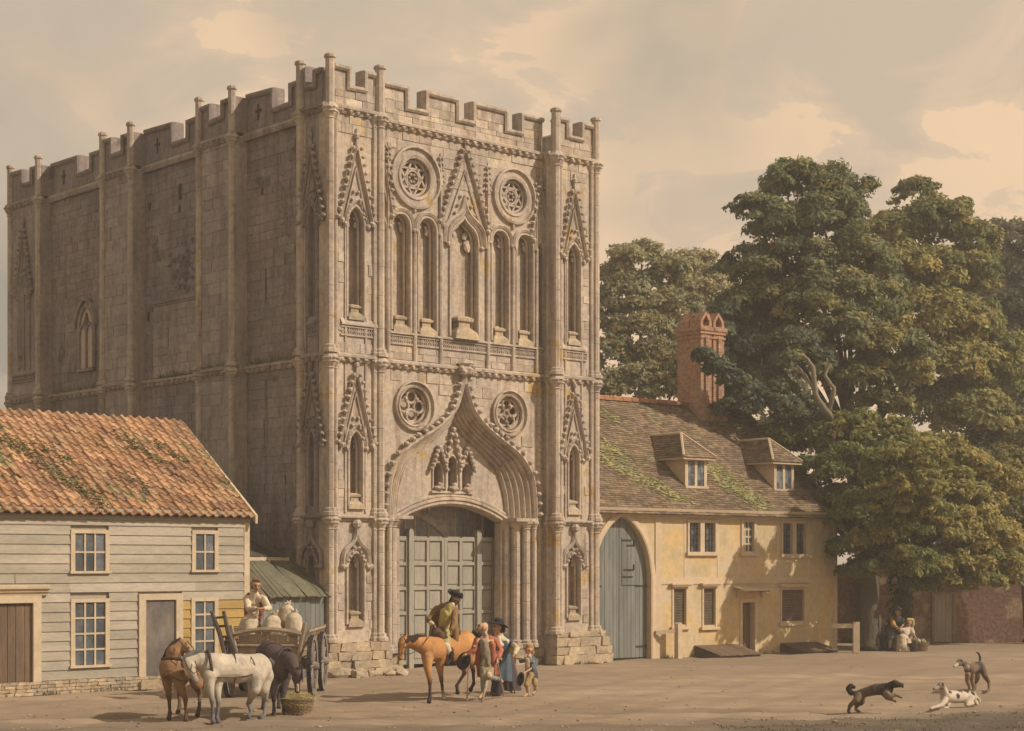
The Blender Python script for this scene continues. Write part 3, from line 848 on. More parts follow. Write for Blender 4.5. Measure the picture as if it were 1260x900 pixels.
# ---- side wall: buttresses, recessed bays
for i, (a, b) in enumerate(BUTS):
    p = MB(SIDE); p.box(a, b, -.45, 0, 0, 15.9); part('buttress', p, M['buttress'])
    part('string_course', string_course(SIDE, a - .03, b + .03, 0, 8.95), M['buttress']); part('cornice', string_course(SIDE, a - .03, b + .03, 0, 15.92), M['buttress'])
    for u in (a + .12, b - .12):
        turret_shaft(SIDE, u, .02, .11, 17.45, ST, zb=0)
for a, b in BAYS:
    part('string_course', string_course(SIDE, a, b, -.45, 8.96), ST); part('cornice', string_course(SIDE, a, b, -.45, 15.93), ST)
    q = MB(SIDE); q.box(a, b, -.45, -.30, 0, .0 + .001 + 1.0); part('side_plinth', q, SD)
part('string_course', string_course(SIDE, -.02, 1.35, 0, 8.95), SD); part('cornice', string_course(SIDE, -.02, 1.35, 0, 15.92), SD)
part('string_course', string_course(SIDE, -.02, 1.35, 0, 4.43, flowers=False, big=False), SD)
turret_shaft(SIDE, 1.22, .02, .12, 17.45, ST)
# far turret ornament
part('crocketed_gable', gable(SIDE, 17.98, .55, 12.75, 14.9, 0, inner=(.3, 12.9, 13.8), fin=.5), SD)
q = MB(SIDE); niche_trim(q, 17.98, .28, 10.1, 12.6, .5, 'pointed', 0.0, d=.0, hood=.07)
for u in (17.55, 17.98, 18.4): q.box(u - .04, u + .04, 0, .06, 10.0, 12.7)
part('niche_moulding', q, SD)
part('quatrefoil_band', quatrefoil_band(SIDE, 17.2, 18.8, 0, 9.6, 9.85), SD)
# two-light window
WY = 14.28
q = MB(SIDE); q.prism(arched_hole(WY, .46, 9.82, 11.25, .66, 'pointed'), -.45, -.43); wback = part('window_light', q, M['cheek'])
q = MB(SIDE)
q.sweep(arched_hole(WY, .50, 9.80, 11.25, .70, 'pointed'), [(-.06, -.45), (-.06, -.36), (.02, -.33), (.10, -.38), (.10, -.45)])
q.sweep(arch(WY, .60, 11.2, .88, 'pointed'), [(.04, -.45), (.04, -.30), (.12, -.28), (.14, -.45)])
q.box(WY - .04, WY + .04, -.44, -.36, 9.8, 11.3)
for s in (-1, 1):
    q.sweep(arch(WY + s * .24, .22, 11.0, .32, 'pointed'), [(-.04, -.44), (-.04, -.37), (.04, -.37), (.04, -.44)])
q.prism([(WY - .16, 11.32), (WY, 11.7), (WY + .16, 11.32), (WY, 11.2)], -.43, -.37, .45)
q.box(WY - .56, WY + .56, -.45, -.33, 9.70, 9.79)
part('window_tracery', q, SD)
# walled-up opening in the middle bay
q = MB(SIDE); q.box(6.66, 9.75, -.45, -.30, 9.1, 11.45); part('blocked_opening', q, M['buttress'])
q = MB(SIDE); q.box(6.66, 9.82, -.45, -.22, 11.45, 11.55); q.box(6.66, 9.78, -.45, -.26, 11.38, 11.45); part('blocked_opening_ledge', q, SD)
q = MB(SIDE)
for u, z, a, h in ((8.35, 14.9, .17, .5), (8.4, 14.35, .10, .22), (10.2, 14.7, .16, .24), (3.8, 14.2, .12, .2), (4.2, 6.7, .1, .16), (3.6, 11.4, .06, 1.1), (10.3, 11.2, .1, .4), (2.6, 5.6, .05, .3)):
    q.box(u - a / 2, u + a / 2, -.45, -.428, z - h / 2, z + h / 2)
part('putlog_hole', q, M['void'])
q = MB(SIDE)                       # crumbled, soot-blackened stones above the blocked opening
for _ in range(90):
    u = RND.gauss(8.2, .34); z = RND.gauss(12.45, .34); q.lump(u, -.44, z, RND.uniform(.05, .13), (1.4, .3, .8), RND.uniform(.42, .7))
part('sooty_patch', q, SD, kind='stuff')
# weeds along the string courses
q = MB(SIDE)
for a, b, n in ((1.6, 4.4, 130), (4.7, 6.5, 40), (6.8, 9.5, 110), (12.8, 16.4, 90)):
    for _ in range(n):
        u = RND.uniform(a, b); h = RND.uniform(.06, .24) * (1 if RND.random() < .8 else 1.5); w = -.33 + RND.uniform(-.05, .1); d = RND.uniform(-.08, .08)
        if a == 4.7: w += .42; h *= .8
        q.add([(u - .03, w, 9.08), (u + .03, w, 9.08), (u + d, w + RND.uniform(-.03, .08), 9.08 + h)], [(0, 1, 2)], RND.uniform(.6, 1.2))
for _ in range(60):
    u = RND.gauss(2.6, .18); z = RND.gauss(13.4, .5)
    q.lump(u, -.43, z, RND.uniform(.02, .05), (1, .3, 1), RND.uniform(.7, 1.1))
q.build('wall_weeds', M['mossclump'], gate, kind='stuff', recalc=False)

# ---- ashlar
for (a, b), hole in zip(BAYS, ([], [(6.6, 9.85, 9.05, 11.6)], [(13.6, 14.97, 9.6, 12.3)])):
    ashlar('S', a, b, 1.0, 8.82, -.45); ashlar('S', a, b, 9.12, 15.8, -.45, excl=hole)
    ashlar('S', a, b, 16.1, 16.44, -.47, miss=.1)
ashlar('B', 6.68, 9.72, 9.15, 11.36, -.30)
for a, b in BUTS:
    ex = [(17.2, 18.8, 9.5, 15.4)]
    ashlar('B', a + .24, b - .24, .4, 8.82, 0, hmin=.3, hmax=.42); ashlar('B', a + .24, b - .24, 9.12, 15.8, 0, excl=ex, hmin=.3, hmax=.42)
cir = [(3.55, 14.52, 1.0), (7.47, 14.52, .95), (3.49, 7.79, .8), (7.27, 7.79, .78)]
ex = [(u - .62, u + .62, 9.4, 13.66) for u in N_U] + [(4.4, 6.5, 9.5, 14.3), (8.3, 8.72, 9.5, 14.9), (1.98, 2.6, 9.5, 14.9)]
ashlar('F', 1.98, 8.72, 9.12, 9.50, W0, hmin=.19, hmax=.24)
ashlar('F', 1.98, 8.72, 13.0, 15.8, W0, excl=ex, circ=cir)
pe = []
for i in range(len(hood) - 1):
    (a, z), (b_, z2) = hood[i], hood[i + 1]
    pe.append((min(a, b_) - .02 if a < CU else CU, max(a, b_) + .02 if a > CU else CU, 0, max(z, z2) + .12))
ashlar('F', 1.98, 8.72, 4.6, 8.82, W0, excl=pe + [(2.2, 2.4, 0, 9), (8.4, 8.6, 0, 9)], circ=cir, lmin=.35, lmax=.6)
ashlar('F', 3.4, 7.4, 5.3, 6.9, -.975, excl=[(4.4, 6.4, 5, 8)] + [(a, b, z - .2, 9) for a, b, _, z in [(CU - 2.2 + i * .2, CU - 2.0 + i * .2, 0, 5.0 + 1.9 * (1 - abs((i - 10.5) / 10.5)) ** .6) for i in range(22)]], lmin=.3, lmax=.5)
tx = [(.52, 1.52, 9.4, 15.6), (.5, 1.5, 2.9, 4.9), (.68, 1.33, 1.2, 6.6), (.45, 1.55, 6.3, 9.0)]
ashlar('F', .38, 1.6, 1.0, 4.3, 0, excl=tx, lmin=.25, lmax=.4); ashlar('F', .38, 1.6, 4.5, 8.8, 0, excl=tx, lmin=.25, lmax=.4); ashlar('F', .38, 1.6, 9.1, 15.8, 0, excl=[tx[0][:2] + (9.55, 10.1), (.68, 1.33, 10, 13), (.45, 1.55, 12.7, 15.0)], lmin=.3, lmax=.5)
tx2 = [(a + 8.62, b + 8.62, z, zz) for a, b, z, zz in [(.68, 1.33, 10, 13), (.45, 1.55, 12.7, 15.0), (0, 3, 9.55, 10.1), (.68, 1.33, 1.2, 6.6), (.5, 1.5, 2.9, 4.9), (.45, 1.55, 6.3, 9.0)]]
for z0, z1 in ((1.0, 4.3), (4.5, 8.8), (9.1, 15.8)): ashlar('F', 9.12, 10.3, z0, z1, 0, excl=tx2, lmin=.3, lmax=.5)
for a, b in ((.3, 1.7), (9.0, 10.5)): ashlar('F', a, b, 16.08, 16.50, -.02, hmin=.19, hmax=.23)
ashlar('F', 2.0, 8.72, 16.08, 16.42, W0 - .02, hmin=.16, hmax=.2)
for a, b in ((2.02, 3.14), (4.06, 5.1), (5.92, 7.07), (7.9, 8.7)): ashlar('F', a, b, 16.42, 16.95, W0 - .02, hmin=.24, hmax=.28)

cw = (29.2, 39.7)
def bdist(b):
    f, u0, u1, w, z0, z1, pr = b
    x, y = ((u0 + u1) / 2, -w) if f == 'F' else (-w, (u0 + u1) / 2)
    vis = .72 if f == 'F' else .66
    return -((u1 - u0) * vis * (z1 - z0)) / ((x + cw[0]) ** 2 + (y + cw[1]) ** 2 + (z0 - 3) ** 2)
blocks.sort(key=bdist)
rest = {'F': MB(FRONT), 'S': MB(SIDE), 'B': MB(SIDE)}
for i, (f, u0, u1, w, z0, z1, pr) in enumerate(blocks):
    if i < 270:
        c_ = ((u0 + u1) / 2, w + pr / 2, (z0 + z1) / 2)
        if f == 'F': piece('stone_block', M['block'], gate, FRONT(*c_), (u1 - u0, pr, z1 - z0), j=.012)
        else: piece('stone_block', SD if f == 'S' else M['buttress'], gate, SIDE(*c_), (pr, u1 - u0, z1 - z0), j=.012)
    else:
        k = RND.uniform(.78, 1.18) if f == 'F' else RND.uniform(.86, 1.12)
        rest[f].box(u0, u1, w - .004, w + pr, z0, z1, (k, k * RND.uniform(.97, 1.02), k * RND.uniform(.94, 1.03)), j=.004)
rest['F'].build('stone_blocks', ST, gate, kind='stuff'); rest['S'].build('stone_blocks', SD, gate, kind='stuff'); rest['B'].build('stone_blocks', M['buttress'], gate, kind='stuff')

# ---- worn plinths built of big rough stones
def plinth(u0, u1, w0, zt, seed, spread=.22):
    R = random.Random(seed); z = 0
    bk = MB(FRONT); bk.box(u0 + .05, u1 - .05, w0 - .3, w0 + .10, 0, zt - .06); part('plinth_core', bk, M['rubble'])
    while z < zt - .05:
        h = R.uniform(.2, .3); h = min(h, zt - z)
        ex_ = spread * (1 - z / zt) * R.uniform(.5, 1.1)
        u = u0 - ex_
        while u < u1 + ex_ * .6:
            L_ = R.uniform(.3, .62); b_ = min(u + L_, u1 + ex_ * .6 + .05)
            if b_ - u > .1:
                pr = .2 + ex_ + R.uniform(-.03, .07)
                piece('plinth_stone', M['rubble'], gate, ((u + b_) / 2, -(w0 + pr / 2), z + h / 2), (b_ - u - .015, pr, h - .015), (R.uniform(-.03, .03), R.uniform(-.03, .03), R.uniform(-.03, .03)), j=.09)
            u += L_
        z += h
plinth(-.05, 1.95, .0, .98, 1); plinth(8.72, 10.8, .0, 1.02, 2)
plinth(2.05, 2.95, W0 - .25, .62, 3, .12); plinth(CU + 2.2, 8.6, W0 - .2, .66, 4, .12)
for s in ((.05, .95), (.95, 1.0)):
    pass
b = MB(SIDE); b.box(.05, 1.3, 0, .16, 0, .96); part('plinth_core', b, SD)
R = random.Random(5)
SL = ['largest fallen stone, at the very corner of the gatehouse plinth', 'small fallen stone nearest the blue shed', 'flat fallen stone in front of the left plinth, nearest the road',
      'mid-sized fallen stone leaning on the left plinth', 'fallen stone below the pedestal of the left turret', 'rightmost fallen stone, beside the portal jamb', 'small chip of stone between the plinth and the portal jamb']
for i, (u, d, s_) in enumerate(((.0, .50, .33), (-.25, .30, .2), (.45, .80, .24), (.75, .50, .27), (1.15, .60, .2), (2.25, .40, .26), (1.75, .62, .15))):
    b = MB(); b.lump(0, 0, 0, s_, (1.3, 1, .75))
    o = b.build('fallen_stone', M['rubble'], None, loc=None)
    wx, wy = ABBEY[0] + math.cos(TH) * u + math.sin(TH) * d, ABBEY[1] + math.sin(TH) * u - math.cos(TH) * d
    o.location = (wx, wy, s_ * .25); o.rotation_euler = (0, 0, R.uniform(0, 6))
    tag(o, SL[i], 'stone', 'fallen stones at the left corner of the gatehouse')

# ---- the panelled timber gates in the portal
gy = -1.50
G = M['gate']
def gb(name, a, b, w0, w1, z0, z1, parent=gate, m_=G):
    q = MB(FRONT); q.box(a, b, w0, w1, z0, z1, j=.004); return part(name, q, m_, parent=parent)
for (a, b, cols) in ((2.9, 4.12, 2), (4.22, 5.52, 2), (5.54, 6.84, 2), (6.94, 8.2, 2)):
    leaf = gb('gate_leaf', a, b, gy - .08, gy - .02, .12, 3.95)
    n = 5; st = .10; wd = (b - a - st) / cols
    for k in range(cols + 1): gb('stile', a + k * wd, a + k * wd + st, gy - .02, gy + .05, .12, 3.95, leaf)
    for r_ in range(n + 1):
        z = .12 + r_ * (3.83 - st) / n
        for k in range(cols): gb('rail', a + k * wd + st, a + (k + 1) * wd, gy - .02, gy + .046, z, z + st * (1.3 if r_ in (0, n) else 1), leaf)
        if r_ < n:
            for k in range(cols):
                gb('panel', a + k * wd + st + .05, a + (k + 1) * wd - .05, gy - .02, gy + .012, z + st + .07, z + (3.83 - st) / n - .05, leaf)
for u in (4.17, 6.89):
    q = MB(FRONT); q.box(u - .09, u + .09, gy - .12, gy + .12, 0, 4.12); q.prism([(u - .09, 4.12), (u - .05, 4.2), (u + .05, 4.2), (u + .09, 4.12)], gy - .11, gy + .11); part('gate_post', q, G)

# ------------------------------------------------------------------ weatherboarded house on the left
house = thing('weatherboard_house', 'pale weatherboarded house with mossy orange pantile roof and brown door', 'house',
              (ABBEY[0] - math.sin(TH) * -.6, ABBEY[1] + math.cos(TH) * -.6, 0), TH)
HX0, HX1 = -15.0, -3.02
def hp(name, mb, m_, parent=house, **k): return mb.build(name, m_, parent, **k)
b = MB(); b.box(HX0, HX1 - .02, .02, 6.6, .0, 4.4)
b.add([(HX1 - .02, .02, 4.4), (HX1 - .02, 6.6, 4.4), (HX1 - .02, 3.3, 6.92), (HX0, .02, 4.4), (HX0, 6.6, 4.4), (HX0, 3.3, 6.92)], [(0, 1, 2), (3, 5, 4)])
hp('wall', b, M['board'])
# window and door openings: x0, x1, z0, z1 of the frame
opens = [(-8.22, -7.16, 2.92, 4.0), (-4.78, -3.98, 2.94, 4.02), (-8.22, -7.16, .60, 2.30), (-4.80, -3.98, .74, 2.28), (-12, -9.00, -.1, 2.48), (-6.34, -5.06, .1, 2.40),
         (-12.6, -11.5, 2.92, 4.0)]
z = .34; k = 0
while z < 4.32:
    h = .2365
    cuts = sorted((o[0], o[1]) for o in opens if z < o[3] - .05 and z + h > o[2] + .05)
    a = HX0
    for c0, c1 in cuts + [(HX1 - .16, 99)]:
        if c0 - a > .1:
            segs = [(a, c0)]
            if z < 2.2 and z + h / 2 < 2.25:
                yl = -5.06
                if a >= yl - .01 or c0 > yl: segs = [(a, c0)]
            for s0, s1 in segs:
                yel = s0 > -5.2 and z < 2.15
                q = s0
                while q < s1 - .05:
                    e = min(q + (RND.uniform(2.4, 4.2) if s1 - q > 4.5 else 9), s1)
                    piece('weatherboard', M['yboard'] if yel else M['board'], house, ((q + e) / 2, -.035, z + h / 2 + .01), (e - q - .006, .03, h + .045), (math.radians(-7), 0, 0), j=.012)
                    q = e
        a = c1
    z += h; k += 1
b = MB(); b.box(HX1 - .15, HX1 + .02, -.06, .10, .3, 4.42); hp('corner_board', b, M['trim'])
b = MB(); b.box(HX0, HX1 + .05, -.16, .0, 4.38, 4.52); b.box(HX0, HX1 + .02, -.10, .0, 4.26, 4.38); hp('eaves_board', b, M['board'])
b = MB()
for x in np.arange(HX0, HX1, .16): b.lump(x, -.13, 4.37, .05)
hp('eaves_scallops', b, M['board'])
# plinth of small rough bricks
b = MB(); b.box(HX0, HX1, -.10, .02, 0, .26); hp('plinth', b, M['rubble'])
b = MB()
z = 0.0; cnt = 0
for row in range(4):
    x = -10.4 + RND.uniform(-.1, 0)
    while x < HX1:
        L_ = RND.uniform(.17, .30)
        kk = RND.uniform(.65, 1.2)
        pr = RND.uniform(-.01, .03) + .02 * (3 - row)
        if cnt < 130: piece('plinth_brick', M['rubble'], house, (x + L_ / 2, -.13 - pr, .035 + row * .083), (L_ - .012, .08, .072), (RND.uniform(-.03, .03), RND.uniform(-.05, .05), 0), j=.06)
        else: b.box(x, x + L_ - .012, -.17 - pr, -.09, row * .083, row * .083 + .072, kk, j=.006)
        x += L_; cnt += 1
hp('plinth_bricks', b, M['rubble'], kind='stuff')

def sash(parent, x0, x1, z0, z1, cols, rows, y=0.0, fr=.115, bar=.045, fm='trim', name='window'):
    w = MB(); w.box(x0 + .02, x1 - .02, y - .02, y + .03, z0 + .02, z1 - .02)
    win = w.build(name, M['void'], parent)
    f = MB()
    f.box(x0, x1, y - .085, y + .01, z1 - fr * .8, z1); f.box(x0 - .03, x1 + .03, y - .12, y + .01, z0, z0 + fr * .55)
    f.box(x0, x0 + fr, y - .08, y + .01, z0 + fr * .55, z1 - fr * .8); f.box(x1 - fr, x1, y - .08, y + .01, z0 + fr * .55, z1 - fr * .8)
    f.build('frame', M[fm], win)
    gx0, gx1, gz0, gz1 = x0 + fr, x1 - fr, z0 + fr * .55, z1 - fr * .8
    dw, dz = (gx1 - gx0) / cols, (gz1 - gz0) / rows
    g = MB()
    for i in range(1, cols): g.box(gx0 + i * dw - bar / 2, gx0 + i * dw + bar / 2, y - .062, y - .01, gz0, gz1)
    for j in range(1, rows): g.box(gx0, gx1, y - .058, y - .012, gz0 + j * dz - bar / 2, gz0 + j * dz + bar / 2)
    g.build('glazing_bar', M[fm], win)
    for i in range(cols):
        for j in range(rows):
            q = MB(); t = RND.uniform(-.008, .008)
            q.add([(gx0 + i * dw + .01, y - .034 + t, gz0 + j * dz + .01), (gx0 + (i + 1) * dw - .01, y - .034 - t, gz0 + j * dz + .01), (gx0 + (i + 1) * dw - .01, y - .034 + t, gz0 + (j + 1) * dz - .01), (gx0 + i * dw + .01, y - .034, gz0 + (j + 1) * dz - .01)], [(0, 1, 2, 3)], RND.uniform(.7, 1.6))
            q.build('pane', M['glass'], win)
    return win
sash(house, *opens[0], 3, 2); sash(house, *opens[1], 2, 2); sash(house, *opens[2], 3, 4); sash(house, *opens[3], 2, 4); sash(house, *opens[6], 3, 2)
# big brown plank door with a moulded hood
dr = MB(); dr.box(-11.9, -9.24, -.02, .0, .16, 2.2); door = hp('door', dr, M['void'])
x = -11.88
while x < -9.26:
    wd = RND.uniform(.17, .24); e = min(x + wd, -9.25)
    piece('door_plank', M['bark'], door, ((x + e) / 2, -.03, 1.18), (e - x - .012, .025, 2.0), j=.01); x = e
b = MB(); b.box(-9.24, -9.03, -.13, .0, .24, 2.22); b.box(-12.1, -9.03, -.135, .0, 2.22, 2.40); b.build('door_frame', M['trim'], door)
b = MB(); b.loft([[(-12.2, -w, z) for w, z in ((0, 2.40), (.14, 2.40), (.15, 2.46), (.20, 2.48), (.21, 2.54), (.27, 2.56), (.28, 2.62), (.0, 2.66))], [(-8.85, -w, z) for w, z in ((0, 2.40), (.14, 2.40), (.15, 2.46), (.20, 2.48), (.21, 2.54), (.27, 2.56), (.28, 2.62), (.0, 2.66))]], closed=True)
b.build('door_hood', M['trim'], door)
# open doorway with a dim store behind it
b = MB(); b.box(-6.16, -5.24, -.02, .01, .28, 2.2); dw_ = hp('doorway', b, M['void'])
b = MB(); b.box(-6.34, -6.14, -.10, .01, .26, 2.40); b.box(-5.26, -5.06, -.10, .01, .26, 2.40); b.box(-6.14, -5.26, -.098, .01, 2.24, 2.40); b.build('door_frame', M['trim'], dw_)
b = MB(); b.box(-6.13, -5.27, -.045, -.02, .28, 2.23); b.build('door', mat('grey_door_paint', (.105, .095, .095), (.19, .165, .14), big=.9, fine=3, fine_amt=.35, bump=.1, stretch=(1, 1, .6)), dw_)
b = MB(); b.box(-6.4, -5.0, -.3, -.1, .0, .2); b.build('doorstep', M['rubble'], dw_)

# pantiles: an S-shaped tile, one object each
pitch = math.atan2(2.75, 3.3)
TW, TL = .272, .305
def pantile_mesh(v):
    b = MB(); n = 8; rows = []
    for zz, y in ((0, 0), (0, TL * 1.12)):
        r_ = []
        for i in range(n + 1):
            t = i / n
            r_.append(((t - .5) * TW * 1.06, y, .042 * math.sin(t * 2 * math.pi + .5) + .03 + (.036 if y == 0 else -.008)))
        rows.append(r_)
    low = [(a, b_, c_ - .034) for a, b_, c_ in rows[0]]
    k = (1, .88, 1.14, .78, 1.0)[v]
    b.loft([low, rows[0], rows[1]], (k, k * (1, .95, 1.02, .95, 1.1)[v], k * (1, .9, 1, 1.05, 1.1)[v]))
    me = b.mesh('pantile', smooth=False, recalc=False); me.materials.append(M['pantile'])
    return me
PT = [pantile_mesh(v) for v in range(5)]
roof = MB(); roof.add([(HX0, -.22, 4.36), (HX1 + .06, -.22, 4.36), (HX1 + .06, 3.3, 6.96), (HX0, 3.3, 6.96), (HX1 + .06, 6.9, 4.2), (HX0, 6.9, 4.2)], [(0, 1, 2, 3), (3, 2, 4, 5)])
roof_o = hp('roof', roof, M['bark'])
slope = math.hypot(3.52, 2.68); sa = math.atan2(2.68, 3.52)
nr = int(slope / TL); tiles = []
for r_ in range(nr + 1):
    for i in range(int((HX1 + .0 + 11.0) / TW)):
        tiles.append((HX1 - .10 - i * TW + (0), r_))
def tkey(t): return t[1] * .08 - t[0] * .35 * -1 if False else (-(t[0] + 15) + t[1] * .15)
vis_t = [t for t in tiles if t[0] > -10.6]
vis_t.sort(key=lambda t: (t[1] * .5 + abs(t[0] + 6.4)))
stuff = MB()
for n_, (x, r_) in enumerate(vis_t + [t for t in tiles if t[0] <= -10.6]):
    d = r_ * TL - .02
    if d > slope - .1: d = slope - TL * .6
    y = -.25 + d * math.cos(sa); zz = 4.38 + d * math.sin(sa)
    rx = sa + RND.uniform(-.025, .02); rz = RND.uniform(-.035, .035) * (3 if RND.random() < .04 else 1)
    v = RND.randrange(5)
    if n_ < 298:
        o = link('pantile', PT[v], roof_o, (x + RND.uniform(-.008, .008), y + RND.uniform(-.014, .014) - (.07 if RND.random() < .03 else 0), zz)); o.rotation_euler = (rx, 0, rz)
    else:
        Mx = Matrix.Translation((x, y, zz)) @ Matrix.Rotation(rz, 4, 'Z') @ Matrix.Rotation(rx, 4, 'X')
        me = PT[v]; vs = [tuple(Mx @ q.co) for q in me.vertices]; k = (1, .88, 1.14, .78, 1.0)[v] * RND.uniform(.85, 1.15)
        stuff.add(vs, [tuple(p_.vertices) for p_ in me.polygons], (k, k, k))
stuff.build('pantiles', M['pantile'], roof_o, kind='stuff', recalc=False)
for x in np.arange(-11, HX1, .42):
    q = MB(); q.loft([[(x + e, 3.3 + .13 * math.cos(a), 6.95 + .09 * math.sin(a)) for a in np.linspace(-.3, math.pi + .3, 7)] for e in (0, .40)])
    q.build('ridge_tile', M['pantile'], roof_o, recalc=False)
# moss growing down the tiles in streaks
q = MB(); R = random.Random(3)
for (x0, d0, x1, d1, n, s) in ((-8.95, 3.2, -7.25, .2, 380, .17), (-9.9, 3.9, -9.2, 2.6, 110, .14), (-8.1, 3.0, -7.2, 1.9, 90, .12), (-5.4, 3.5, -4.6, 2.2, 150, .12), (-4.5, 3.3, -3.9, 2.3, 90, .10), (-6.2, 1.7, -5.6, 1.0, 60, .12), (-10.6, 2.0, -10.2, 1.2, 50, .1)):
    for _ in range(n):
        t = R.random(); x = x0 + (x1 - x0) * t + R.gauss(0, s); d = d0 + (d1 - d0) * t + R.gauss(0, s)
        if not 0 < d < slope - .1: continue
        RND.seed(R.random()); q.lump(x, -.25 + d * math.cos(sa) - .03, 4.40 + d * math.sin(sa) + .07, R.uniform(.02, .055), (1, 1, .4), R.uniform(.6, 1.3))
q.build('roof_moss', M['mossclump'], roof_o, kind='stuff', recalc=False)
RND.seed(77)
b = MB()
for (y0, z0, y1, z1) in ((-.30, 4.34, 3.32, 7.06), (6.9, 4.2, 3.32, 7.06)):
    b.add([(HX1 + e, y, z_) for e in (.04, .11) for y, z_ in ((y0, z0 - .12), (y0, z0 + .10), (y1, z1 + .04), (y1, z1 - .16))], [(0, 1, 2, 3), (4, 7, 6, 5), (0, 4, 5, 1), (1, 5, 6, 2), (2, 6, 7, 3), (3, 7, 4, 0)])
b.build('barge_board', M['trim'], roof_o)

# ------------------------------------------------------------------ lean-to shed in the angle of house and gatehouse
shed = thing('lean_to_shed', 'small blue board shed with a mossy green plank roof between house and gatehouse', 'shed', ABBEY, TH)
b = MB(); b.box(-2.98, -.14, 0.0, 1.2, 0, 2.2); b.build('wall', M['bluewood'], shed)
x = -2.98
while x < -.16:
    e = min(x + RND.uniform(.13, .19), -.13)
    piece('wall_board', M['bluewood'], shed, ((x + e) / 2, -.03, 1.12), (e - x - .01, .03, 2.24), j=.01); x = e
x = -3.0; sl = math.atan2(.95, 1.52); ln = math.hypot(.95, 1.52)
while x < -.10:
    e = min(x + RND.uniform(.15, .21), -.06)
    piece('roof_board', M['moss'], shed, ((x + e) / 2 , .58, 2.74), (e - x + .01, ln + .1 + RND.uniform(-.05, .05), .035), (sl + RND.uniform(-.01, .01), RND.uniform(-.12, .12), 0), j=.01); x = e
b = MB(); b.box(-3.0, -.30, 1.36, 1.5, 3.19, 3.34); b.build('wall_plate', M['trim'], shed)
b = MB(); b.box(-3.0, -.47, 1.5, 4.2, 2.2, 3.3); b.build('rear_wall', M['lath'], shed)
sl = math.atan2(.95, 2.7); x = -3.0
while x < -.48:
    e = min(x + RND.uniform(.2, .28), -.46)
    piece('rear_roof_board', M['lath'], shed, ((x + e) / 2, 2.75, 3.83), (e - x + .01, 2.9 + RND.uniform(-.06, .06), .035), (sl, RND.uniform(-.1, .1), 0), j=.01); x = e

# ------------------------------------------------------------------ ochre cottage on the right of the gatehouse
CO = (2.427, 56.40, 0); CT = TH - math.radians(4)
cot = thing('ochre_cottage', 'ochre plastered cottage with brown tiled roof, two dormers and tall brick chimney', 'cottage', CO, CT)
def cp(name, mb, m_, parent=cot, **k): return mb.build(name, m_, parent, **k)
CL = 11.93; CRF = 4.15 / 4.9
wins = {'w1': (4.42, 5.82, 3.46, 4.62), 'w2': (7.0, 7.74, 3.46, 4.70), 'w3': (9.0, 10.36, 3.40, 4.66),
        'l1': (3.72, 4.44, 1.04, 2.36), 'l2': (5.12, 5.82, 1.0, 2.36), 'l3': (8.97, 10.28, 1.05, 2.28)}
AC, AH = 1.50, 1.24
hole = [(AC - AH, .0)] + arch(AC, AH, 2.75, 1.98, 'pointed', 4) + [(AC + AH, .0)]
b = MB(FRONT)
b.plate([(-.45, 0), (-.45, 4.9), (CL, 4.9), (CL, 0), (7.78, 0), (7.78, 1.82), (7.04, 1.82), (7.04, 0), (AC + AH, 0)] + list(reversed(hole[1:-1])) + [(AC - AH, 0)],
        [[(w[0] + .08, w[2] + .06), (w[0] + .08, w[3] - .06), (w[1] - .08, w[3] - .06), (w[1] - .08, w[2] + .06)] for w in wins.values()], 0, -.3)
cp('front_wall', b, M['plaster'])
b = MB(); b.box(-.3, CL - .01, .9, 9.8, 0, 4.88); b.box(CL - .3, CL, .31, .9, 0, 4.88); b.box(-.4, 3.2, .9, 1.0, 0, 4.87)
b.add([(CL - .02, .1, 4.9), (CL - .02, 9.7, 4.9), (CL - .02, 4.9, 9.0)], [(0, 1, 2)])
cp('rear_wall', b, M['plaster'])
# timber posts and the middle band showing through the plaster
b = MB(FRONT)
for x0, x1 in ((2.95, 3.22), (CL - .16, CL + .02)): b.box(x0, x1, 0, .035, 0, 4.72)
b.box(3.22, CL - .16, 0, .03, 2.46, 2.68)
for x in (4.33, 5.90, 8.86, 10.42): b.box(x - .05, x + .05, 0, .012, 2.68, 4.7)
cp('timber_frame', b, M['cheek'])
b = MB(FRONT)
pr = [(0, 4.66), (.06, 4.70), (.08, 4.80), (.18, 4.86), (.22, 4.98), (.0, 4.99)]
b.loft([[(-.45, w, z) for w, z in pr], [(CL + .12, w, z) for w, z in pr]], closed=True)
cp('eaves_cornice', b, M['trim'])
b = MB(FRONT); b.sweep(hole, [(0, 0), (0, .05), (.05, .07), (.20, .05), (.20, 0)]); b.box(AC + AH + .20, AC + AH + .44, 0, .03, 0, 2.7)
cp('arch_surround', b, M['cheek'])
# the big pointed doors, plank by plank
al = MB(FRONT); al.prism(hole, -.24, -.20); dleaf = cp('arched_door', al, M['void'])
ap = arch(AC, AH, 2.75, 1.98, 'pointed', 4)
def arch_top(x):
    for i in range(len(ap) - 1):
        if ap[i][0] <= x <= ap[i + 1][0]: return ap[i][1] + (ap[i + 1][1] - ap[i][1]) * (x - ap[i][0]) / max(1e-6, ap[i + 1][0] - ap[i][0])
    return 2.75
x = AC - AH + .01
while x < AC + AH - .03:
    e = min(x + RND.uniform(.14, .2), AC + AH - .01)
    if x < AC < e: e = AC - .012 if AC - x > .05 else e
    k = RND.uniform(.86, 1.12)
    q = MB(FRONT); q.prism([(x + .006, .06), (x + .006, arch_top(x + .006)), ((x + e) / 2, arch_top((x + e) / 2)), (e - .006, arch_top(e - .006)), (e - .006, .06)], -.20, -.165 + RND.uniform(-.006, .006), k)
    q.build('door_plank', M['bluewood'], dleaf); x = e + (.02 if abs(e - AC) < .02 else 0)
b = MB(FRONT)
for (x0, x1, z) in ((.95, 0, 0),): pass
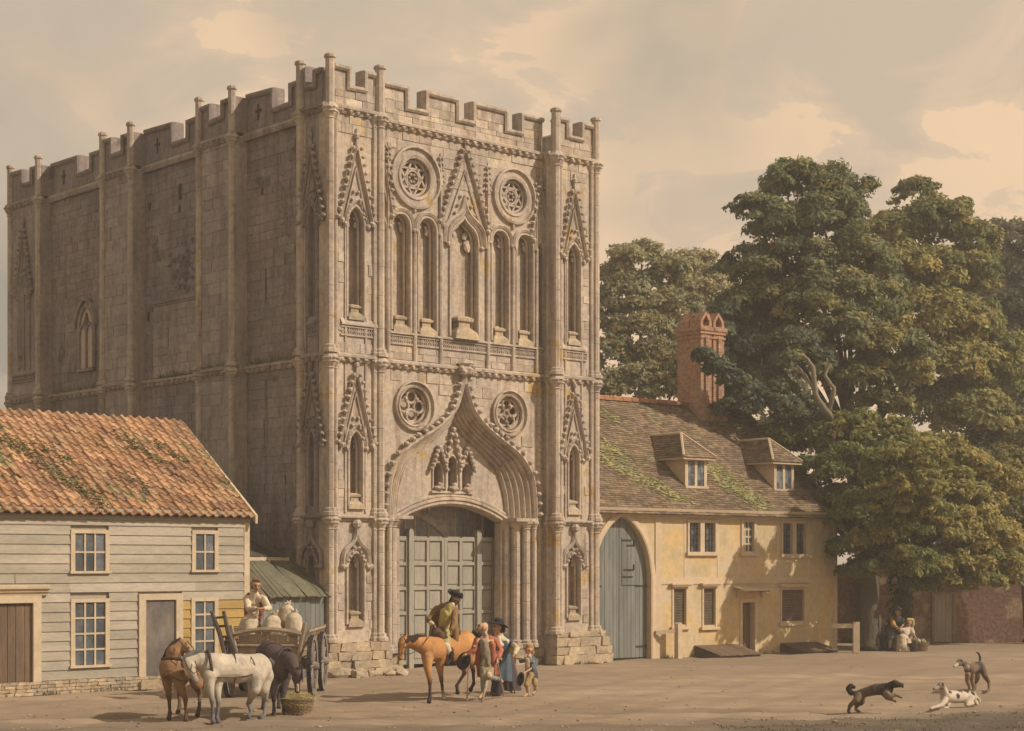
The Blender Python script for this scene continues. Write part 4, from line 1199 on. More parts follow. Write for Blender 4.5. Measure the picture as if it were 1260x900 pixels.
for x0, x1, z in ((1.62, 2.05, 3.92), (1.85, 2.2, 3.75), (1.70, 2.15, 2.95), (1.62, 2.1, 2.72), (.28, .75, 2.42), (2.2, 2.72, 2.42), (2.25, 2.72, .42)):
    b.box(x0, x1, -.166, -.145, z - .022, z + .022)
for z in (3.75, 2.95): b.box(2.13, 2.17, -.166, -.14, z - .02, z + .18)
b.box(1.61, 1.63, -.17, -.153, 2.44, 4.0); b.box(1.61, 2.3, -.17, -.153, 2.43, 2.45)
b.build('iron_straps', M['iron'], dleaf, kind='stuff')

def casement(x0, x1, z0, z1, lights, cols, rows, lead=True, glass='glass', fr=.09, mull=.13, name='window'):
    w = MB(FRONT); w.box(x0 + .03, x1 - .03, -.26, -.14, z0 + .02, z1 - .02); win = w.build(name, M['void'], cot)
    f = MB(FRONT)
    f.box(x0 - .02, x1 + .02, -.12, .05, z1 - fr, z1 + .02); f.box(x0 - .05, x1 + .05, -.12, .10, z0 - .04, z0 + fr)
    f.box(x0, x0 + fr, -.12, .045, z0 + fr, z1 - fr); f.box(x1 - fr, x1, -.12, .045, z0 + fr, z1 - fr)
    lw = (x1 - x0 - 2 * fr - (lights - 1) * mull) / lights
    for i in range(1, lights): f.box(x0 + fr + i * lw + (i - 1) * mull, x0 + fr + i * (lw + mull), -.12, .04, z0 + fr, z1 - fr)
    f.build('frame', M['trim'], win)
    g = MB(FRONT)
    for i in range(lights):
        a = x0 + fr + i * (lw + mull); cw_, ch_ = lw / cols, (z1 - z0 - 2 * fr) / rows
        for c_ in range(cols):
            for r_ in range(rows):
                t = RND.uniform(-.012, .012); q = MB(FRONT)
                q.add([(a + c_ * cw_ + .006, -.10 + t, z0 + fr + r_ * ch_ + .006), (a + (c_ + 1) * cw_ - .006, -.10 - t, z0 + fr + r_ * ch_ + .006), (a + (c_ + 1) * cw_ - .006, -.10 + t, z0 + fr + (r_ + 1) * ch_ - .006), (a + c_ * cw_ + .006, -.10, z0 + fr + (r_ + 1) * ch_ - .006)], [(0, 1, 2, 3)], RND.uniform(.6, 1.9))
                q.build('pane', M[glass], win)
        br = .012 if lead else .03
        for c_ in range(1, cols): g.box(a + c_ * cw_ - br, a + c_ * cw_ + br, -.108, -.075, z0 + fr, z1 - fr)
        for r_ in range(1, rows): g.box(a, a + lw, -.107, -.076, z0 + fr + r_ * ch_ - br, z0 + fr + r_ * ch_ + br)
    g.build('glazing_bar', M['trim' if not lead else 'iron'], win)
    return win
casement(*wins['w1'], 2, 3, 5, mull=.2); casement(*wins['w2'], 1, 3, 4, lead=False, fr=.11); casement(*wins['w3'], 2, 3, 5, mull=.2)
def lattice(x0, x1, z0, z1, lab=None):
    w = MB(FRONT); w.box(x0 + .05, x1 - .05, -.22, -.10, z0 + .04, z1 - .04); win = w.build('shuttered_window', M['lattice'], cot)
    f = MB(FRONT); f.box(x0, x0 + .07, -.1, .03, z0, z1); f.box(x1 - .07, x1, -.1, .03, z0, z1); f.box(x0 + .07, x1 - .07, -.1, .03, z1 - .06, z1); f.box(x0 - .08, x1 + .08, -.1, .10, z0 - .10, z0)
    f.box(x0 - .07, x1 + .07, 0, .13, z1 + .02, z1 + .08); f.box(x0 - .12, x1 + .12, 0, .17, z1 + .08, z1 + .13)
    f.build('frame', M['cheek'], win)
    g = MB(FRONT); n = int((x1 - x0 - .14) / .055)
    for i in range(n + 1): g.box(x0 + .07 + i * .055, x0 + .088 + i * .055, -.10, -.075, z0 + .02, z1 - .08)
    k = int((z1 - z0) / .09)
    for i in range(k): g.box(x0 + .07, x1 - .07, -.095, -.072, z0 + .03 + i * .09, z0 + .045 + i * .09)
    g.build('lattice_slat', M['lattice'], win, recalc=False)
lattice(*wins['l1']); lattice(*wins['l2']); lattice(*wins['l3'])
b = MB(FRONT); b.box(7.04, 7.78, -.28, -.24, .06, 1.82); d_ = cp('door', b, M['void'])
for i in range(4): piece('door_plank', M['bark'], d_, (7.12 + i * .15, .215, .94), (.142, .03, 1.74), j=.01)
b = MB(FRONT); b.box(6.94, 7.06, -.29, .03, 0, 1.92); b.box(7.68, 7.80, -.29, .03, 0, 1.92); b.box(7.06, 7.68, -.29, .028, 1.80, 1.92); b.build('door_frame', M['cheek'], d_)
b = MB(FRONT)
b.add([(6.55, 0, 2.34), (8.25, 0, 2.34), (6.55, .62, 2.22), (8.25, .62, 2.22), (6.55, 0, 2.40), (8.25, 0, 2.40), (6.55, .62, 2.27), (8.25, .62, 2.27)], [(0, 1, 3, 2), (4, 6, 7, 5), (2, 3, 7, 6), (0, 2, 6, 4), (1, 5, 7, 3)])
for x in (6.8, 8.0): b.prism([(x - .04, 2.3), (x + .04, 2.3), (x + .03, 1.98), (x - .03, 1.98)], 0, .10); b.box(x - .03, x + .03, .1, .45, 2.17, 2.24)
b.build('door_hood', M['trim'], d_)

# roof: tile courses, every tile with its own edge
b = MB(); b.add([(-.4, -.28, 4.75), (CL + .25, -.28, 4.75), (CL + .25, 4.9, 9.06), (-.4, 4.9, 9.06), (CL + .25, 10.1, 4.7), (-.4, 10.1, 4.7)], [(0, 1, 2, 3), (3, 2, 4, 5)])
croof = cp('roof', b, M['shingle'])
csl = math.atan2(4.31, 5.18); clen = math.hypot(4.31, 5.18); cs_, sn_ = math.cos(csl), math.sin(csl)
def shingles(mb, x_at, d0, d1, P, gauge=.115, wmin=.16, wmax=.26, th=.022):
    """P(x, d, h) gives a point on the slope; x_at(d) the run of each course"""
    d = d0
    while d < d1:
        xa, xb = x_at(d); x = xa - RND.uniform(0, .1); sag = 0
        while x < xb:
            w_ = RND.uniform(wmin, wmax); a, e = max(x, xa), min(x + w_, xb); x += w_
            if e - a < .03: continue
            lift = RND.uniform(.0, .012); k = RND.uniform(.62, 1.32)
            t = (k, k * RND.uniform(.95, 1.03), k * RND.uniform(.88, 1.05))
            v = [P(a + .004, d - RND.uniform(0, .015), .012 + th + lift), P(e - .004, d - RND.uniform(0, .015), .012 + th + lift), P(e - .004, min(d + gauge * 1.3, d1), .014), P(a + .004, min(d + gauge * 1.3, d1), .014),
                 P(a + .004, d, .002), P(e - .004, d, .002)]
            mb.add(v, [(0, 1, 2, 3), (0, 4, 5, 1), (0, 3, 4), (1, 5, 2)], t)
        d += gauge * RND.uniform(.93, 1.07)
def MP(x, d, h):
    dip = .05 * math.sin(x * .55 + 1) * math.sin(math.pi * min(1, max(0, d / clen)))
    return (x, -.28 + d * cs_ - h * sn_, 4.75 + d * sn_ + (h + dip + .03) * cs_)
b = MB(); shingles(b, lambda d: (-.4, CL + .27), 0, clen, MP)
b.build('roof_tiles', M['shingle'], croof, kind='stuff', recalc=False)
for x in np.arange(-.35, CL + .1, .44):
    q = MB(); q.loft([[(x + e, 4.9 + .17 * math.cos(a), 9.08 + .15 * math.sin(a)) for a in np.linspace(-.2, math.pi + .2, 6)] for e in (0, .42)]); q.build('ridge_tile', M['ridge'], croof, recalc=False)
b = MB()
b.add([(CL + e, y, z) for e in (.26, .32) for y, z in ((-.3, 4.66), (-.3, 4.86), (4.9, 9.16), (4.9, 8.9))], [(0, 1, 2, 3), (4, 7, 6, 5), (0, 4, 5, 1), (1, 5, 6, 2), (2, 6, 7, 3), (3, 7, 4, 0)])
b.build('verge_board', M['cheek'], croof)
q = MB(); R = random.Random(8)
for (x0, d0, x1, d1, n, s) in ((1.5, 5.6, 3.4, 3.2, 520, .28), (1.6, 3.6, 4.6, .9, 640, .24), (7.0, 3.3, 8.2, .7, 900, .32), (9.7, 6.0, 11.2, 5.2, 80, .25), (3.0, 5.9, 5.0, 5.5, 90, .2)):
    for _ in range(n):
        t = R.random(); x = x0 + (x1 - x0) * t + R.gauss(0, s); d = d0 + (d1 - d0) * t + R.gauss(0, s)
        if not (.1 < d < clen - .1 and -.3 < x < CL): continue
        a = MP(x, d, .06); RND.seed(R.random()); q.lump(a[0], a[1] + .02, a[2] - .035, R.uniform(.035, .10), (1.3, 1, .45), R.uniform(.8, 1.9))
q.build('roof_moss', M['mossclump'], croof, kind='stuff', recalc=False)
RND.seed(21)

def dormer(x0, lab):
    """front between x0 and x0 + 1.0, set in the slope"""
    x1 = x0 + 1.02; z0, z1 = 5.74, 6.80; yf = .98
    on = lambda z: (z - 4.98) / CRF                     # depth where the main slope reaches height z
    bm_ = MB(); bm_.add([(x0, yf + .02, z0), (x0, yf + .02, z1), (x0, on(z1) + .1, z1), (x1, yf + .02, z0), (x1, yf + .02, z1), (x1, on(z1) + .1, z1)], [(0, 1, 2), (3, 5, 4), (0, 3, 4, 1), (1, 4, 5, 2)])
    dm = bm_.build('dormer', M['cheek'], cot)
    f = MB()
    f.box(x0 - .02, x1 + .02, yf - .05, yf + .03, z1 - .10, z1 + .02); f.box(x0 - .04, x1 + .04, yf - .10, yf + .03, z0 - .03, z0 + .09)
    f.box(x0 - .01, x0 + .12, yf - .04, yf + .03, z0 + .09, z1 - .10); f.box(x1 - .12, x1 + .01, yf - .04, yf + .03, z0 + .09, z1 - .10); f.box((x0 + x1) / 2 - .06, (x0 + x1) / 2 + .06, yf - .035, yf + .03, z0 + .09, z1 - .10)
    f.build('dormer_frame', M['trim'], dm)
    for s in (0, 1):
        a = x0 + .12 if s == 0 else (x0 + x1) / 2 + .06; e = (x0 + x1) / 2 - .06 if s == 0 else x1 - .12
        for c_ in range(2):
            for r_ in range(4):
                wv, hv = (e - a) / 2, (z1 - z0 - .19) / 4; q = MB(); t = RND.uniform(-.01, .01)
                q.add([(a + c_ * wv + .007, yf - .01 + t, z0 + .09 + r_ * hv + .007), (a + (c_ + 1) * wv - .007, yf - .01 - t, z0 + .09 + r_ * hv + .007), (a + (c_ + 1) * wv - .007, yf - .01 + t, z0 + .09 + (r_ + 1) * hv - .007), (a + c_ * wv + .007, yf - .01, z0 + .09 + (r_ + 1) * hv - .007)], [(0, 1, 2, 3)], RND.uniform(.7, 2.2))
                q.build('pane', M['glass'], dm)
    # hipped cap
    ze, za = z1 + .02, 7.66; ex0, ex1, ey = x0 - .26, x1 + .24, yf - .22; xm = (x0 + x1) / 2; ya = yf + .72
    c_ = MB()
    ring = [(ex0, on(ze) + .15), (ex0, ey), (ex1, ey), (ex1, on(ze) + .15)]
    c_.add([(a, y, ze - .09) for a, y in ring] + [(a, y, ze) for a, y in ring], [(0, 1, 5, 4), (1, 2, 6, 5), (2, 3, 7, 6), (0, 3, 2, 1), (4, 5, 6, 7)])
    c_.build('dormer_cornice', M['trim'], dm)
    c_ = MB(); c_.add([(ex0, on(ze) + .15, ze + .01), (ex0, ey, ze + .01), (ex1, ey, ze + .01), (ex1, on(ze) + .15, ze + .01), (xm, ya, za), (xm, on(za) + .1, za)], [(1, 2, 4), (0, 1, 4, 5), (3, 5, 4, 2)])
    cap = c_.build('dormer_roof', M['shingle'], dm)
    c_ = MB()
    hs = math.hypot(ya - ey, za - ze)
    shingles(c_, lambda d: (ex0 + (xm - ex0) * d / hs, ex1 - (ex1 - xm) * d / hs), -.03, hs, lambda x, d, h: (x, ey + (ya - ey) * d / hs - h * .7, ze + (za - ze) * d / hs + h * .7))
    for s in (0, 1):
        ex = ex0 if s == 0 else ex1; hs2 = math.hypot(xm - ex, za - ze); sg = -1 if s == 0 else 1
        shingles(c_, lambda d: (ey + (ya - ey) * d / hs2, on(ze) + (on(za) - on(ze)) * d / hs2 + .05), -.03, hs2, lambda y, d, h: (ex + (xm - ex) * d / hs2 + sg * h * .7, y, ze + (za - ze) * d / hs2 + h * .7))
    c_.build('roof_tiles', M['shingle'], cap, kind='stuff', recalc=False)
    c_ = MB()
    for a, e in (((ex0, ey, ze), (xm, ya, za)), ((ex1, ey, ze), (xm, ya, za)), ((xm, ya, za), (xm, on(za), za))):
        c_.tube([(a[0], a[1], a[2] + .04), (e[0], e[1], e[2] + .04)], .05, n=5)
    c_.build('dormer_hip_tiles', M['cheek'], cap)
dormer(5.26, 1); dormer(9.68, 2)

# chimney: a brick stack of clustered flues with little gabled caps
chx, chy = 9.15, 4.15
b = MB()
b.box(chx - .05, chx + 1.30, chy - .05, chy + 1.35, 8.2, 9.0)
b.box(chx, chx + .56, chy, chy + 1.25, 9.0, 12.0); b.box(chx + .66, chx + 1.22, chy, chy + 1.25, 9.0, 12.0); b.box(chx + .5, chx + .7, chy + .14, chy + 1.12, 9.0, 12.0)
b.box(chx + .2, chx + .36, chy - .07, chy + .01, 9.0, 11.6); b.box(chx + .86, chx + 1.02, chy - .07, chy + .01, 9.0, 11.6)
for z0, z1, e in ((9.0, 9.12, .06), (11.55, 11.63, .04), (11.72, 11.84, .05), (11.84, 11.98, .09)):
    for a in (0, .66): b.box(chx + a - e, chx + a + .56 + e, chy - e, chy + 1.25 + e, z0, z1 + .001)
ch = cp('chimney', b, M['chimney'])
for a in (0, .34, .66):
    for dy in ((0, .64) if a != .34 else (.2,)):
        w_ = .56 if a != .34 else .36
        q = MB(lambda u, w, z, dy=dy: (u, chy + dy - w, z))
        xa = chx + a + (0.0 if a != .34 else .08)
        q.plate([(xa, 11.98), (xa, 12.22), (xa + w_ / 2, 12.56), (xa + w_, 12.22), (xa + w_, 11.98)], [[(xa + w_ * .22, 12.02), (xa + w_ * .22, 12.2), (xa + w_ / 2, 12.42), (xa + w_ * .78, 12.2), (xa + w_ * .78, 12.02)]], 0, -.58 if a != .34 else -.3)
        q.build('flue_cap', M['chimney'], ch)
        q = MB(); q.box(xa + w_ * .2, xa + w_ * .8, chy + dy + .45, chy + dy + .5, 12.0, 12.4); q.build('flue_void', M['void'], ch)

# ------------------------------------------------------------------ things along the cottage front
def loc_c(x, y): return (CO[0] + math.cos(CT) * x - math.sin(CT) * y, CO[1] + math.sin(CT) * x + math.cos(CT) * y, 0)
def railing(name, label, x0, x1, y, zt, loc):
    t = thing(name, label, 'railing', loc, CT)
    return t
t = thing('white_railing', 'short white post and rail beside the big arched door', 'railing', loc_c(3.62, -.42), CT)
b = MB(); b.box(-.10, .10, -.09, .09, 0, 1.16); b.prism([(-.10, 1.16), (0, 1.2), (.10, 1.16)], -.09, .09); b.build('post', M['trim'], t)
b = MB(); b.add([(-.75, .28, .80), (-.75, .36, .80), (-.75, .36, .93), (-.75, .28, .93), (-.08, -.04, .84), (-.08, .04, .84), (-.08, .04, .97), (-.08, -.04, .97)], [(0, 1, 2, 3), (4, 7, 6, 5), (0, 4, 5, 1), (1, 5, 6, 2), (2, 6, 7, 3), (3, 7, 4, 0)]); b.build('rail', M['trim'], t)
t = thing('white_railing', 'short white post and rail at the far corner of the cottage, by the tree', 'railing', (12.1, 61.75, 0), 0)
b = MB(); b.box(-.11, .11, -.10, .10, 0, 1.10); b.build('post', M['trim'], t)
b = MB(); b.box(-.85, -.10, -.045, .045, .88, 1.04); b.build('rail', M['trim'], t)
def hatch(label, x, y, w, d, h):
    t = thing('cellar_hatch', label, 'hatch', loc_c(x, y), CT)
    b = MB(); b.add([(0, 0, 0), (w, 0, 0), (w, -d, 0), (0, -d, 0), (0, 0, h), (w, 0, h), (w, -d, .07), (0, -d, .07)], [(0, 1, 5, 4), (0, 4, 7, 3), (1, 2, 6, 5), (3, 7, 6, 2)]); b.build('hatch_frame', M['darkwood'], t)
    n = 7; s_ = math.atan2(h - .07, d)
    for i in range(n):
        piece('hatch_plank', M['bark'], t, (w * (i + .5) / n, -d / 2 - .03, (h + .07) / 2 + .02), (w / n - .015, math.hypot(d, h) + .06, .03), (s_, 0, 0), j=.01)
hatch('low sloping brown cellar hatch below the second latticed window', 4.75, -.03, 2.0, 1.15, .34)
hatch('low sloping brown cellar hatch below the wide boarded window', 8.95, -.03, 1.9, 1.0, .30)

# ------------------------------------------------------------------ brick garden wall on the right
gw = thing('brick_wall', 'long weathered red brick garden wall behind the trees', 'wall', (12.0, 70.0, 0), math.radians(-.7))
b = MB(); b.box(-3.0, 4.75, -.15, .2, 0, 2.8); b.box(4.749, 5.55, -.149, .2, 1.95, 2.8); b.box(5.551, 30, -.15, .2, 0, 2.8); b.build('brickwork', M['brickwall'], gw)
b = MB()
for x in np.arange(-3, 30, .34): b.box(x, x + .33, -.20, .25, 2.8 + RND.uniform(-.01, .01), 2.9, RND.uniform(.8, 1.2))
b.build('coping_bricks', M['brickwall'], gw, kind='stuff')
b = MB(); b.box(4.76, 5.54, -.10, -.05, 0, 1.94); gd = b.build('garden_door', M['void'], gw)
for i in range(5): piece('door_plank', M['paledoor'], gd, (4.85 + i * .152, -.13, .97), (.145, .04, 1.9), j=.01)
b = MB(); b.box(4.68, 4.78, -.22, -.1, 0, 2.02); b.box(5.52, 5.62, -.22, -.1, 0, 2.02); b.box(4.78, 5.52, -.22, -.1, 1.92, 2.02); b.build('door_frame', M['wood'], gd)

# ------------------------------------------------------------------ trees: tapered trunks and limbs, crowns of leafy clumps
NR = np.random.default_rng(4)
def crown(name, lobes, parent, base, dens=1.0, leaf=.13, tones=((.050, .070, .028), (.095, .105, .034)), thin=1.0):
    """lobes = (x, y, z, rx, rz, tone 0-1, warmth 0-1); each lobe is a heap of leafy tufts with gaps between them"""
    C_, Nn, Tt = [], [], []
    for (x, y, z, rx, rz, tone, warm) in lobes:
        ry = (rx + rz) * .5
        nt = int((22 + 15 * rx * rz) * thin)
        d = NR.normal(size=(nt, 3)); d /= np.linalg.norm(d, axis=1)[:, None]
        d[:, 2] = np.where(d[:, 2] < -.35, -d[:, 2], d[:, 2])
        rr = NR.uniform(.62, 1.04, nt)
        tc = np.stack([x + d[:, 0] * rx * rr, y + d[:, 1] * ry * rr, z + d[:, 2] * rz * rr], 1)
        tr = NR.uniform(.20, .40, nt) * (rx * ry * rz) ** (1 / 3) ** 1.0
        tr = np.clip(tr, .26, .85)
        tw = NR.normal(0, .10, nt)
        for k in range(nt):
            n = int(125 * dens * (tr[k] / .45) ** 2 * (.13 / leaf) ** 1.8)
            e = NR.normal(size=(n, 3)); e /= np.linalg.norm(e, axis=1)[:, None]
            e[:, 2] = np.abs(e[:, 2]) * 1.0 - .75 * NR.random(n) ** 1.5
            r = tr[k] * NR.uniform(.45, 1.05, n) ** .6
            p = tc[k] + e * r[:, None] * np.array([1.12, 1.12, .92])
            C_.append(p)
            nn = e * .7 + d[k] * .35 + np.array([0, -.12, .42]) + NR.normal(0, .5, (n, 3)); Nn.append(nn)
            g = np.clip(tone * 1.25 - .1 + tw[k] * 1.4 + NR.normal(0, .14, n), 0, 1)[:, None]  # lobe tones also paint highlights on the lit clumps
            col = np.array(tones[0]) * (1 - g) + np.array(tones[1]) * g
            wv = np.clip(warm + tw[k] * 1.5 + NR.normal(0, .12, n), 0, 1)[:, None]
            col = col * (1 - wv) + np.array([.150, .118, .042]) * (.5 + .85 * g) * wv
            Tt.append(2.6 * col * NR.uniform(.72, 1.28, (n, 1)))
    C_ = np.concatenate(C_); Nn = np.concatenate(Nn); Tt = np.concatenate(Tt); n = len(C_)
    Nn /= np.linalg.norm(Nn, axis=1)[:, None]
    a = np.cross(Nn, NR.normal(size=(n, 3))); a /= np.linalg.norm(a, axis=1)[:, None] + 1e-9
    b_ = np.cross(Nn, a)
    s = leaf * NR.uniform(.65, 1.35, n)[:, None]
    C_ = C_ - np.array(base)
    V = np.stack([C_ - a * s, C_ - b_ * s * .45, C_ + a * s, C_ + b_ * s * .45], 1).reshape(-1, 3).astype(np.float32)
    me = bpy.data.meshes.new(name)
    me.vertices.add(n * 4); me.vertices.foreach_set('co', V.ravel())
    me.loops.add(n * 4); me.loops.foreach_set('vertex_index', np.arange(n * 4, dtype=np.int32))
    me.polygons.add(n); me.polygons.foreach_set('loop_start', np.arange(0, n * 4, 4, dtype=np.int32))
    try: me.polygons.foreach_set('loop_total', np.full(n, 4, dtype=np.int32))
    except Exception: pass
    me.update(calc_edges=True)
    ca = me.color_attributes.new('tint', 'FLOAT_COLOR', 'CORNER')
    buf = np.ones((n * 4, 4), dtype=np.float32); buf[:, :3] = np.repeat(Tt, 4, axis=0)
    ca.data.foreach_set('color', buf.ravel())
    me.materials.append(M['leaf'])
    return link(name, me, parent)

def limb(parent, name, pts, radii, m_, base, n=9, wob=.06):
    P = smoothpath([tuple(Vector(p) - Vector(base)) for p in pts], 5)
    m = len(P); R_ = [radii[0] + (radii[-1] - radii[0]) * (i / (m - 1)) ** .8 for i in range(m)]
    if len(radii) == 3: R_ = [radii[0] + (radii[1] - radii[0]) * min(1, i / (m * .15)) if i < m * .15 else radii[1] + (radii[2] - radii[1]) * (i - m * .15) / (m * .85) for i in range(m)]
    P = [(p[0] + RND.uniform(-wob, wob) * .5, p[1] + RND.uniform(-wob, wob) * .5, p[2]) for p in P]
    b = MB(); b.tube(P, R_, n=n); return b.build(name, m_, parent, smooth=True)

def tree(label, base, trunk, limbs, lobes, group=None, bark='trunk', **k):
    t = thing('broadleaf_tree', label, 'tree', base, 0, group)
    tr = limb(t, 'trunk', trunk[0], trunk[1], M[bark], base, n=11)
    for p, r in limbs: limb(t, 'limb', p, r, M['palebranch'], base)
    # every clump of the crown hangs on a limb of its own
    top = Vector(trunk[0][-1])
    for i, l in enumerate(lobes):
        if i % 2 == 0:
            c = Vector(l[:3]); mid = (top + c) / 2 + Vector((0, 0, -.3))
            limb(t, 'limb', [tuple(top - Vector((0, 0, .2))), tuple(mid), tuple(c)], (trunk[1][-1] * .55, .04), M[bark], base, n=6)
    crown('crown', lobes, t, base, **k)
    return t

def LB(lst): return lst
TREES = {}
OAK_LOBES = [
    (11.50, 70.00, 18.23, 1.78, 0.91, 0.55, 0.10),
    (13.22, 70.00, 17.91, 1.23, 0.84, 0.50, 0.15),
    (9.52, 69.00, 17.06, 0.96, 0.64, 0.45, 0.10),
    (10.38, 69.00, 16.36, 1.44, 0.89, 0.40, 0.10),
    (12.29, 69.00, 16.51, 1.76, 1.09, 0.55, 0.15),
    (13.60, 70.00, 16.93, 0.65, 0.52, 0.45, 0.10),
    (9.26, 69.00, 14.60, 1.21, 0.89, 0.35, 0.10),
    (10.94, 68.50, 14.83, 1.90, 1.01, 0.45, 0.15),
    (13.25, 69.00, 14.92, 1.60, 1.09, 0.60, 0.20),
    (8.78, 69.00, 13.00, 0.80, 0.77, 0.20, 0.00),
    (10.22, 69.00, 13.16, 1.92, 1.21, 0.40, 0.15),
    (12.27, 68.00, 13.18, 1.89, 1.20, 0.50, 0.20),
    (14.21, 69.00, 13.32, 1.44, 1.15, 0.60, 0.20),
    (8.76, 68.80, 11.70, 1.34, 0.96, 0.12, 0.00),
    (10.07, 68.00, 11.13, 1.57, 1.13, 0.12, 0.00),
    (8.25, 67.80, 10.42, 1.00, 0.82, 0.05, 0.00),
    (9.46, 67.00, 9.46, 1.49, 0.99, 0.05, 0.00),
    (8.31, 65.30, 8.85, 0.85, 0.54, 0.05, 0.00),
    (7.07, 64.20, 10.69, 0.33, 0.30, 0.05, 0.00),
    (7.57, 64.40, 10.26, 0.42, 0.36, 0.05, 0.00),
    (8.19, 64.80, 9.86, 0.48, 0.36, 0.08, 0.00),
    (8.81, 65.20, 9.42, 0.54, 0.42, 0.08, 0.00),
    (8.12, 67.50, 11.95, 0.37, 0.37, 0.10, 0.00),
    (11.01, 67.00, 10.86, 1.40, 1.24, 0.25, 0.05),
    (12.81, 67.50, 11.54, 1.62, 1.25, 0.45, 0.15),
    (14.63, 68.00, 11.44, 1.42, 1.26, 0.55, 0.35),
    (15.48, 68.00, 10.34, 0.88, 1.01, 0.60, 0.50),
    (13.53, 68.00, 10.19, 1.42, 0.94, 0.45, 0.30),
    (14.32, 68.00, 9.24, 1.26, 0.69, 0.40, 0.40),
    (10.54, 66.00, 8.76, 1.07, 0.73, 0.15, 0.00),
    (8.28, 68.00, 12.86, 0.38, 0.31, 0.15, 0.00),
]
TALL_LOBES = [
    (18.44, 80.00, 19.86, 1.11, 0.74, 0.35, 0.15),
    (17.40, 80.00, 18.64, 0.74, 0.52, 0.30, 0.10),
    (20.47, 80.00, 19.27, 0.48, 0.44, 0.35, 0.15),
    (18.83, 79.00, 18.08, 2.01, 1.24, 0.35, 0.20),
    (17.18, 79.00, 17.53, 1.46, 1.24, 0.50, 0.20),
    (20.76, 79.00, 17.35, 1.02, 1.17, 0.45, 0.30),
    (17.69, 78.00, 15.72, 2.17, 1.44, 0.60, 0.25),
    (19.85, 78.00, 15.54, 1.62, 1.44, 0.45, 0.30),
    (18.53, 77.00, 13.60, 2.32, 1.60, 0.60, 0.35),
    (20.26, 77.50, 13.31, 1.43, 1.61, 0.50, 0.35),
    (18.94, 76.50, 11.41, 2.12, 1.59, 0.60, 0.40),
    (20.84, 77.00, 11.11, 1.43, 1.60, 0.55, 0.30),
    (18.05, 76.50, 9.64, 1.42, 1.24, 0.30, 0.20),
    (19.69, 76.00, 9.25, 1.93, 1.41, 0.45, 0.20),
    (21.28, 76.00, 8.37, 1.41, 1.58, 0.45, 0.30),
    (20.05, 76.00, 7.31, 1.76, 1.23, 0.40, 0.20),
    (21.38, 77.00, 11.82, 1.07, 1.43, 0.40, 0.25),
]
GREY_LOBES = [
    (25.97, 92.00, 20.23, 1.28, 0.94, 0.50, 0.10),
    (25.33, 92.00, 18.82, 1.28, 1.19, 0.40, 0.10),
    (26.53, 91.00, 18.23, 1.47, 1.68, 0.40, 0.10),
    (25.06, 91.00, 16.55, 1.47, 1.47, 0.30, 0.10),
    (26.32, 90.00, 15.36, 1.87, 1.87, 0.20, 0.00),
    (24.78, 90.00, 14.11, 1.46, 1.67, 0.15, 0.00),
    (26.03, 89.00, 12.34, 1.85, 1.85, 0.15, 0.00),
    (25.74, 88.00, 9.80, 1.63, 1.63, 0.25, 0.00),
    (24.67, 86.00, 6.86, 2.39, 1.99, 0.20, 0.00),
    (27.58, 91.00, 16.34, 1.89, 2.53, 0.30, 0.00),
    (27.49, 90.00, 11.20, 2.08, 2.92, 0.20, 0.00),
    (23.13, 84.00, 4.44, 2.33, 1.75, 0.10, 0.00),
    (25.76, 85.00, 5.25, 1.97, 2.36, 0.10, 0.00),
    (20.21, 84.00, 4.83, 2.33, 1.75, 0.05, 0.00),
    (17.49, 84.00, 5.22, 2.33, 1.94, 0.05, 0.00),
    (20.92, 80.00, 2.90, 2.22, 1.11, 0.05, 0.00),
    (17.77, 80.00, 2.90, 2.22, 1.11, 0.05, 0.00),
]
CHEST_LOBES = [
    (11.30, 66.00, 7.69, 1.22, 0.79, 0.25, 0.05),
    (10.08, 66.00, 7.84, 0.79, 0.55, 0.20, 0.00),
    (12.58, 65.50, 7.96, 1.36, 0.79, 0.50, 0.10),
    (14.09, 65.50, 7.66, 1.27, 0.79, 0.55, 0.20),
    (11.13, 65.00, 6.42, 0.96, 0.72, 0.20, 0.05),
    (12.44, 64.00, 6.52, 1.48, 0.83, 0.40, 0.10),
    (14.07, 64.00, 6.22, 1.42, 0.83, 0.45, 0.20),
    (12.05, 64.30, 5.19, 1.01, 0.77, 0.20, 0.10),
    (12.89, 63.00, 4.95, 1.60, 0.87, 0.35, 0.15),
    (12.39, 63.00, 3.55, 0.93, 0.76, 0.15, 0.05),
    (12.92, 62.30, 3.78, 1.21, 0.81, 0.35, 0.30),
    (14.43, 63.00, 4.42, 1.52, 0.93, 0.45, 0.30),
    (12.46, 62.60, 2.82, 0.75, 0.41, 0.10, 0.05),
    (13.69, 62.30, 2.97, 1.38, 0.63, 0.25, 0.20),
    (11.73, 65.00, 4.76, 0.42, 0.48, 0.10, 0.00),
    (12.86, 61.50, 6.25, 0.63, 0.57, 0.40, 0.20),
    (13.52, 61.50, 6.96, 0.68, 0.57, 0.50, 0.20),
    (13.56, 60.80, 5.51, 0.73, 0.62, 0.45, 0.25),
    (13.18, 60.60, 4.38, 0.67, 0.50, 0.40, 0.30),
    (14.30, 60.60, 4.94, 0.67, 0.56, 0.40, 0.30),
    (13.88, 60.60, 3.26, 0.73, 0.45, 0.35, 0.30),
    (12.95, 59.80, 6.52, 0.83, 0.61, 0.50, 0.25),
    (13.61, 59.40, 5.73, 0.93, 0.71, 0.50, 0.35),
    (12.81, 59.90, 5.14, 0.72, 0.61, 0.35, 0.25),
    (14.07, 59.60, 6.70, 0.83, 0.55, 0.50, 0.40),
]
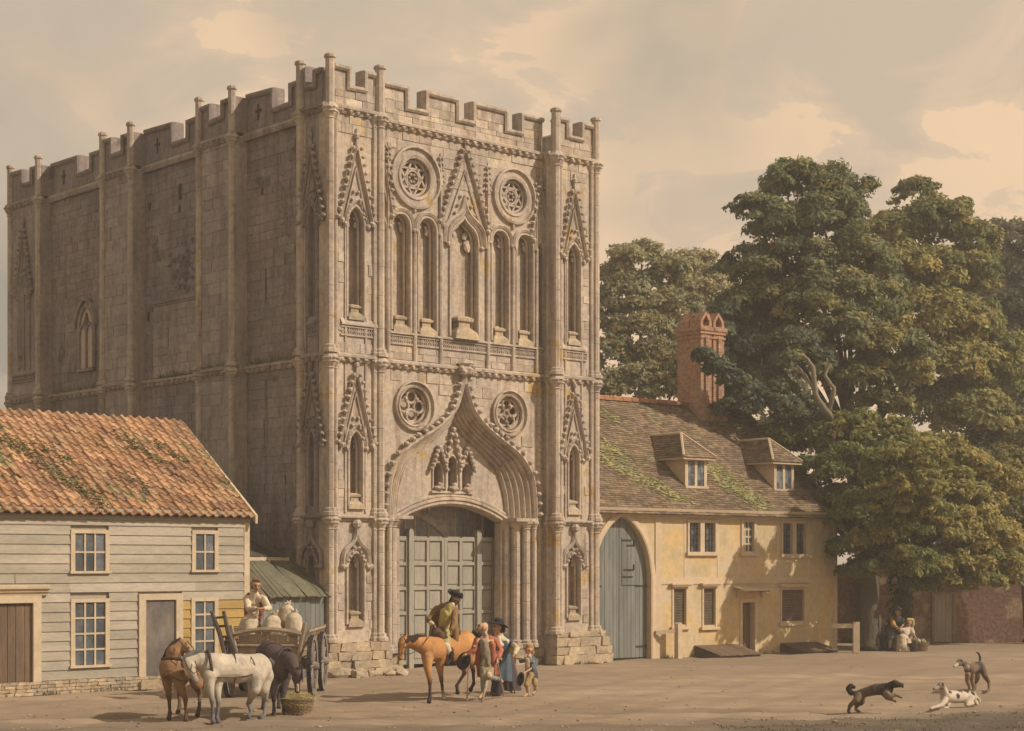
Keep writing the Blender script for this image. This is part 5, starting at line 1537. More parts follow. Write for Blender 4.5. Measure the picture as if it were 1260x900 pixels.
CHEST2_LOBES = [
    (15.85, 66.50, 7.26, 1.38, 0.80, 0.50, 0.35),
    (17.23, 66.50, 6.80, 1.17, 0.80, 0.60, 0.60),
    (18.31, 66.50, 6.03, 1.05, 0.86, 0.60, 0.60),
    (15.64, 65.00, 5.82, 1.56, 0.90, 0.55, 0.45),
    (17.13, 65.50, 5.23, 1.36, 0.91, 0.60, 0.60),
    (15.92, 64.30, 4.30, 1.49, 0.89, 0.50, 0.50),
    (17.45, 65.00, 4.01, 1.35, 0.90, 0.60, 0.65),
    (15.40, 64.00, 2.96, 1.42, 0.71, 0.35, 0.35),
    (16.58, 64.00, 2.81, 1.24, 0.71, 0.40, 0.45),
    (17.67, 64.50, 2.96, 1.13, 0.72, 0.50, 0.55),
    (15.99, 64.00, 2.37, 0.77, 0.36, 0.30, 0.30),
    (17.03, 64.00, 2.43, 1.01, 0.36, 0.35, 0.35),
    (14.81, 64.00, 2.31, 0.53, 0.21, 0.20, 0.20),
]
EDGE_LOBES = [
    (19.51, 68.00, 3.26, 0.94, 0.88, 0.40, 0.50),
    (20.18, 69.00, 4.54, 1.09, 0.96, 0.35, 0.40),
    (20.30, 68.00, 2.95, 0.94, 0.88, 0.30, 0.40),
    (19.21, 67.50, 2.45, 0.81, 0.50, 0.35, 0.40),
    (21.22, 70.00, 6.18, 1.30, 1.30, 0.30, 0.30),
    (19.48, 69.00, 5.02, 0.77, 0.77, 0.30, 0.30),
    (19.60, 70.00, 6.83, 1.10, 0.97, 0.40, 0.40),
    (20.86, 71.00, 7.54, 1.12, 1.18, 0.40, 0.30),
]
OLIVE_LOBES = [
    (6.37, 86.00, 17.81, 1.59, 0.96, 0.60, 0.15),
    (5.09, 86.00, 17.01, 1.03, 0.96, 0.55, 0.20),
    (7.76, 86.00, 17.01, 1.43, 1.11, 0.50, 0.15),
    (5.74, 85.50, 15.94, 1.78, 1.19, 0.40, 0.25),
    (8.16, 86.00, 15.42, 1.43, 1.27, 0.45, 0.20),
    (4.72, 85.00, 14.88, 1.02, 1.10, 0.35, 0.30),
    (6.26, 84.50, 14.03, 1.76, 1.02, 0.30, 0.35),
    (4.86, 84.00, 13.00, 1.17, 1.09, 0.35, 0.40),
    (7.00, 84.00, 12.61, 1.75, 1.17, 0.35, 0.40),
    (5.38, 83.00, 11.34, 1.73, 1.00, 0.35, 0.30),
    (7.68, 83.00, 11.34, 1.54, 1.00, 0.40, 0.30),
    (4.42, 83.00, 10.96, 0.77, 0.92, 0.30, 0.30),
]
PALE_LOBES = [
    (10.00, 96.00, 19.37, 1.51, 0.89, 0.60, 0.20),
    (11.11, 96.00, 18.39, 1.11, 1.07, 0.50, 0.20),
    (9.89, 95.00, 17.36, 1.54, 1.23, 0.50, 0.25),
    (11.34, 95.00, 16.26, 1.23, 1.32, 0.40, 0.20),
    (10.11, 95.00, 15.16, 1.76, 1.32, 0.30, 0.10),
    (11.74, 94.00, 13.73, 1.74, 1.52, 0.10, 0.00),
    (11.62, 93.00, 11.46, 1.94, 1.29, 0.05, 0.00),
    (13.27, 94.00, 15.90, 1.74, 1.74, 0.20, 0.00),
    (13.77, 93.00, 12.75, 2.15, 1.94, 0.05, 0.00),
    (14.99, 90.00, 9.53, 2.50, 1.67, 0.05, 0.00),
    (9.90, 93.00, 12.75, 1.72, 1.29, 0.20, 0.10),
]
HG = ((.042, .054, .040), (.082, .098, .044))
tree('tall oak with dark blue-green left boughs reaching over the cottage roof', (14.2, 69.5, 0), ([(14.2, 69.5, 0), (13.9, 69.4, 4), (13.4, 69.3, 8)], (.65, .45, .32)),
     [([(12.494, 67.500, 8.260), (11.599, 64.600, 8.700), (11.128, 64.300, 9.359), (11.039, 64.300, 10.252), (10.699, 64.400, 10.769)], (.16, .06)), ([(11.599, 64.600, 8.700), (11.783, 64.300, 9.448), (11.503, 64.400, 10.054), (11.700, 64.500, 10.483)], (.11, .05)), ([(11.128, 64.300, 9.359), (10.745, 64.500, 10.065), (10.495, 64.800, 10.457)], (.08, .03))], OAK_LOBES, dens=1.0, leaf=.112, tones=HG)
tree('tall yellow-green tree rising behind the dark oak, right of centre', (21.5, 80, 0), ([(21.5, 80, 0), (21.3, 80, 6), (21, 80, 12)], (.7, .5, .3)), [([(18.769, 78.000, 9.047), (19.063, 77.000, 9.863), (19.954, 77.000, 10.219)], (.15, .05)), ([(18.589, 78.000, 9.228), (18.885, 77.000, 9.507), (19.312, 77.000, 10.754)], (.12, .04))], TALL_LOBES, dens=.85, leaf=.13, tones=((.050, .062, .028), (.115, .120, .042)))
tree('dark grey-green tree at the far right edge, farthest back', (27.5, 92, 0), ([(27.5, 92, 0), (27.3, 92, 6), (27, 92, 12)], (.7, .5, .3)), [], GREY_LOBES, dens=.7, leaf=.15, tones=((.040, .046, .034), (.072, .078, .052)))
tree('spreading chestnut with the thick dark trunk next to the white post', (12.92, 63.6, 0), ([(12.92, 63.6, 0), (12.9, 63.6, 1.6), (12.8, 63.7, 4.0)], (.52, .38, .26)), [], CHEST_LOBES, dens=1.15, leaf=.105, tones=((.042, .058, .022), (.105, .110, .035)))
tree('spreading ochre-tinged chestnut whose ivy clad trunk stands behind the seated couple', (14.45, 65.4, 0), ([(14.45, 65.4, 0), (14.5, 65.4, 1.6), (15.2, 65.5, 4.0)], (.46, .36, .26)), [], CHEST2_LOBES, dens=1.15, leaf=.105, tones=((.042, .058, .022), (.105, .110, .035)))
tree('tree at the right edge with a dark trunk in front of the brick wall', (20.45, 69.0, 0), ([(20.45, 69.0, 0), (20.3, 69, 1.8), (20.2, 69, 4.0)], (.40, .30, .22)), [], EDGE_LOBES, dens=.95, leaf=.125, tones=((.036, .046, .022), (.090, .088, .034)))
tree('rounded hazy olive tree behind the cottage, left of the chimney', (6.3, 86, 0), ([(6.3, 86, 0), (6.3, 86, 4), (6.2, 86, 9)], (.5, .4, .25)), [([(6.293, 85.000, 14.685), (5.670, 84.500, 15.204), (5.161, 84.500, 15.791)], (.12, .04))], OLIVE_LOBES, dens=.75, leaf=.135, tones=((.090, .094, .060), (.155, .150, .085)))
tree('paler brownish tree behind the cottage, just above the chimney', (11.0, 95, 0), ([(11.0, 95, 0), (11.0, 95, 4), (10.8, 95, 9)], (.5, .4, .25)), [], PALE_LOBES, dens=.7, leaf=.15, tones=((.110, .108, .068), (.165, .150, .090)))
# ivy on the second chestnut's trunk
q = MB(); R = random.Random(9)
for _ in range(420):
    a = R.uniform(0, 6.28); z = R.uniform(.2, 3.6); r = .40 + R.uniform(0, .1); s_ = R.uniform(.05, .09)
    x, y = r * math.cos(a), r * math.sin(a); tz = R.uniform(-.05, .05)
    q.add([(x - s_ * math.sin(a), y + s_ * math.cos(a), z), (x * 1.15, y * 1.15, z - s_), (x + s_ * math.sin(a), y - s_ * math.cos(a), z + tz), (x * 1.05, y * 1.05, z + s_)], [(0, 1, 2, 3)], tuple(np.array((.055, .075, .03)) * R.uniform(.6, 1.6)))
tag(q.build('ivy', M['leaf'], None, loc=(14.45, 65.4, 0), recalc=False), 'dark ivy climbing the tree trunk behind the seated couple', 'ivy', kind='stuff')

# ------------------------------------------------------------------ ground: one sheet of trodden earth out to the horizon
def ground_mat():
    m = bpy.data.materials.new('trodden_earth'); m.use_nodes = True
    N, L = m.node_tree.nodes, m.node_tree.links
    b = N['Principled BSDF']; b.inputs['Roughness'].default_value = .95; b.inputs['Specular IOR Level'].default_value = .1
    g = N.new('ShaderNodeNewGeometry')
    def noise(s, sc, det=6, r=.6, dist=0, rot=0):
        mp = N.new('ShaderNodeMapping'); mp.inputs['Scale'].default_value = sc; mp.inputs['Rotation'].default_value = (0, 0, rot)
        L.new(g.outputs['Position'], mp.inputs['Vector'])
        n = N.new('ShaderNodeTexNoise'); n.inputs['Scale'].default_value = s; n.inputs['Detail'].default_value = det; n.inputs['Roughness'].default_value = r; n.inputs['Distortion'].default_value = dist
        L.new(mp.outputs['Vector'], n.inputs['Vector']); return n.outputs['Fac']
    def rng(s, a, c, lo=0, hi=1):
        r = N.new('ShaderNodeMapRange'); r.inputs[1].default_value = a; r.inputs[2].default_value = c; r.inputs[3].default_value = lo; r.inputs[4].default_value = hi
        L.new(s, r.inputs[0]); return r.outputs[0]
    def mix(f, a, c):
        x = N.new('ShaderNodeMix'); x.data_type = 'RGBA'
        if isinstance(f, float): x.inputs[0].default_value = f
        else: L.new(f, x.inputs[0])
        for s, v in ((x.inputs[6], a), (x.inputs[7], c)):
            if isinstance(v, tuple): s.default_value = (*v, 1)
            else: L.new(v, s)
        return x.outputs[2]
    c = mix(rng(noise(.10, (1, 1, 1), 4), .40, .60), (.35, .27, .195), (.265, .205, .15))
    c = mix(rng(noise(.8, (.22, 1.5, 1), 7, .62, .4, .12), .50, .64, 0, .85), c, (.245, .185, .13))
    c = mix(rng(noise(2.6, (.25, 1.8, 1), 7, .65, .3, .12), .54, .66, 0, .6), c, (.40, .305, .215))
    c = mix(rng(noise(.45, (.12, 1.0, 1), 6, .6, .5, .16), .50, .60, 0, .55), c, (.27, .20, .14))
    c = mix(rng(noise(6, (1, 1, 1), 7, .7), .56, .72, 0, .45), c, (.24, .185, .135))
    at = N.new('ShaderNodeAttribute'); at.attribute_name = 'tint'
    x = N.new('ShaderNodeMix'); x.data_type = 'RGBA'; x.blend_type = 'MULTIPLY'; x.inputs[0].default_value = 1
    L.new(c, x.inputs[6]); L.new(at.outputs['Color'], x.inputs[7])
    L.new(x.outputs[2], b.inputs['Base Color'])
    bp = N.new('ShaderNodeBump'); bp.inputs['Strength'].default_value = .8; bp.inputs['Distance'].default_value = .05
    L.new(noise(4.5, (.5, 1.6, 1), 8, .7, .2, .12), bp.inputs['Height']); L.new(bp.outputs['Normal'], b.inputs['Normal'])
    return m
GM = ground_mat()
xs = np.concatenate([np.array([-1500, -500, -150, -60, -30]), np.arange(-18, 26, .16), np.array([40, 80, 200, 500, 1500])])
ys = np.concatenate([np.array([-60, 0, 15, 25]), np.arange(30, 50, .14), np.arange(50, 72, .8), np.array([80, 110, 200, 500, 1800])])
X, Y = np.meshgrid(xs, ys)
def ground_h(X, Y):
    h = np.zeros_like(X)
    inner = (X > -18) & (X < 26) & (Y > 30) & (Y < 62)
    # wheel ruts sweeping across towards the lower right, and low hummocks
    for k, (y0, a, s, dep) in enumerate(((37.2, .10, .16, .085), (38.7, .11, .15, .08), (34.9, .05, .2, .07), (35.9, .06, .14, .07), (41.5, .16, .14, .06), (43.0, .17, .14, .06), (36.4, -.02, .12, .05), (46.5, .22, .16, .06), (48.1, .23, .16, .06))):
        yc = y0 + a * (X - 2) + .25 * np.sin(X * .4 + k)
        h -= dep * np.exp(-((Y - yc) / s) ** 2)
        h += dep * .5 * np.exp(-((Y - yc - s * 2) / s) ** 2)
    h += .018 * np.sin(X * 2.1 + Y * 1.3) * np.sin(Y * 2.7 - X * .6) + .012 * np.sin(X * 5.3 - Y * 2.2)
    return np.where(inner, h, 0) - .0
Z = ground_h(X, Y)
nx, ny = len(xs), len(ys)
V = np.stack([X.ravel(), Y.ravel(), Z.ravel()], 1)
idx = np.arange(nx * ny).reshape(ny, nx)
F_ = np.stack([idx[:-1, :-1].ravel(), idx[:-1, 1:].ravel(), idx[1:, 1:].ravel(), idx[1:, :-1].ravel()], 1)
me = bpy.data.meshes.new('ground'); me.from_pydata(V.tolist(), [], F_.tolist())
# cast shade painted into the near right-hand corner, darker soil along the front edge
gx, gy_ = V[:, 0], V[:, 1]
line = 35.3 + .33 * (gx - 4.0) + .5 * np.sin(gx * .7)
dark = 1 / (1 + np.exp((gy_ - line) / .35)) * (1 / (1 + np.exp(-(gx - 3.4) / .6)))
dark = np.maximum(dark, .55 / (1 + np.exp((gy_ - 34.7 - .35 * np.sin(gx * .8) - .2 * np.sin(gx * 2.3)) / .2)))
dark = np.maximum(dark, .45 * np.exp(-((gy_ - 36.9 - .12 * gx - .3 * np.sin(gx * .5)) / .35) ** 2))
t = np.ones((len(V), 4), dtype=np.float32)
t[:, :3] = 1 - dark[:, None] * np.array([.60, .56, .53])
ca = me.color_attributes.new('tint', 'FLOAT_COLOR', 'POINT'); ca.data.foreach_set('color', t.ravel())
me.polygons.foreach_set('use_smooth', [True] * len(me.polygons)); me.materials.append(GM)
tag(link('ground', me), kind='structure')
# pebbles and clods
def gh(x, y): return float(ground_h(np.array([x]), np.array([y]))[0])
q = MB(); R = random.Random(14)
for _ in range(700):
    y = R.choice((R.uniform(33, 40), R.uniform(33, 36.5), R.uniform(33, 58))); x = R.uniform(-.31, .31) * y
    r = R.uniform(.010, .03) * (1 if R.random() < .93 else 1.8); k = R.uniform(.6, 1.25)
    RND.seed(R.random()); q.lump(x, y, gh(x, y) + r * .2, r, (1.2, 1, .7), k)
tag(q.build('pebbles', M['rubble'], None, recalc=False), 'small pebbles and clods scattered over the trodden earth road', 'pebbles', kind='stuff')
q = MB()  # dark blades added over the corner where shade is painted
for _ in range(2200):
    x = R.uniform(4, 12.5); ln_ = 35.2 + .33 * (x - 4)
    y = R.uniform(32.8, ln_ - .1)
    if math.sin(x * 2.3 + y * 3.1) + math.sin(x * .9 - y * 4.3) < .1: continue
    h = R.uniform(.015, .05); d = R.uniform(-.05, .05); w_ = R.uniform(.008, .02); k = R.uniform(.6, 1.3); z = gh(x, y)
    c_ = (k, k * R.uniform(.85, 1.0), k * .8)
    q.add([(x - w_, y, z - .01), (x + w_, y, z - .01), (x + d, y + R.uniform(-.03, .03), z + h)], [(0, 1, 2)], c_)
gm = mat('dry_turf', (.17, .135, .085), (.12, .105, .06), big=1.2, fine=8, fine_amt=.3, bump=0)
tag(q.build('grass', gm, None, recalc=False), 'thin dry grass in the shaded near corner of the road', 'grass', kind='stuff')
q = MB()
for _ in range(900):
    cx_, cy_, sd_ = R.choice(((-5.3, 36.2, 1.1), (-4.5, 36.6, .5), (-5.2, 38.5, 1.0), (-1.2, 41.2, .9), (-8.5, 38.0, 1.2)))
    x, y = R.gauss(cx_, sd_), R.gauss(cy_, sd_ * .6)
    if y < 33.3: continue
    a = R.uniform(0, 3.14); l_ = R.uniform(.04, .13); z = gh(x, y) + .006
    q.add([(x, y, z), (x + .008, y + .006, z + .004), (x + l_ * math.cos(a), y + l_ * math.sin(a), z + R.uniform(0, .02))], [(0, 1, 2)], R.uniform(.6, 1.2))
tag(q.build('straw', M['hay'], None, recalc=False), 'wisps of straw trodden into the road around the horses', 'straw', kind='stuff')
q = MB()
for _ in range(1500):                              # weeds along the foot of the walls
    k = R.randrange(3)
    if k == 0: u = R.uniform(-10.2, -2.7); lx, ly = ABBEY[0] + math.cos(TH) * u - math.sin(TH) * -.86, ABBEY[1] + math.sin(TH) * u + math.cos(TH) * -.86
    elif k == 1: u = R.uniform(3.0, 12.0); lx, ly = CO[0] + math.cos(CT) * u + math.sin(CT) * .1, CO[1] + math.sin(CT) * u - math.cos(CT) * .1
    else: u = R.choice((R.uniform(-.2, 2.0), R.uniform(8.6, 10.9))); lx, ly = ABBEY[0] + math.cos(TH) * u + math.sin(TH) * .48, ABBEY[1] + math.sin(TH) * u - math.cos(TH) * .48
    if math.sin(u * 4.1) + math.sin(u * 9.7) < .3: continue
    lx += R.gauss(0, .05); ly += R.gauss(0, .05); h = R.uniform(.03, .16); z = gh(lx, ly) - .01
    q.add([(lx - .015, ly, z), (lx + .015, ly, z), (lx + R.uniform(-.07, .07), ly + R.uniform(-.05, .05), z + h)], [(0, 1, 2)], R.uniform(.6, 1.3))
tag(q.build('weeds', M['mossclump'], None, recalc=False), 'low weeds along the foot of the walls', 'weeds', kind='stuff')
RND.seed(99)

# ------------------------------------------------------------------ people, horses, dogs, wagon
V3 = Vector
def lerp(a, b, t): return tuple(V3(a) * (1 - t) + V3(b) * t)
def chain(pts, radii, col):
    cols = col if isinstance(col, list) else [col] * (len(pts) - 1)
    return [(pts[i], radii[i], pts[i + 1], radii[i + 1], cols[i]) for i in range(len(pts) - 1)]

def hand(wrist, d, palm_n, size=1.0, col=(.42, .25, .15), curl=.5):
    """palm, four unequal bent fingers and a thumb rooted at the side of the palm"""
    w = V3(wrist); d = V3(d).normalized(); n = V3(palm_n); n = (n - d * n.dot(d)).normalized(); s = d.cross(n)
    P = [(w, .024 * size, w + d * .045 * size, .026 * size, col)]
    for i, (o, L_) in enumerate(((-.033, .060), (-.011, .074), (.011, .078), (.033, .070))):
        k = w + d * .075 * size + s * o * size
        P.append((w + d * .03 * size + s * o * .7 * size, .016 * size, k, .013 * size, col))
        m = k + (d * math.cos(curl * .8) + n * math.sin(curl * .8)) * L_ * .5 * size
        e = m + (d * math.cos(curl * 2) + n * math.sin(curl * 2)) * L_ * .5 * size
        P += [(k, .0115 * size, m, .0105 * size, col), (m, .0105 * size, e, .009 * size, col)]
    t0 = w + d * .02 * size + s * .028 * size; t1 = t0 + (s * .8 + d * .7 + n * .3).normalized() * .045 * size; t2 = t1 + (d * .9 + n * .5 + s * .1).normalized() * .03 * size
    P += [(t0, .016 * size, t1, .013 * size, col), (t1, .013 * size, t2, .010 * size, col)]
    return P

def head_prims(c, f, up, k, skin, mouth=(.28, .10, .08)):
    c = V3(c); f = V3(f).normalized(); up = V3(up); up = (up - f * up.dot(f)).normalized(); s = f.cross(up)
    P = [(c - f * .02 * k + up * .02 * k, .088 * k, c - f * .01 * k + up * .015 * k, .088 * k, skin),
         (c + f * .02 * k + up * .01 * k, .078 * k, c + f * .035 * k - up * .065 * k, .048 * k, skin),
         (c + f * .085 * k + up * .012 * k, .011 * k, c + f * .112 * k - up * .025 * k, .017 * k, tuple(a * 1.05 for a in skin)),
         (c + f * .055 * k - up * .098 * k, .026 * k, c + f * .05 * k - up * .098 * k, .026 * k, skin)]
    for q in (-1, 1):
        P.append((c + f * .083 * k + s * q * .030 * k + up * .018 * k, .0115 * k, c + f * .085 * k + s * q * .034 * k + up * .018 * k, .0115 * k, (.03, .02, .015)))
        P.append((c + f * .078 * k + s * q * .018 * k + up * .036 * k, .012 * k, c + f * .072 * k + s * q * .048 * k + up * .036 * k, .010 * k, (.16, .10, .06)))
        P.append((c - f * .005 * k + s * q * .088 * k + up * .015 * k, .020 * k, c - f * .005 * k + s * q * .088 * k - up * .02 * k, .014 * k, skin))
        P.append((c + f * .05 * k + s * q * .038 * k - up * .018 * k, .030 * k, c + f * .05 * k + s * q * .036 * k - up * .03 * k, .028 * k, tuple(a * b for a, b in zip(skin, (1.08, .92, .88)))))
    P.append((c + f * .086 * k - s * .018 * k - up * .062 * k, .011 * k, c + f * .086 * k + s * .018 * k - up * .062 * k, .011 * k, mouth))
    return P

def person(label, base, J, skin=(.42, .25, .15), k=1.0, voxel=.0105, hands=None):
    t = thing('person', label, 'person', base, 0)
    c_, n_ = V3(J['chest']), V3(J['neck']); pv = V3(J['pelvis'])
    P = [(pv, .105 * k, lerp(pv, c_, .5), .10 * k, skin), (lerp(pv, c_, .5), .10 * k, c_, .115 * k, skin), (c_, .105 * k, n_, .055 * k, skin), (n_, .055 * k, J['head'], .052 * k, skin)]
    P += head_prims(J['head'], J['face'], J.get('up', (0, 0, 1)), k * J.get('hk', 1.0), skin)
    for s in 'LR':
        P += chain([c_, J['sh' + s], J['el' + s], J['wr' + s]], [.07 * k, .05 * k, .038 * k, .026 * k], skin)
        if 'hd' + s in J: P += hand(J['wr' + s], J['hd' + s], J.get('pn' + s, (0, -.2, -1)), k, skin, J.get('curl', .55))
        leg = J.get('leg' + s)
        if leg: P += chain([pv] + leg[:-1], [.09 * k, .08 * k, .052 * k, .036 * k][:len(leg)], skin) + [(leg[-2], .042 * k, leg[-1], .03 * k, skin)]
    blob('body', P, M['skin'], t, voxel, 2, base)
    return t

def wear(name, t, base, prims, m='cloth', voxel=.016, smooth=2):
    return blob(name, prims, M[m], t, voxel, smooth, base, soft=.012, fold=.0045 if name in ('coat', 'breeches', 'shirt', 'waistcoat', 'bodice', 'shawl', 'jacket', 'skirt', 'sleeve') else 0)

def oriented(pos, up, fwd, base):
    up = V3(up).normalized(); f = V3(fwd); f = (f - up * f.dot(up)).normalized(); s = up.cross(f); p = V3(pos) - V3(base)
    return lambda u, w, z: tuple(p + s * u + f * w + up * z)
def hat(t, base, pos, up, fwd, col, kind='tricorn', k=1.0, name='hat'):
    b = MB(oriented(pos, up, fwd, base)); n = 20
    rows = []
    for r, z in ((.098, -.01), (.100, .05), (.085, .095), (.04, .112), (0.001, .113)):
        rows.append([(r * k * math.cos(i * 2 * math.pi / n), r * k * 1.1 * math.sin(i * 2 * math.pi / n), z * k) for i in range(n)])
    b.loft(rows, col, closed=True); rows = []
    for r, z in ((.097, .006), (.135, .0), (.175, .004), (.178, .014), (.135, .014), (.099, .02)):
        rr = []
        for i in range(n):
            a = i * 2 * math.pi / n
            if kind == 'tricorn': lift = .085 * max(0, abs(math.cos(1.5 * (a + math.pi / 2)))) ** .7 * ((r - .097) / .08) ** 1.2; pull = 1 - .22 * abs(math.cos(1.5 * (a + math.pi / 2))) * ((r - .097) / .08)
            elif kind == 'round': lift = .018 * math.sin(3 * a + 1) * ((r - .097) / .08); pull = 1.08
            else: lift = -.05 * ((r - .097) / .08) * abs(math.sin(a)); pull = 1.15
            rr.append((r * k * pull * math.cos(a), r * k * pull * 1.08 * math.sin(a), (z + lift) * k))
        rows.append(rr)
    b.loft(rows + [rows[0]], col, closed=True)
    return b.build(name, M['cloth'], t, smooth=True)

def skirtcloth(name, t, base, top, bottom, r0, r1, col, folds=9, sq=.8, m='cloth', seed=1):
    """a gathered skirt hanging from the waist in folds"""
    R = random.Random(seed); a, b_ = V3(top) - V3(base), V3(bottom) - V3(base); n = 36; rows = []
    ph = R.uniform(0, 6)
    for j in range(9):
        s = j / 8; c = a + (b_ - a) * s; r = r0 + (r1 - r0) * s ** .8
        rows.append([(c.x + r * (1 + .13 * s * math.sin(folds * th_ + ph + .6 * s) + .05 * s * math.sin(4 * th_)) * math.cos(th_), c.y + sq * r * (1 + .13 * s * math.sin(folds * th_ + ph + .6 * s)) * math.sin(th_), c.z + .012 * math.sin(5 * th_) * s) for th_ in [i * 2 * math.pi / n for i in range(n)]])
    mb = MB(); mb.loft(rows, col, closed=True); mb.add(rows[-1], [tuple(range(n))], tuple(x * .5 for x in col)); mb.add(rows[0], [tuple(range(n))], col)
    return mb.build(name, M[m], t, smooth=True, recalc=False)

def horse(label, base, S, body, points, manec, face=None, sock=None, group=None):
    t = thing('horse', label, 'horse', base, 0, group)
    ch, ba, ru = S['chest'], S['barrel'], S['rump']
    nm, po, mu = V3(S['neck']), V3(S['poll']), V3(S['muzzle'])
    rc, rb, rr = S.get('r', (.27, .31, .29))
    face = face or body
    up = V3((0, 0, 1)); wi = V3(lerp(ch, ba, .38)); bel = tuple(x * 1.12 for x in body)
    dk_ = tuple(x * .72 for x in body)
    P = [(ch, rc, ba, rb, body), (ba, rb * .98, ru, rr, body), (tuple(V3(ba) - up * .05), rb * .97, lerp(ba, ru, .6), rr * .9, bel),
         (tuple(wi + up * rc * .60), .13, tuple(V3(lerp(ba, ru, .2)) + up * rb * .42), .17, body), (tuple(V3(ru) + up * rr * .32), rr * .76, lerp(ba, ru, .55), rr * .8, body),
         (tuple(V3(ch) - up * .04 + (V3(ch) - V3(ba)).normalized() * .07), rc * .78, ch, rc * .9, bel),
         (tuple(wi + up * .10), rc * .80, nm, .175, body), (tuple(wi + up * rc * .62), .12, tuple(V3(nm) + up * .07), .105, body), (lerp(ch, nm, .3), .19, nm, .165, body), (nm, .165, po, .110, body),
         (po, .105, lerp(po, mu, .30), .108, body), (lerp(po, mu, .25), .108, lerp(po, mu, .5), .080, face), (lerp(po, mu, .4), .085, lerp(po, mu, .85), .058, face), (lerp(po, mu, .8), .058, mu, .064, tuple(a * .5 for a in body) if not S.get('palenose') else face)]
    d = (mu - po).normalized(); sd = V3(S['earside']).normalized()
    for q in (-1, 1):
        e0 = po + sd * q * .055 - d * .06
        P.append((e0, .036, e0 - d * .13 + sd * q * .03, .012, body))
        ey = po + d * .16 + sd * q * .085; P.append((ey, .020, ey + sd * q * .006, .020, (.02, .015, .012)))
        no = mu + d * .02 + sd * q * .035; P.append((no, .014, no + d * .01, .012, (.03, .02, .02)))
    mid_ = tuple(a * .5 + b * .5 for a, b in zip(body, points))
    for leg, fr in S['legs']:
        if fr:
            sh, el, kn, fe, ho = leg
            P += [(lerp(ch, ba, .12), .22, sh, .15, body), (sh, .145, el, .10, body), (el, .098, lerp(el, kn, .55), .068, body), (lerp(el, kn, .55), .066, kn, .052, mid_), (kn, .058, lerp(kn, fe, .15), .050, points), (lerp(kn, fe, .2), .040, lerp(kn, fe, .85), .036, points), (fe, .047, fe, .047, points)]
        else:
            hp_, st, hk, fe, ho = leg
            P += [(ru, rr * .9, hp_, .22, body), (hp_, .205, st, .135, body), (st, .13, lerp(st, hk, .55), .078, body), (lerp(st, hk, .5), .078, hk, .050, mid_), (hk, .060, lerp(hk, fe, .15), .052, points), (lerp(hk, fe, .2), .042, lerp(hk, fe, .85), .038, points), (fe, .049, fe, .049, points)]
        sc = sock if sock and leg in S.get('socks', []) else points
        P += [(fe, .048, lerp(fe, ho, .6), .038, sc), (lerp(fe, ho, .6), .044, ho, .058, tuple(a * .7 for a in sc))]
    blob('body', P, M['coat'], t, .0165, 6, base, soft=.03, paint=S.get('paint', ()), fuzz=.0016)
    if S.get('mane'):
        mp = S['mane']; Q = []
        R = random.Random(len(label))
        for i in range(len(mp) - 1):
            for j in range(5):
                a = V3(lerp(mp[i], mp[i + 1], j / 5)); drop = V3(S.get('manedir', (0, -.06, -.10))) * R.uniform(.7, 1.5); kk = R.uniform(.7, 1.3)
                Q.append((a, .026, a + drop, .012, tuple(x * kk for x in manec)))
        blob('mane', Q, M['coat'], t, .016, 1, base)
    if S.get('tail'):
        tp = S['tail']; rad = [.045, .07, .075, .06, .025][:len(tp)]
        Q = chain(tp, rad, manec)
        for i in range(5): Q.append((V3(tp[1]) + V3((.03 * (i - 2), 0, 0)), .03, V3(tp[-1]) + V3((.035 * (i - 2), .02 * (i % 2), .03 * (i % 3))), .014, manec))
        blob('tail', Q, M['coat'], t, .018, 1, base)
    return t
def strap(t, base, pts, r=.012, col=(.10, .07, .05), name='strap', closed=False, flat=None):
    b = MB(); b.tube([tuple(V3(p) - V3(base)) for p in pts], r, n=6, tint=(1, 1, 1), closed=closed, flat=flat)
    return b.build(name, M['leather'], t, smooth=True)
def ringpts(c, ax, r, n=16, sq=1.0):
    ax = V3(ax).normalized(); u = ax.cross(V3((0, 0, 1))).normalized(); v = u.cross(ax); c = V3(c)
    return [tuple(c + u * r * sq * math.cos(i * 2 * math.pi / n) + v * r * math.sin(i * 2 * math.pi / n)) for i in range(n)]

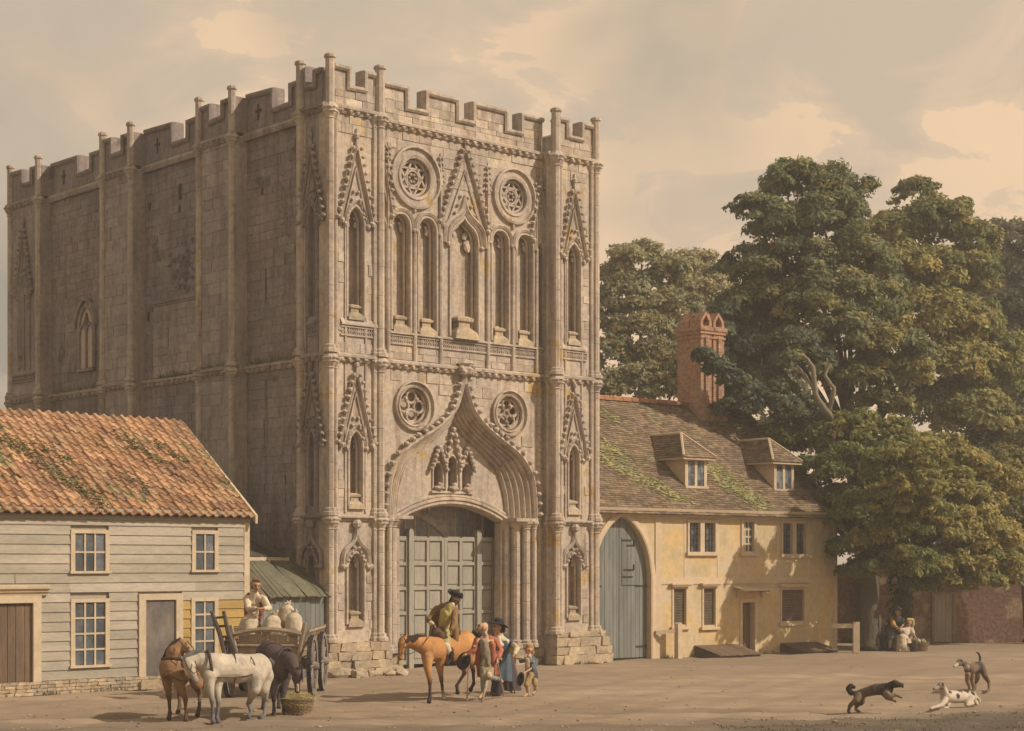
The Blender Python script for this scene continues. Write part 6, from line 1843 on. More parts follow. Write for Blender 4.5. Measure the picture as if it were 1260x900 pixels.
# ---- the rider's bay horse
B0 = (-1.55, 41.1, 0)
bay = horse('bright bay saddle horse with black legs standing before the portal gates', B0, dict(
    chest=(-1.849, 40.350, 1.165), barrel=(-1.506, 41.200, 1.160), rump=(-1.129, 42.050, 1.254), r=(.25, .30, .30), neck=(-2.208, 40.100, 1.363), poll=(-2.474, 39.900, 1.409), muzzle=(-2.538, 39.750, 1.029), earside=(.8, -.6, .1),
    legs=[(((-1.935, 40.200, 1.042), (-1.930, 40.100, 0.806), (-1.870, 40.000, 0.479), (-1.867, 39.950, 0.150), (-1.881, 39.850, 0.037)), 1), (((-1.653, 40.600, 1.021), (-1.672, 40.600, 0.795), (-1.635, 40.600, 0.495), (-1.601, 40.700, 0.168), (-1.559, 40.600, 0.044)), 1),
          (((-1.205, 42.000, 1.101), (-1.202, 41.900, 0.815), (-1.138, 42.400, 0.532), (-1.331, 42.300, 0.225), (-1.308, 42.200, 0.066)), 0), (((-1.020, 42.400, 1.120), (-1.037, 42.300, 0.851), (-0.953, 42.900, 0.580), (-0.933, 42.900, 0.242), (-1.015, 43.000, 0.076)), 0)],
    socks=[((-1.653, 40.600, 1.021), (-1.672, 40.600, 0.795), (-1.635, 40.600, 0.495), (-1.601, 40.700, 0.168), (-1.559, 40.600, 0.044))],
    paint=[((-1.795, 39.980, 1.091), .24, (.50, .28, .13)), ((-2.015, 39.950, 1.093), .13, (.28, .13, .055)), ((-0.968, 41.850, 1.302), .26, (.50, .27, .11)), ((-2.587, 39.650, 1.218), .05, (.08, .05, .04))],
    mane=[(-2.419, 39.900, 1.501), (-2.292, 39.950, 1.518), (-2.131, 40.050, 1.532), (-1.942, 40.350, 1.520)], manedir=(-.02, -.10, -.10), tail=[(-0.924, 42.500, 1.528), (-0.830, 42.700, 1.362), (-0.790, 42.700, 1.066), (-0.790, 42.700, 0.631)]),
    (.43, .215, .08), (.045, .032, .028), (.035, .025, .022), sock=(.5, .42, .32))
strap(bay, B0, [(-2.463, 39.720, 1.527), (-2.547, 39.600, 1.422), (-2.562, 39.550, 1.223), (-2.547, 39.600, 1.111), (-2.407, 39.700, 1.161), (-2.373, 39.750, 1.361), (-2.463, 39.720, 1.527)], .011, name='bridle')
strap(bay, B0, [(-2.438, 39.620, 1.110), (-2.260, 39.700, 1.142), (-2.047, 39.850, 1.282), (-1.897, 40.200, 1.507), (-1.827, 40.700, 1.750)], .009, name='rein')
Q = chain([(-1.758, 40.850, 1.518), (-1.565, 41.250, 1.577), (-1.367, 41.600, 1.544)], [.16, .13, .16], (.10, .06, .035))
wear('saddle', bay, B0, Q + [((-1.641, 40.750, 1.484), .12, (-1.569, 40.850, 1.158), .10, (.12, .07, .04))], 'cloth')
strap(bay, B0, [(-1.526, 40.720, 1.429), (-1.447, 40.620, 1.020), (-1.503, 40.600, 0.889)], .010, name='stirrup_leather')

# ---- rider
RB = (-1.55, 41.2, 0)
rb = {'chest': (-1.542, 41.150, 2.038), 'neck': (-1.406, 41.050, 2.212), 'pelvis': (-1.584, 41.250, 1.597), 'head': (-1.309, 41.000, 2.327), 'face': (.75, -.35, -.62), 'hk': 1.1,
      'shL': (-1.773, 41.200, 2.094), 'elL': (-1.935, 41.000, 1.872), 'wrL': (-1.850, 40.800, 1.765), 'hdL': (.5, -.3, -.3), 'shR': (-1.345, 40.950, 2.063), 'elR': (-1.377, 40.750, 1.729), 'wrR': (-1.413, 40.700, 1.618), 'hdR': (.1, -.2, -.9),
      'legL': [(-1.575, 41.000, 1.530), (-1.522, 40.600, 1.246), (-1.390, 40.580, 0.984), (-1.516, 40.450, 0.860)], 'legR': [(-1.498, 41.500, 1.529), (-1.412, 41.800, 1.188), (-1.354, 41.800, 0.879), (-1.428, 41.700, 0.769)]}
rider = person('rider in a brown coat and black hat leaning down from the bay horse', RB, rb, skin=(.20, .12, .08))  # skin set dark: the shade on the face is put into its colour
bn, bn2 = (.20, .125, .055), (.26, .165, .07)
wear('waistcoat', rider, RB, [((-1.598, 41.100, 1.698), .135, (-1.537, 41.000, 2.005), .15, (.46, .37, .13)), ((-1.537, 41.000, 2.005), .14, (-1.421, 40.950, 2.177), .09, (.48, .39, .15))])
wear('coat', rider, RB, chain([(-1.548, 41.300, 2.092), (-1.773, 41.200, 2.094), (-1.954, 41.000, 1.853), (-1.871, 40.850, 1.782)], [.13, .085, .062, .055], bn) + chain([(-1.508, 41.250, 2.131), (-1.328, 41.000, 2.062), (-1.340, 40.780, 1.747), (-1.394, 40.720, 1.655)], [.12, .085, .065, .055], bn2) +
     [((-1.699, 41.250, 2.055), .11, (-1.832, 41.250, 1.673), .10, bn), ((-1.832, 41.250, 1.673), .10, (-1.921, 41.100, 1.412), .05, bn), ((-1.392, 41.200, 1.980), .10, (-1.354, 41.200, 1.599), .11, bn2), ((-1.354, 41.200, 1.599), .11, (-1.314, 41.150, 1.353), .06, bn), ((-1.626, 41.350, 2.128), .12, (-1.475, 41.400, 1.706), .14, bn), ((-1.522, 41.100, 2.211), .07, (-1.385, 41.000, 2.194), .065, bn2)])
wear('breeches', rider, RB, chain([(-1.598, 41.100, 1.564), (-1.554, 40.950, 1.476), (-1.522, 40.600, 1.246)], [.14, .125, .10], (.36, .31, .14)) + chain([(-1.548, 41.300, 1.537), (-1.410, 41.750, 1.191)], [.13, .085], (.30, .26, .11)))
wear('cravat', rider, RB, [((-1.421, 40.930, 2.177), .055, (-1.382, 40.920, 2.215), .05, (.6, .52, .4))])
wear('stocking', rider, RB, chain([(-1.521, 40.580, 1.266), (-1.408, 40.580, 1.040)], [.088, .064], (.62, .54, .42)))
wear('boot', rider, RB, chain([(-1.408, 40.570, 1.097), (-1.407, 40.550, 0.930), (-1.515, 40.420, 0.843)], [.070, .058, .044], (.03, .028, .03)))
wear('boot', rider, RB, chain([(-1.373, 41.800, 1.014), (-1.354, 41.800, 0.879), (-1.428, 41.700, 0.769)], [.06, .05, .038], (.03, .028, .03)))
wear('cuff', rider, RB, [((-1.890, 40.840, 1.783), .058, (-1.850, 40.800, 1.765), .05, (.58, .50, .38))])
wear('hair', rider, RB, [((-1.369, 41.080, 2.345), .085, (-1.446, 41.120, 2.268), .05, (.05, .035, .028)), ((-1.329, 41.040, 2.402), .09, (-1.310, 41.020, 2.403), .085, (.05, .035, .028))])
hat(rider, RB, (-1.339, 41.030, 2.412), (.35, -.1, .93), (.8, -.4, 0), (.028, .026, .032), 'tricorn', 1.15)

# ---- beggar on crutches with a wooden leg
GB = (-.60, 40.6, 0)
g = {'chest': (-0.620, 40.600, 1.321), 'neck': (-0.601, 40.600, 1.490), 'pelvis': (-0.564, 40.650, 0.905), 'head': (-0.693, 40.500, 1.682), 'face': (-.9, -.35, .28), 'hk': 1.12,
     'shL': (-0.786, 40.450, 1.403), 'elL': (-0.878, 40.350, 1.183), 'wrL': (-1.026, 40.300, 1.093), 'hdL': (-.9, -.1, -.2), 'pnL': (0, 0, -1), 'shR': (-0.415, 40.750, 1.390), 'elR': (-0.283, 40.750, 1.163), 'wrR': (-0.337, 40.450, 0.954), 'hdR': (-.1, -.2, -.9), 'pnR': (-1, 0, 0),
     'legL': [(-0.638, 40.550, 0.873), (-0.654, 40.400, 0.545), (-0.658, 40.600, 0.175), (-0.748, 40.400, 0.078)], 'legR': [(-0.490, 40.750, 0.862), (-0.523, 40.400, 0.583), (-0.323, 41.000, 0.487), (-0.228, 41.100, 0.404)]}
beg = person('bearded bald man in a red coat on two crutches with a wooden leg', GB, g, skin=(.50, .33, .21), k=1.04)
red, red2 = (.31, .095, .065), (.38, .14, .09)
gr = (.25, .215, .155)
wear('waistcoat', beg, GB, [((-0.581, 40.500, 0.932), .115, (-0.618, 40.450, 1.122), .12, gr), ((-0.618, 40.450, 1.122), .12, (-0.655, 40.430, 1.348), .105, gr), ((-0.655, 40.420, 0.955), .06, (-0.673, 40.400, 0.844), .045, gr), ((-0.561, 40.420, 0.955), .06, (-0.542, 40.400, 0.844), .045, gr)])
wear('coat', beg, GB, chain([(-0.658, 40.600, 1.359), (-0.805, 40.480, 1.383), (-0.896, 40.360, 1.164), (-1.008, 40.320, 1.092)], [.11, .085, .068, .06], red) + chain([(-0.547, 40.750, 1.390), (-0.396, 40.780, 1.370), (-0.264, 40.720, 1.146), (-0.319, 40.500, 0.989)], [.12, .09, .072, .06], red2) +
     [((-0.529, 40.800, 1.350), .15, (-0.491, 40.850, 0.969), .14, red), ((-0.491, 40.850, 0.969), .14, (-0.416, 40.900, 0.626), .12, red), ((-0.769, 40.520, 1.325), .09, (-0.769, 40.520, 0.950), .07, red), ((-0.769, 40.520, 0.950), .07, (-0.769, 40.550, 0.592), .045, (.30, .10, .07)), ((-0.469, 40.500, 1.307), .085, (-0.431, 40.520, 0.894), .085, red2), ((-0.431, 40.520, 0.894), .08, (-0.413, 40.600, 0.626), .06, red2)])
wear('breeches', beg, GB, chain([(-0.564, 40.600, 0.908), (-0.637, 40.500, 0.839), (-0.654, 40.380, 0.547)], [.15, .115, .088], (.30, .255, .17)) + chain([(-0.527, 40.650, 0.886), (-0.523, 40.380, 0.603)], [.125, .10], (.34, .285, .18)) + [((-0.541, 40.300, 0.626), .055, (-0.522, 40.300, 0.589), .055, (.62, .52, .38))])
wear('stocking', beg, GB, chain([(-0.654, 40.380, 0.547), (-0.665, 40.500, 0.370), (-0.658, 40.600, 0.156)], [.075, .066, .045], (.25, .29, .30)) + chain([(-0.505, 40.450, 0.561), (-0.304, 41.000, 0.468)], [.07, .05], (.25, .29, .30)))
wear('shoe', beg, GB, [((-0.639, 40.620, 0.117), .045, (-0.748, 40.420, 0.058), .036, (.05, .035, .03))])
wear('beard', beg, GB, [((-0.748, 40.420, 1.591), .045, (-0.711, 40.450, 1.534), .05, (.10, .075, .06)), ((-0.683, 40.420, 1.591), .04, (-0.711, 40.420, 1.535), .04, (.12, .09, .07))])
wear('hair', beg, GB, [((-0.638, 40.580, 1.641), .075, (-0.620, 40.600, 1.565), .05, (.50, .43, .33)), ((-0.629, 40.580, 1.735), .075, (-0.620, 40.600, 1.659), .07, (.50, .43, .33))])
b = MB(); b.tube([tuple(V3(p) - V3(GB)) for p in ((-0.561, 40.420, 0.581), (-0.614, 40.200, 0.298), (-0.691, 39.950, 0.002))], [.045, .032, .026], n=8); b.lump(*tuple(V3((-0.552, 40.420, 0.563)) - V3(GB)), .10); b.build('wooden_leg', M['wood'], beg, smooth=True)
def crutch(label, top, mid, foot, base):
    t = thing('crutch', label, 'crutch', base, 0)
    b = MB(); T_, M_, F2 = (V3(p) - V3(base) for p in (top, mid, foot))
    b.tube([tuple(T_), tuple(M_), tuple(F2)], [.018, .022, .018], n=7); s = V3((.5, .8, 0)).normalized()
    b.build('shaft', M['wood'], t)
    b = MB(); b.tube([tuple(T_ - s * .11), tuple(T_ + V3((0, 0, -.02))), tuple(T_ + s * .11)], [.022, .026, .022], n=7); b.build('arm_rest', M['wood'], t)
    b = MB(); b.tube([tuple(M_ - s * .06), tuple(M_ + s * .06)], .016, n=6); b.build('hand_grip', M['wood'], t)
    return t
crutch('wooden crutch on the left of the man in red, under his outstretched arm', (-0.840, 40.350, 1.277), (-0.988, 40.300, 0.962), (-1.039, 40.450, 0.018), (-1.04, 40.6, 0))
crutch('wooden crutch on the right of the man in red, in front of the woman', (-0.451, 40.600, 1.302), (-0.337, 40.500, 0.895), (-0.191, 41.200, 0.054), (-.25, 41.1, 0))
t = thing('hat', 'round black hat held out by the man in red', 'hat', (-1.100, 40.300, 0.925), 0)
hb = MB(oriented((-1.100, 40.300, 0.925), (-.5, -.8, .35), (0, 0, 1), (-1.100, 40.300, 0.925)))
n = 20; rows = [[(r * math.cos(i * .31416), r * 1.12 * math.sin(i * .31416), z) for i in range(n)] for r, z in ((.001, -.10), (.07, -.09), (.095, -.04), (.10, .0), (.14, .0), (.19, .012), (.19, .024), (.14, .014), (.095, .012), (.085, -.03), (.05, -.075), (.001, -.08))]
hb.loft(rows, (.035, .033, .04), closed=True); hb.build('felt', M['cloth'], t, smooth=True)
hb = MB(oriented((-1.100, 40.300, 0.925), (-.5, -.8, .35), (0, 0, 1), (-1.100, 40.300, 0.925))); hb.loft([[(.093 * math.cos(i * .31416), .1 * math.sin(i * .31416), z) for i in range(n)] for z in (.012, -.03)], (.30, .29, .27), closed=True); hb.build('lining', M['cloth'], t, smooth=True)

# ---- woman in blue
WB = (-.12, 42.7, 0)
wj = {'chest': (-0.237, 42.700, 1.244), 'neck': (-0.315, 42.600, 1.426), 'pelvis': (-0.178, 42.750, 0.905), 'head': (-0.364, 42.500, 1.607), 'face': (-.85, -.5, .05), 'hk': 1.1, 'shL': (-0.374, 42.500, 1.292), 'elL': (-0.411, 42.300, 1.066), 'wrL': (-0.332, 42.200, 0.935), 'hdL': (.6, -.2, -.3),
      'shR': (-0.059, 42.800, 1.259), 'elR': (0.118, 42.500, 1.135), 'wrR': (0.039, 42.200, 0.954), 'hdR': (-.3, -.2, -.8), 'legL': [(-0.237, 42.700, 0.829), (-0.276, 42.600, 0.440), (-0.296, 42.700, 0.078), (-0.393, 42.500, 0.014)], 'legR': [(-0.099, 42.800, 0.823), (-0.040, 42.900, 0.421), (-0.020, 43.000, 0.076), (0.020, 42.700, 0.039)]}
wo = person('woman in a blue gown, cream shawl and black hat beside the crippled man', WB, wj, skin=(.46, .28, .18), k=.98)
blu = (.065, .085, .12)
skirtcloth('petticoat', wo, WB, (-0.139, 42.850, 0.940), (-0.040, 42.950, 0.060), .15, .25, (.085, .075, .085), seed=2)
skirtcloth('gown', wo, WB, (-0.198, 42.750, 1.004), (-0.256, 42.600, 0.322), .15, .24, (.085, .12, .155), folds=7, seed=4)
skirtcloth('underskirt', wo, WB, (-0.335, 42.550, 0.483), (-0.354, 42.500, 0.034), .14, .17, (.05, .045, .06), folds=6, seed=5)
wear('bodice', wo, WB, [((-0.198, 42.750, 0.925), .135, (-0.237, 42.700, 1.224), .15, blu), ((-0.237, 42.720, 1.223), .14, (-0.178, 42.750, 1.340), .11, blu)] + chain([(-0.178, 42.780, 1.280), (-0.040, 42.800, 1.239), (0.059, 42.620, 1.169)], [.10, .085, .075], blu) + chain([(-0.315, 42.600, 1.268), (-0.374, 42.500, 1.273), (-0.411, 42.320, 1.085)], [.09, .075, .065], blu))
wear('sleeve', wo, WB, chain([(0.039, 42.600, 1.189), (0.118, 42.480, 1.116), (0.059, 42.250, 0.991)], [.07, .072, .05], (.56, .47, .32)))
wear('shawl', wo, WB, [((-0.315, 42.600, 1.367), .085, (-0.158, 42.720, 1.263), .10, (.58, .50, .37)), ((-0.334, 42.500, 1.351), .075, (-0.294, 42.420, 1.159), .055, (.58, .50, .37)), ((-0.277, 42.720, 1.381), .09, (-0.119, 42.900, 1.274), .08, (.54, .46, .34)), ((-0.354, 42.500, 1.332), .06, (-0.236, 42.440, 1.197), .05, (.60, .52, .39))])
wear('hair', wo, WB, [((-0.316, 42.620, 1.622), .092, (-0.276, 42.650, 1.542), .07, (.08, .06, .05))])
wear('shoe', wo, WB, [((-0.020, 42.950, 0.060), .045, (0.059, 42.700, 0.019), .035, (.05, .04, .04))])
hat(wo, WB, (-0.325, 42.550, 1.713), (.25, .05, .97), (-.85, -.5, 0), (.035, .033, .042), 'droop', 1.2)
Q = [((-0.227, 42.600, 1.702), .05, (-0.197, 42.620, 1.543), .045, (.035, .033, .042))]
wear('hat_ribbon', wo, WB, Q)

# ---- boy
KB = (.42, 41.75, 0)
kj = {'chest': (0.444, 41.750, 0.824), 'neck': (0.425, 41.700, 0.962), 'pelvis': (0.484, 41.800, 0.569), 'head': (0.395, 41.650, 1.118), 'face': (-.95, -.3, .1), 'hk': 1.18, 'shL': (0.347, 41.600, 0.890), 'elL': (0.232, 41.700, 0.846), 'wrL': (0.116, 41.900, 0.912), 'hdL': (-.8, .1, .3),
      'shR': (0.542, 41.800, 0.879), 'elR': (0.480, 41.500, 0.703), 'wrR': (0.306, 41.350, 0.598), 'hdR': (-.8, -.2, -.4), 'legL': [(0.425, 41.700, 0.537), (0.346, 41.550, 0.316), (0.386, 41.700, 0.093), (0.288, 41.550, 0.028)], 'legR': [(0.524, 41.900, 0.524), (0.542, 41.800, 0.299), (0.565, 42.100, 0.122), (0.504, 41.900, 0.059)]}
ki = person('small boy with ginger hair in a blue jacket and ragged breeches', KB, kj, skin=(.50, .31, .20), k=.74)
jb = (.105, .135, .165)
wear('jacket', ki, KB, [((0.464, 41.800, 0.589), .12, (0.445, 41.780, 0.822), .115, jb), ((0.445, 41.780, 0.841), .10, (0.444, 41.750, 0.920), .075, jb)] + chain([(0.405, 41.700, 0.884), (0.327, 41.600, 0.871), (0.212, 41.700, 0.846)], [.06, .055, .045], jb) + chain([(0.504, 41.850, 0.876), (0.561, 41.800, 0.840), (0.499, 41.500, 0.684)], [.075, .07, .055], jb) + [((0.503, 41.800, 0.589), .11, (0.542, 41.850, 0.450), .09, (.08, .11, .14))])
wear('shirt', ki, KB, [((0.356, 41.550, 0.893), .05, (0.366, 41.620, 0.658), .06, (.46, .36, .24)), ((0.405, 41.680, 0.963), .055, (0.405, 41.660, 0.964), .055, (.50, .42, .3))])
wear('breeches', ki, KB, chain([(0.444, 41.750, 0.534), (0.425, 41.700, 0.498), (0.346, 41.550, 0.297)], [.10, .088, .07], (.33, .235, .12)) + chain([(0.523, 41.850, 0.527), (0.542, 41.800, 0.299)], [.088, .07], (.36, .26, .13)))
wear('stocking', ki, KB, chain([(0.346, 41.550, 0.316), (0.386, 41.700, 0.093)], [.058, .042], (.50, .38, .22)) + chain([(0.542, 41.800, 0.318), (0.565, 42.100, 0.122)], [.055, .04], (.50, .38, .22)))
wear('shoe', ki, KB, [((0.386, 41.720, 0.053), .038, (0.288, 41.550, 0.008), .028, (.22, .15, .09))]); wear('shoe', ki, KB, [((0.565, 42.100, 0.102), .036, (0.504, 41.900, 0.040), .028, (.22, .15, .09))])
wear('hair', ki, KB, [((0.444, 41.720, 1.154), .085, (0.464, 41.740, 1.075), .065, (.36, .20, .085)), ((0.414, 41.660, 1.205), .075, (0.385, 41.640, 1.215), .06, (.38, .22, .09))])
t = thing('hat', 'small black hat hanging from the hand of the boy', 'hat', (0.210, 41.300, 0.448), 0)
hb = MB(oriented((0.210, 41.300, 0.448), (-.6, -.7, .2), (0, 0, 1), (0.210, 41.300, 0.448)))
hb.loft([[(r * math.cos(i * .31416) * .8, r * 1.2 * math.sin(i * .31416), z) for i in range(n)] for r, z in ((.001, -.08), (.06, -.07), (.08, -.0), (.13, .0), (.14, .012), (.08, .012), (.06, -.04), (.001, -.06))], (.035, .033, .04), closed=True); hb.build('felt', M['cloth'], t, smooth=True)

# ---- team of horses in front of the wagon
GR0 = (-5.8, 35.4, 0)
grey = horse('dappled grey draught horse with lowered head at the front of the wagon team', GR0, dict(
    chest=(-5.969, 35.050, 1.059), barrel=(-5.585, 35.500, 1.064), rump=(-5.190, 35.950, 1.037), r=(.27, .29, .28), neck=(-6.202, 34.900, 1.230), poll=(-6.416, 34.750, 1.222), muzzle=(-6.210, 34.500, 0.869), earside=(.95, -.2, .3),
    legs=[(((-5.991, 34.800, 0.945), (-5.982, 34.750, 0.772), (-5.925, 34.700, 0.470), (-5.918, 34.750, 0.161), (-5.901, 34.650, 0.057)), 1), (((-5.880, 35.100, 0.894), (-5.888, 35.050, 0.702), (-5.830, 34.900, 0.422), (-5.854, 34.850, 0.120), (-5.805, 34.750, 0.032)), 1),
          (((-5.220, 35.700, 0.887), (-5.222, 35.600, 0.630), (-5.398, 36.000, 0.301), (-5.318, 35.800, 0.119), (-5.353, 35.700, 0.061)), 0), (((-5.112, 36.100, 0.861), (-5.098, 36.000, 0.601), (-5.090, 36.300, 0.311), (-5.081, 36.000, 0.068), (-5.126, 35.850, 0.015)), 0)],
    paint=[((-5.391, 35.300, 1.240), .14, (.36, .32, .27)), ((-5.515, 35.050, 1.027), .10, (.38, .34, .28)), ((-5.001, 35.550, 1.061), .14, (.34, .31, .27)), ((-5.111, 35.400, 0.907), .12, (.30, .28, .25)), ((-5.830, 34.800, 0.849), .12, (.34, .31, .27)), ((-5.224, 35.500, 0.736), .12, (.26, .25, .24)), ((-5.669, 35.000, 0.835), .10, (.36, .32, .27)), ((-5.260, 35.300, 1.076), .09, (.38, .34, .29)), ((-6.322, 34.500, 1.188), .07, (.15, .14, .14)), ((-6.102, 34.700, 1.273), .1, (.33, .30, .26)), ((-5.750, 35.000, 1.256), .12, (.54, .47, .37))],
    mane=[(-6.448, 34.750, 1.367), (-6.322, 34.850, 1.442), (-6.146, 34.950, 1.437), (-5.977, 35.100, 1.348)], manedir=(-.03, -.08, -.10), tail=[(-5.006, 36.300, 1.184), (-4.935, 36.400, 1.044), (-4.918, 36.400, 0.774), (-4.945, 36.350, 0.509)]),
    (.46, .405, .325), (.15, .145, .145), (.11, .105, .105), face=(.42, .36, .28), group='wagon team')
strap(grey, GR0, ringpts((-6.009, 35.000, 1.111), (1, .25, .15), .33, sq=.85), .032, name='collar', closed=True)
strap(grey, GR0, ringpts((-5.627, 35.450, 1.067), (1, .35, 0), .305), .014, name='girth', closed=True)
strap(grey, GR0, [(-5.913, 34.720, 0.919), (-5.725, 34.950, 0.903), (-5.558, 35.120, 0.892), (-5.324, 35.400, 0.907), (-5.085, 35.680, 0.988), (-4.964, 36.000, 1.034)], .014, name='trace')
strap(grey, GR0, [(-5.360, 35.750, 1.331), (-5.233, 35.450, 1.231), (-5.173, 35.600, 1.025), (-5.140, 35.600, 0.894)], .011, name='hip_strap')
strap(grey, GR0, [(-6.452, 34.600, 1.279), (-6.355, 34.420, 1.129), (-6.240, 34.400, 1.019), (-6.148, 34.420, 1.066), (-6.244, 34.600, 1.247)], .010, name='bridle')
BR0 = (-6.9, 35.8, 0)
brn = horse('brown draught horse turning its head behind the grey, at the left of the team', BR0, dict(
    chest=(-6.838, 35.350, 1.073), barrel=(-6.797, 36.000, 1.068), rump=(-6.734, 36.750, 1.074), r=(.27, .30, .28), neck=(-6.789, 35.350, 1.368), poll=(-6.634, 35.400, 1.545), muzzle=(-6.385, 35.200, 1.311), earside=(.45, -.8, .3),
    legs=[(((-6.946, 35.400, 0.939), (-6.955, 35.450, 0.739), (-6.932, 35.500, 0.473), (-6.926, 35.550, 0.157), (-6.923, 35.450, 0.050)), 1), (((-6.695, 35.200, 0.920), (-6.627, 35.100, 0.715), (-6.520, 35.050, 0.475), (-6.513, 35.100, 0.146), (-6.485, 34.950, 0.046)), 1),
          (((-6.587, 36.500, 0.937), (-6.535, 36.400, 0.673), (-6.504, 36.600, 0.439), (-6.467, 36.300, 0.176), (-6.474, 36.150, 0.055)), 0), (((-6.917, 37.000, 0.906), (-6.967, 36.900, 0.639), (-7.022, 37.100, 0.384), (-6.984, 36.900, 0.178), (-6.989, 36.750, 0.054)), 0)],
    paint=[((-6.754, 35.000, 1.256), .16, (.40, .26, .14)), ((-6.906, 35.200, 0.854), .13, (.17, .09, .05)), ((-6.581, 35.200, 0.985), .15, (.20, .11, .06))],
    mane=[(-6.687, 35.420, 1.659), (-6.835, 35.420, 1.594), (-6.982, 35.500, 1.426), (-7.084, 35.600, 1.207)], manedir=(-.06, -.05, -.13), tail=[(-6.626, 37.000, 1.180), (-6.593, 37.100, 0.968), (-6.575, 37.100, 0.573)]),
    (.285, .165, .085), (.12, .07, .045), (.05, .035, .03), face=(.32, .21, .12), group='wagon team')
strap(brn, BR0, ringpts((-6.815, 35.400, 1.234), (.0, .15, .95), .235, sq=1.0), .034, name='collar', closed=True)
strap(brn, BR0, [(-7.077, 35.400, 1.005), (-6.845, 35.050, 0.929), (-6.580, 34.850, 0.845), (-6.262, 34.700, 0.856)], .012, name='trace')
strap(brn, BR0, [(-6.646, 35.200, 1.604), (-6.488, 35.050, 1.465), (-6.390, 35.050, 1.383), (-6.367, 35.100, 1.478), (-6.534, 35.300, 1.616)], .010, name='bridle')
DK0 = (-4.95, 37.2, 0)
drk = horse('dark brown draught horse bending to feed from the hay basket beside the wagon', DK0, dict(
    chest=(-4.820, 36.550, 1.001), barrel=(-5.009, 37.200, 1.134), rump=(-5.258, 38.000, 1.195), r=(.26, .31, .30), neck=(-4.592, 36.350, 1.165), poll=(-4.433, 36.150, 0.925), muzzle=(-4.441, 36.350, 0.542), earside=(.9, -.3, .2),
    legs=[(((-4.945, 36.600, 0.829), (-4.945, 36.600, 0.609), (-4.962, 36.600, 0.355), (-4.969, 36.650, 0.113), (-4.949, 36.500, 0.025)), 1), (((-4.768, 36.800, 0.816), (-4.779, 36.750, 0.598), (-4.789, 36.700, 0.330), (-4.772, 36.700, 0.092), (-4.736, 36.550, 0.003)), 1),
          (((-5.381, 38.000, 0.984), (-5.384, 37.900, 0.639), (-5.409, 38.200, 0.372), (-5.381, 38.000, 0.140), (-5.367, 37.900, 0.061)), 0), (((-5.104, 38.300, 0.967), (-5.078, 38.100, 0.626), (-5.100, 38.400, 0.357), (-5.073, 38.200, 0.124), (-5.060, 38.100, 0.044)), 0)],
    mane=[(-4.781, 36.900, 1.407), (-4.520, 36.450, 1.277), (-4.339, 36.200, 1.056), (-4.316, 36.150, 0.808)], manedir=(.02, -.09, -.12), tail=[(-5.402, 38.400, 1.281), (-5.502, 38.600, 1.057), (-5.519, 38.600, 0.699)]),
    (.085, .062, .058), (.055, .045, .05), (.035, .028, .03), face=(.12, .09, .08), group='wagon team')
strap(drk, DK0, ringpts((-4.725, 36.600, 1.151), (.75, -.6, -.1), .26, sq=.95), .034, name='collar', closed=True)
strap(drk, DK0, [(-5.095, 36.700, 0.890), (-4.905, 36.300, 0.815), (-4.676, 36.350, 0.811), (-4.573, 36.600, 0.897)], .013, name='breast_strap')
strap(drk, DK0, ringpts((-5.102, 37.500, 1.152), (.3, -.9, 0), .325), .013, name='girth', closed=True)
wear('blaze', drk, DK0, [((-4.420, 36.180, 0.672), .030, (-4.429, 36.250, 0.550), .035, (.5, .42, .34))], 'coat')

# basket of hay
def basket(name, label, c, r, h, fill, m_fill, seed=1):
    t = thing(name, label, 'basket', c, 0)
    R = random.Random(seed); b = MB(); n = 18
    for i in range(n):
        a = i * 2 * math.pi / n
        b.tube([(r * .8 * math.cos(a), r * .8 * math.sin(a), 0), (r * .95 * math.cos(a), r * .95 * math.sin(a), h * .5), (r * 1.03 * math.cos(a), r * 1.03 * math.sin(a), h * 1.02)], .010, n=4)
    b.build('stakes', M['wicker'], t)
    k = 0
    for j in range(int(h / .032)):
        z = .02 + j * .032; rr = r * (.8 + .23 * (z / h) ** .8); b = MB()
        b.tube([((rr + .012 * (1 if (i + j) % 2 else -1)) * math.cos(i * math.pi / 18), (rr + .012 * (1 if (i + j) % 2 else -1)) * math.sin(i * math.pi / 18), z) for i in range(36)], .014, n=4, closed=True, tint=R.uniform(.8, 1.2))
        b.build('withy', M['wicker'], t)
    b = MB(); b.lathe(0, 0, [(.0, r * .78), (h * .8, r * .95)], 16, .5); b.build('inside', M['wicker'], t)
    fill(t, R)
    return t
def hayfill(t, R):
    b = MB()
    for _ in range(700):
        a, q_ = R.uniform(0, 6.28), R.uniform(0, 1) ** .6 * .36; x, y = q_ * math.cos(a), q_ * math.sin(a); z = .34 + .16 * (1 - (q_ / .36) ** 2) * R.uniform(.3, 1) - (.12 if q_ > .28 and R.random() < .5 else 0)
        dx, dy, dz = R.uniform(-.13, .13), R.uniform(-.13, .13), R.uniform(-.07, .06)
        b.add([(x, y, z), (x + .006, y + .004, z + .008), (x + dx, y + dy, z + dz)], [(0, 1, 2)], R.uniform(.7, 1.4))
    tag(b.build('hay', M['hay'], t, recalc=False), kind='stuff')
basket('hay_basket', 'wicker basket overflowing with yellow hay under the head of the dark horse', (-4.46, 36.75, 0), .30, .36, hayfill, None)

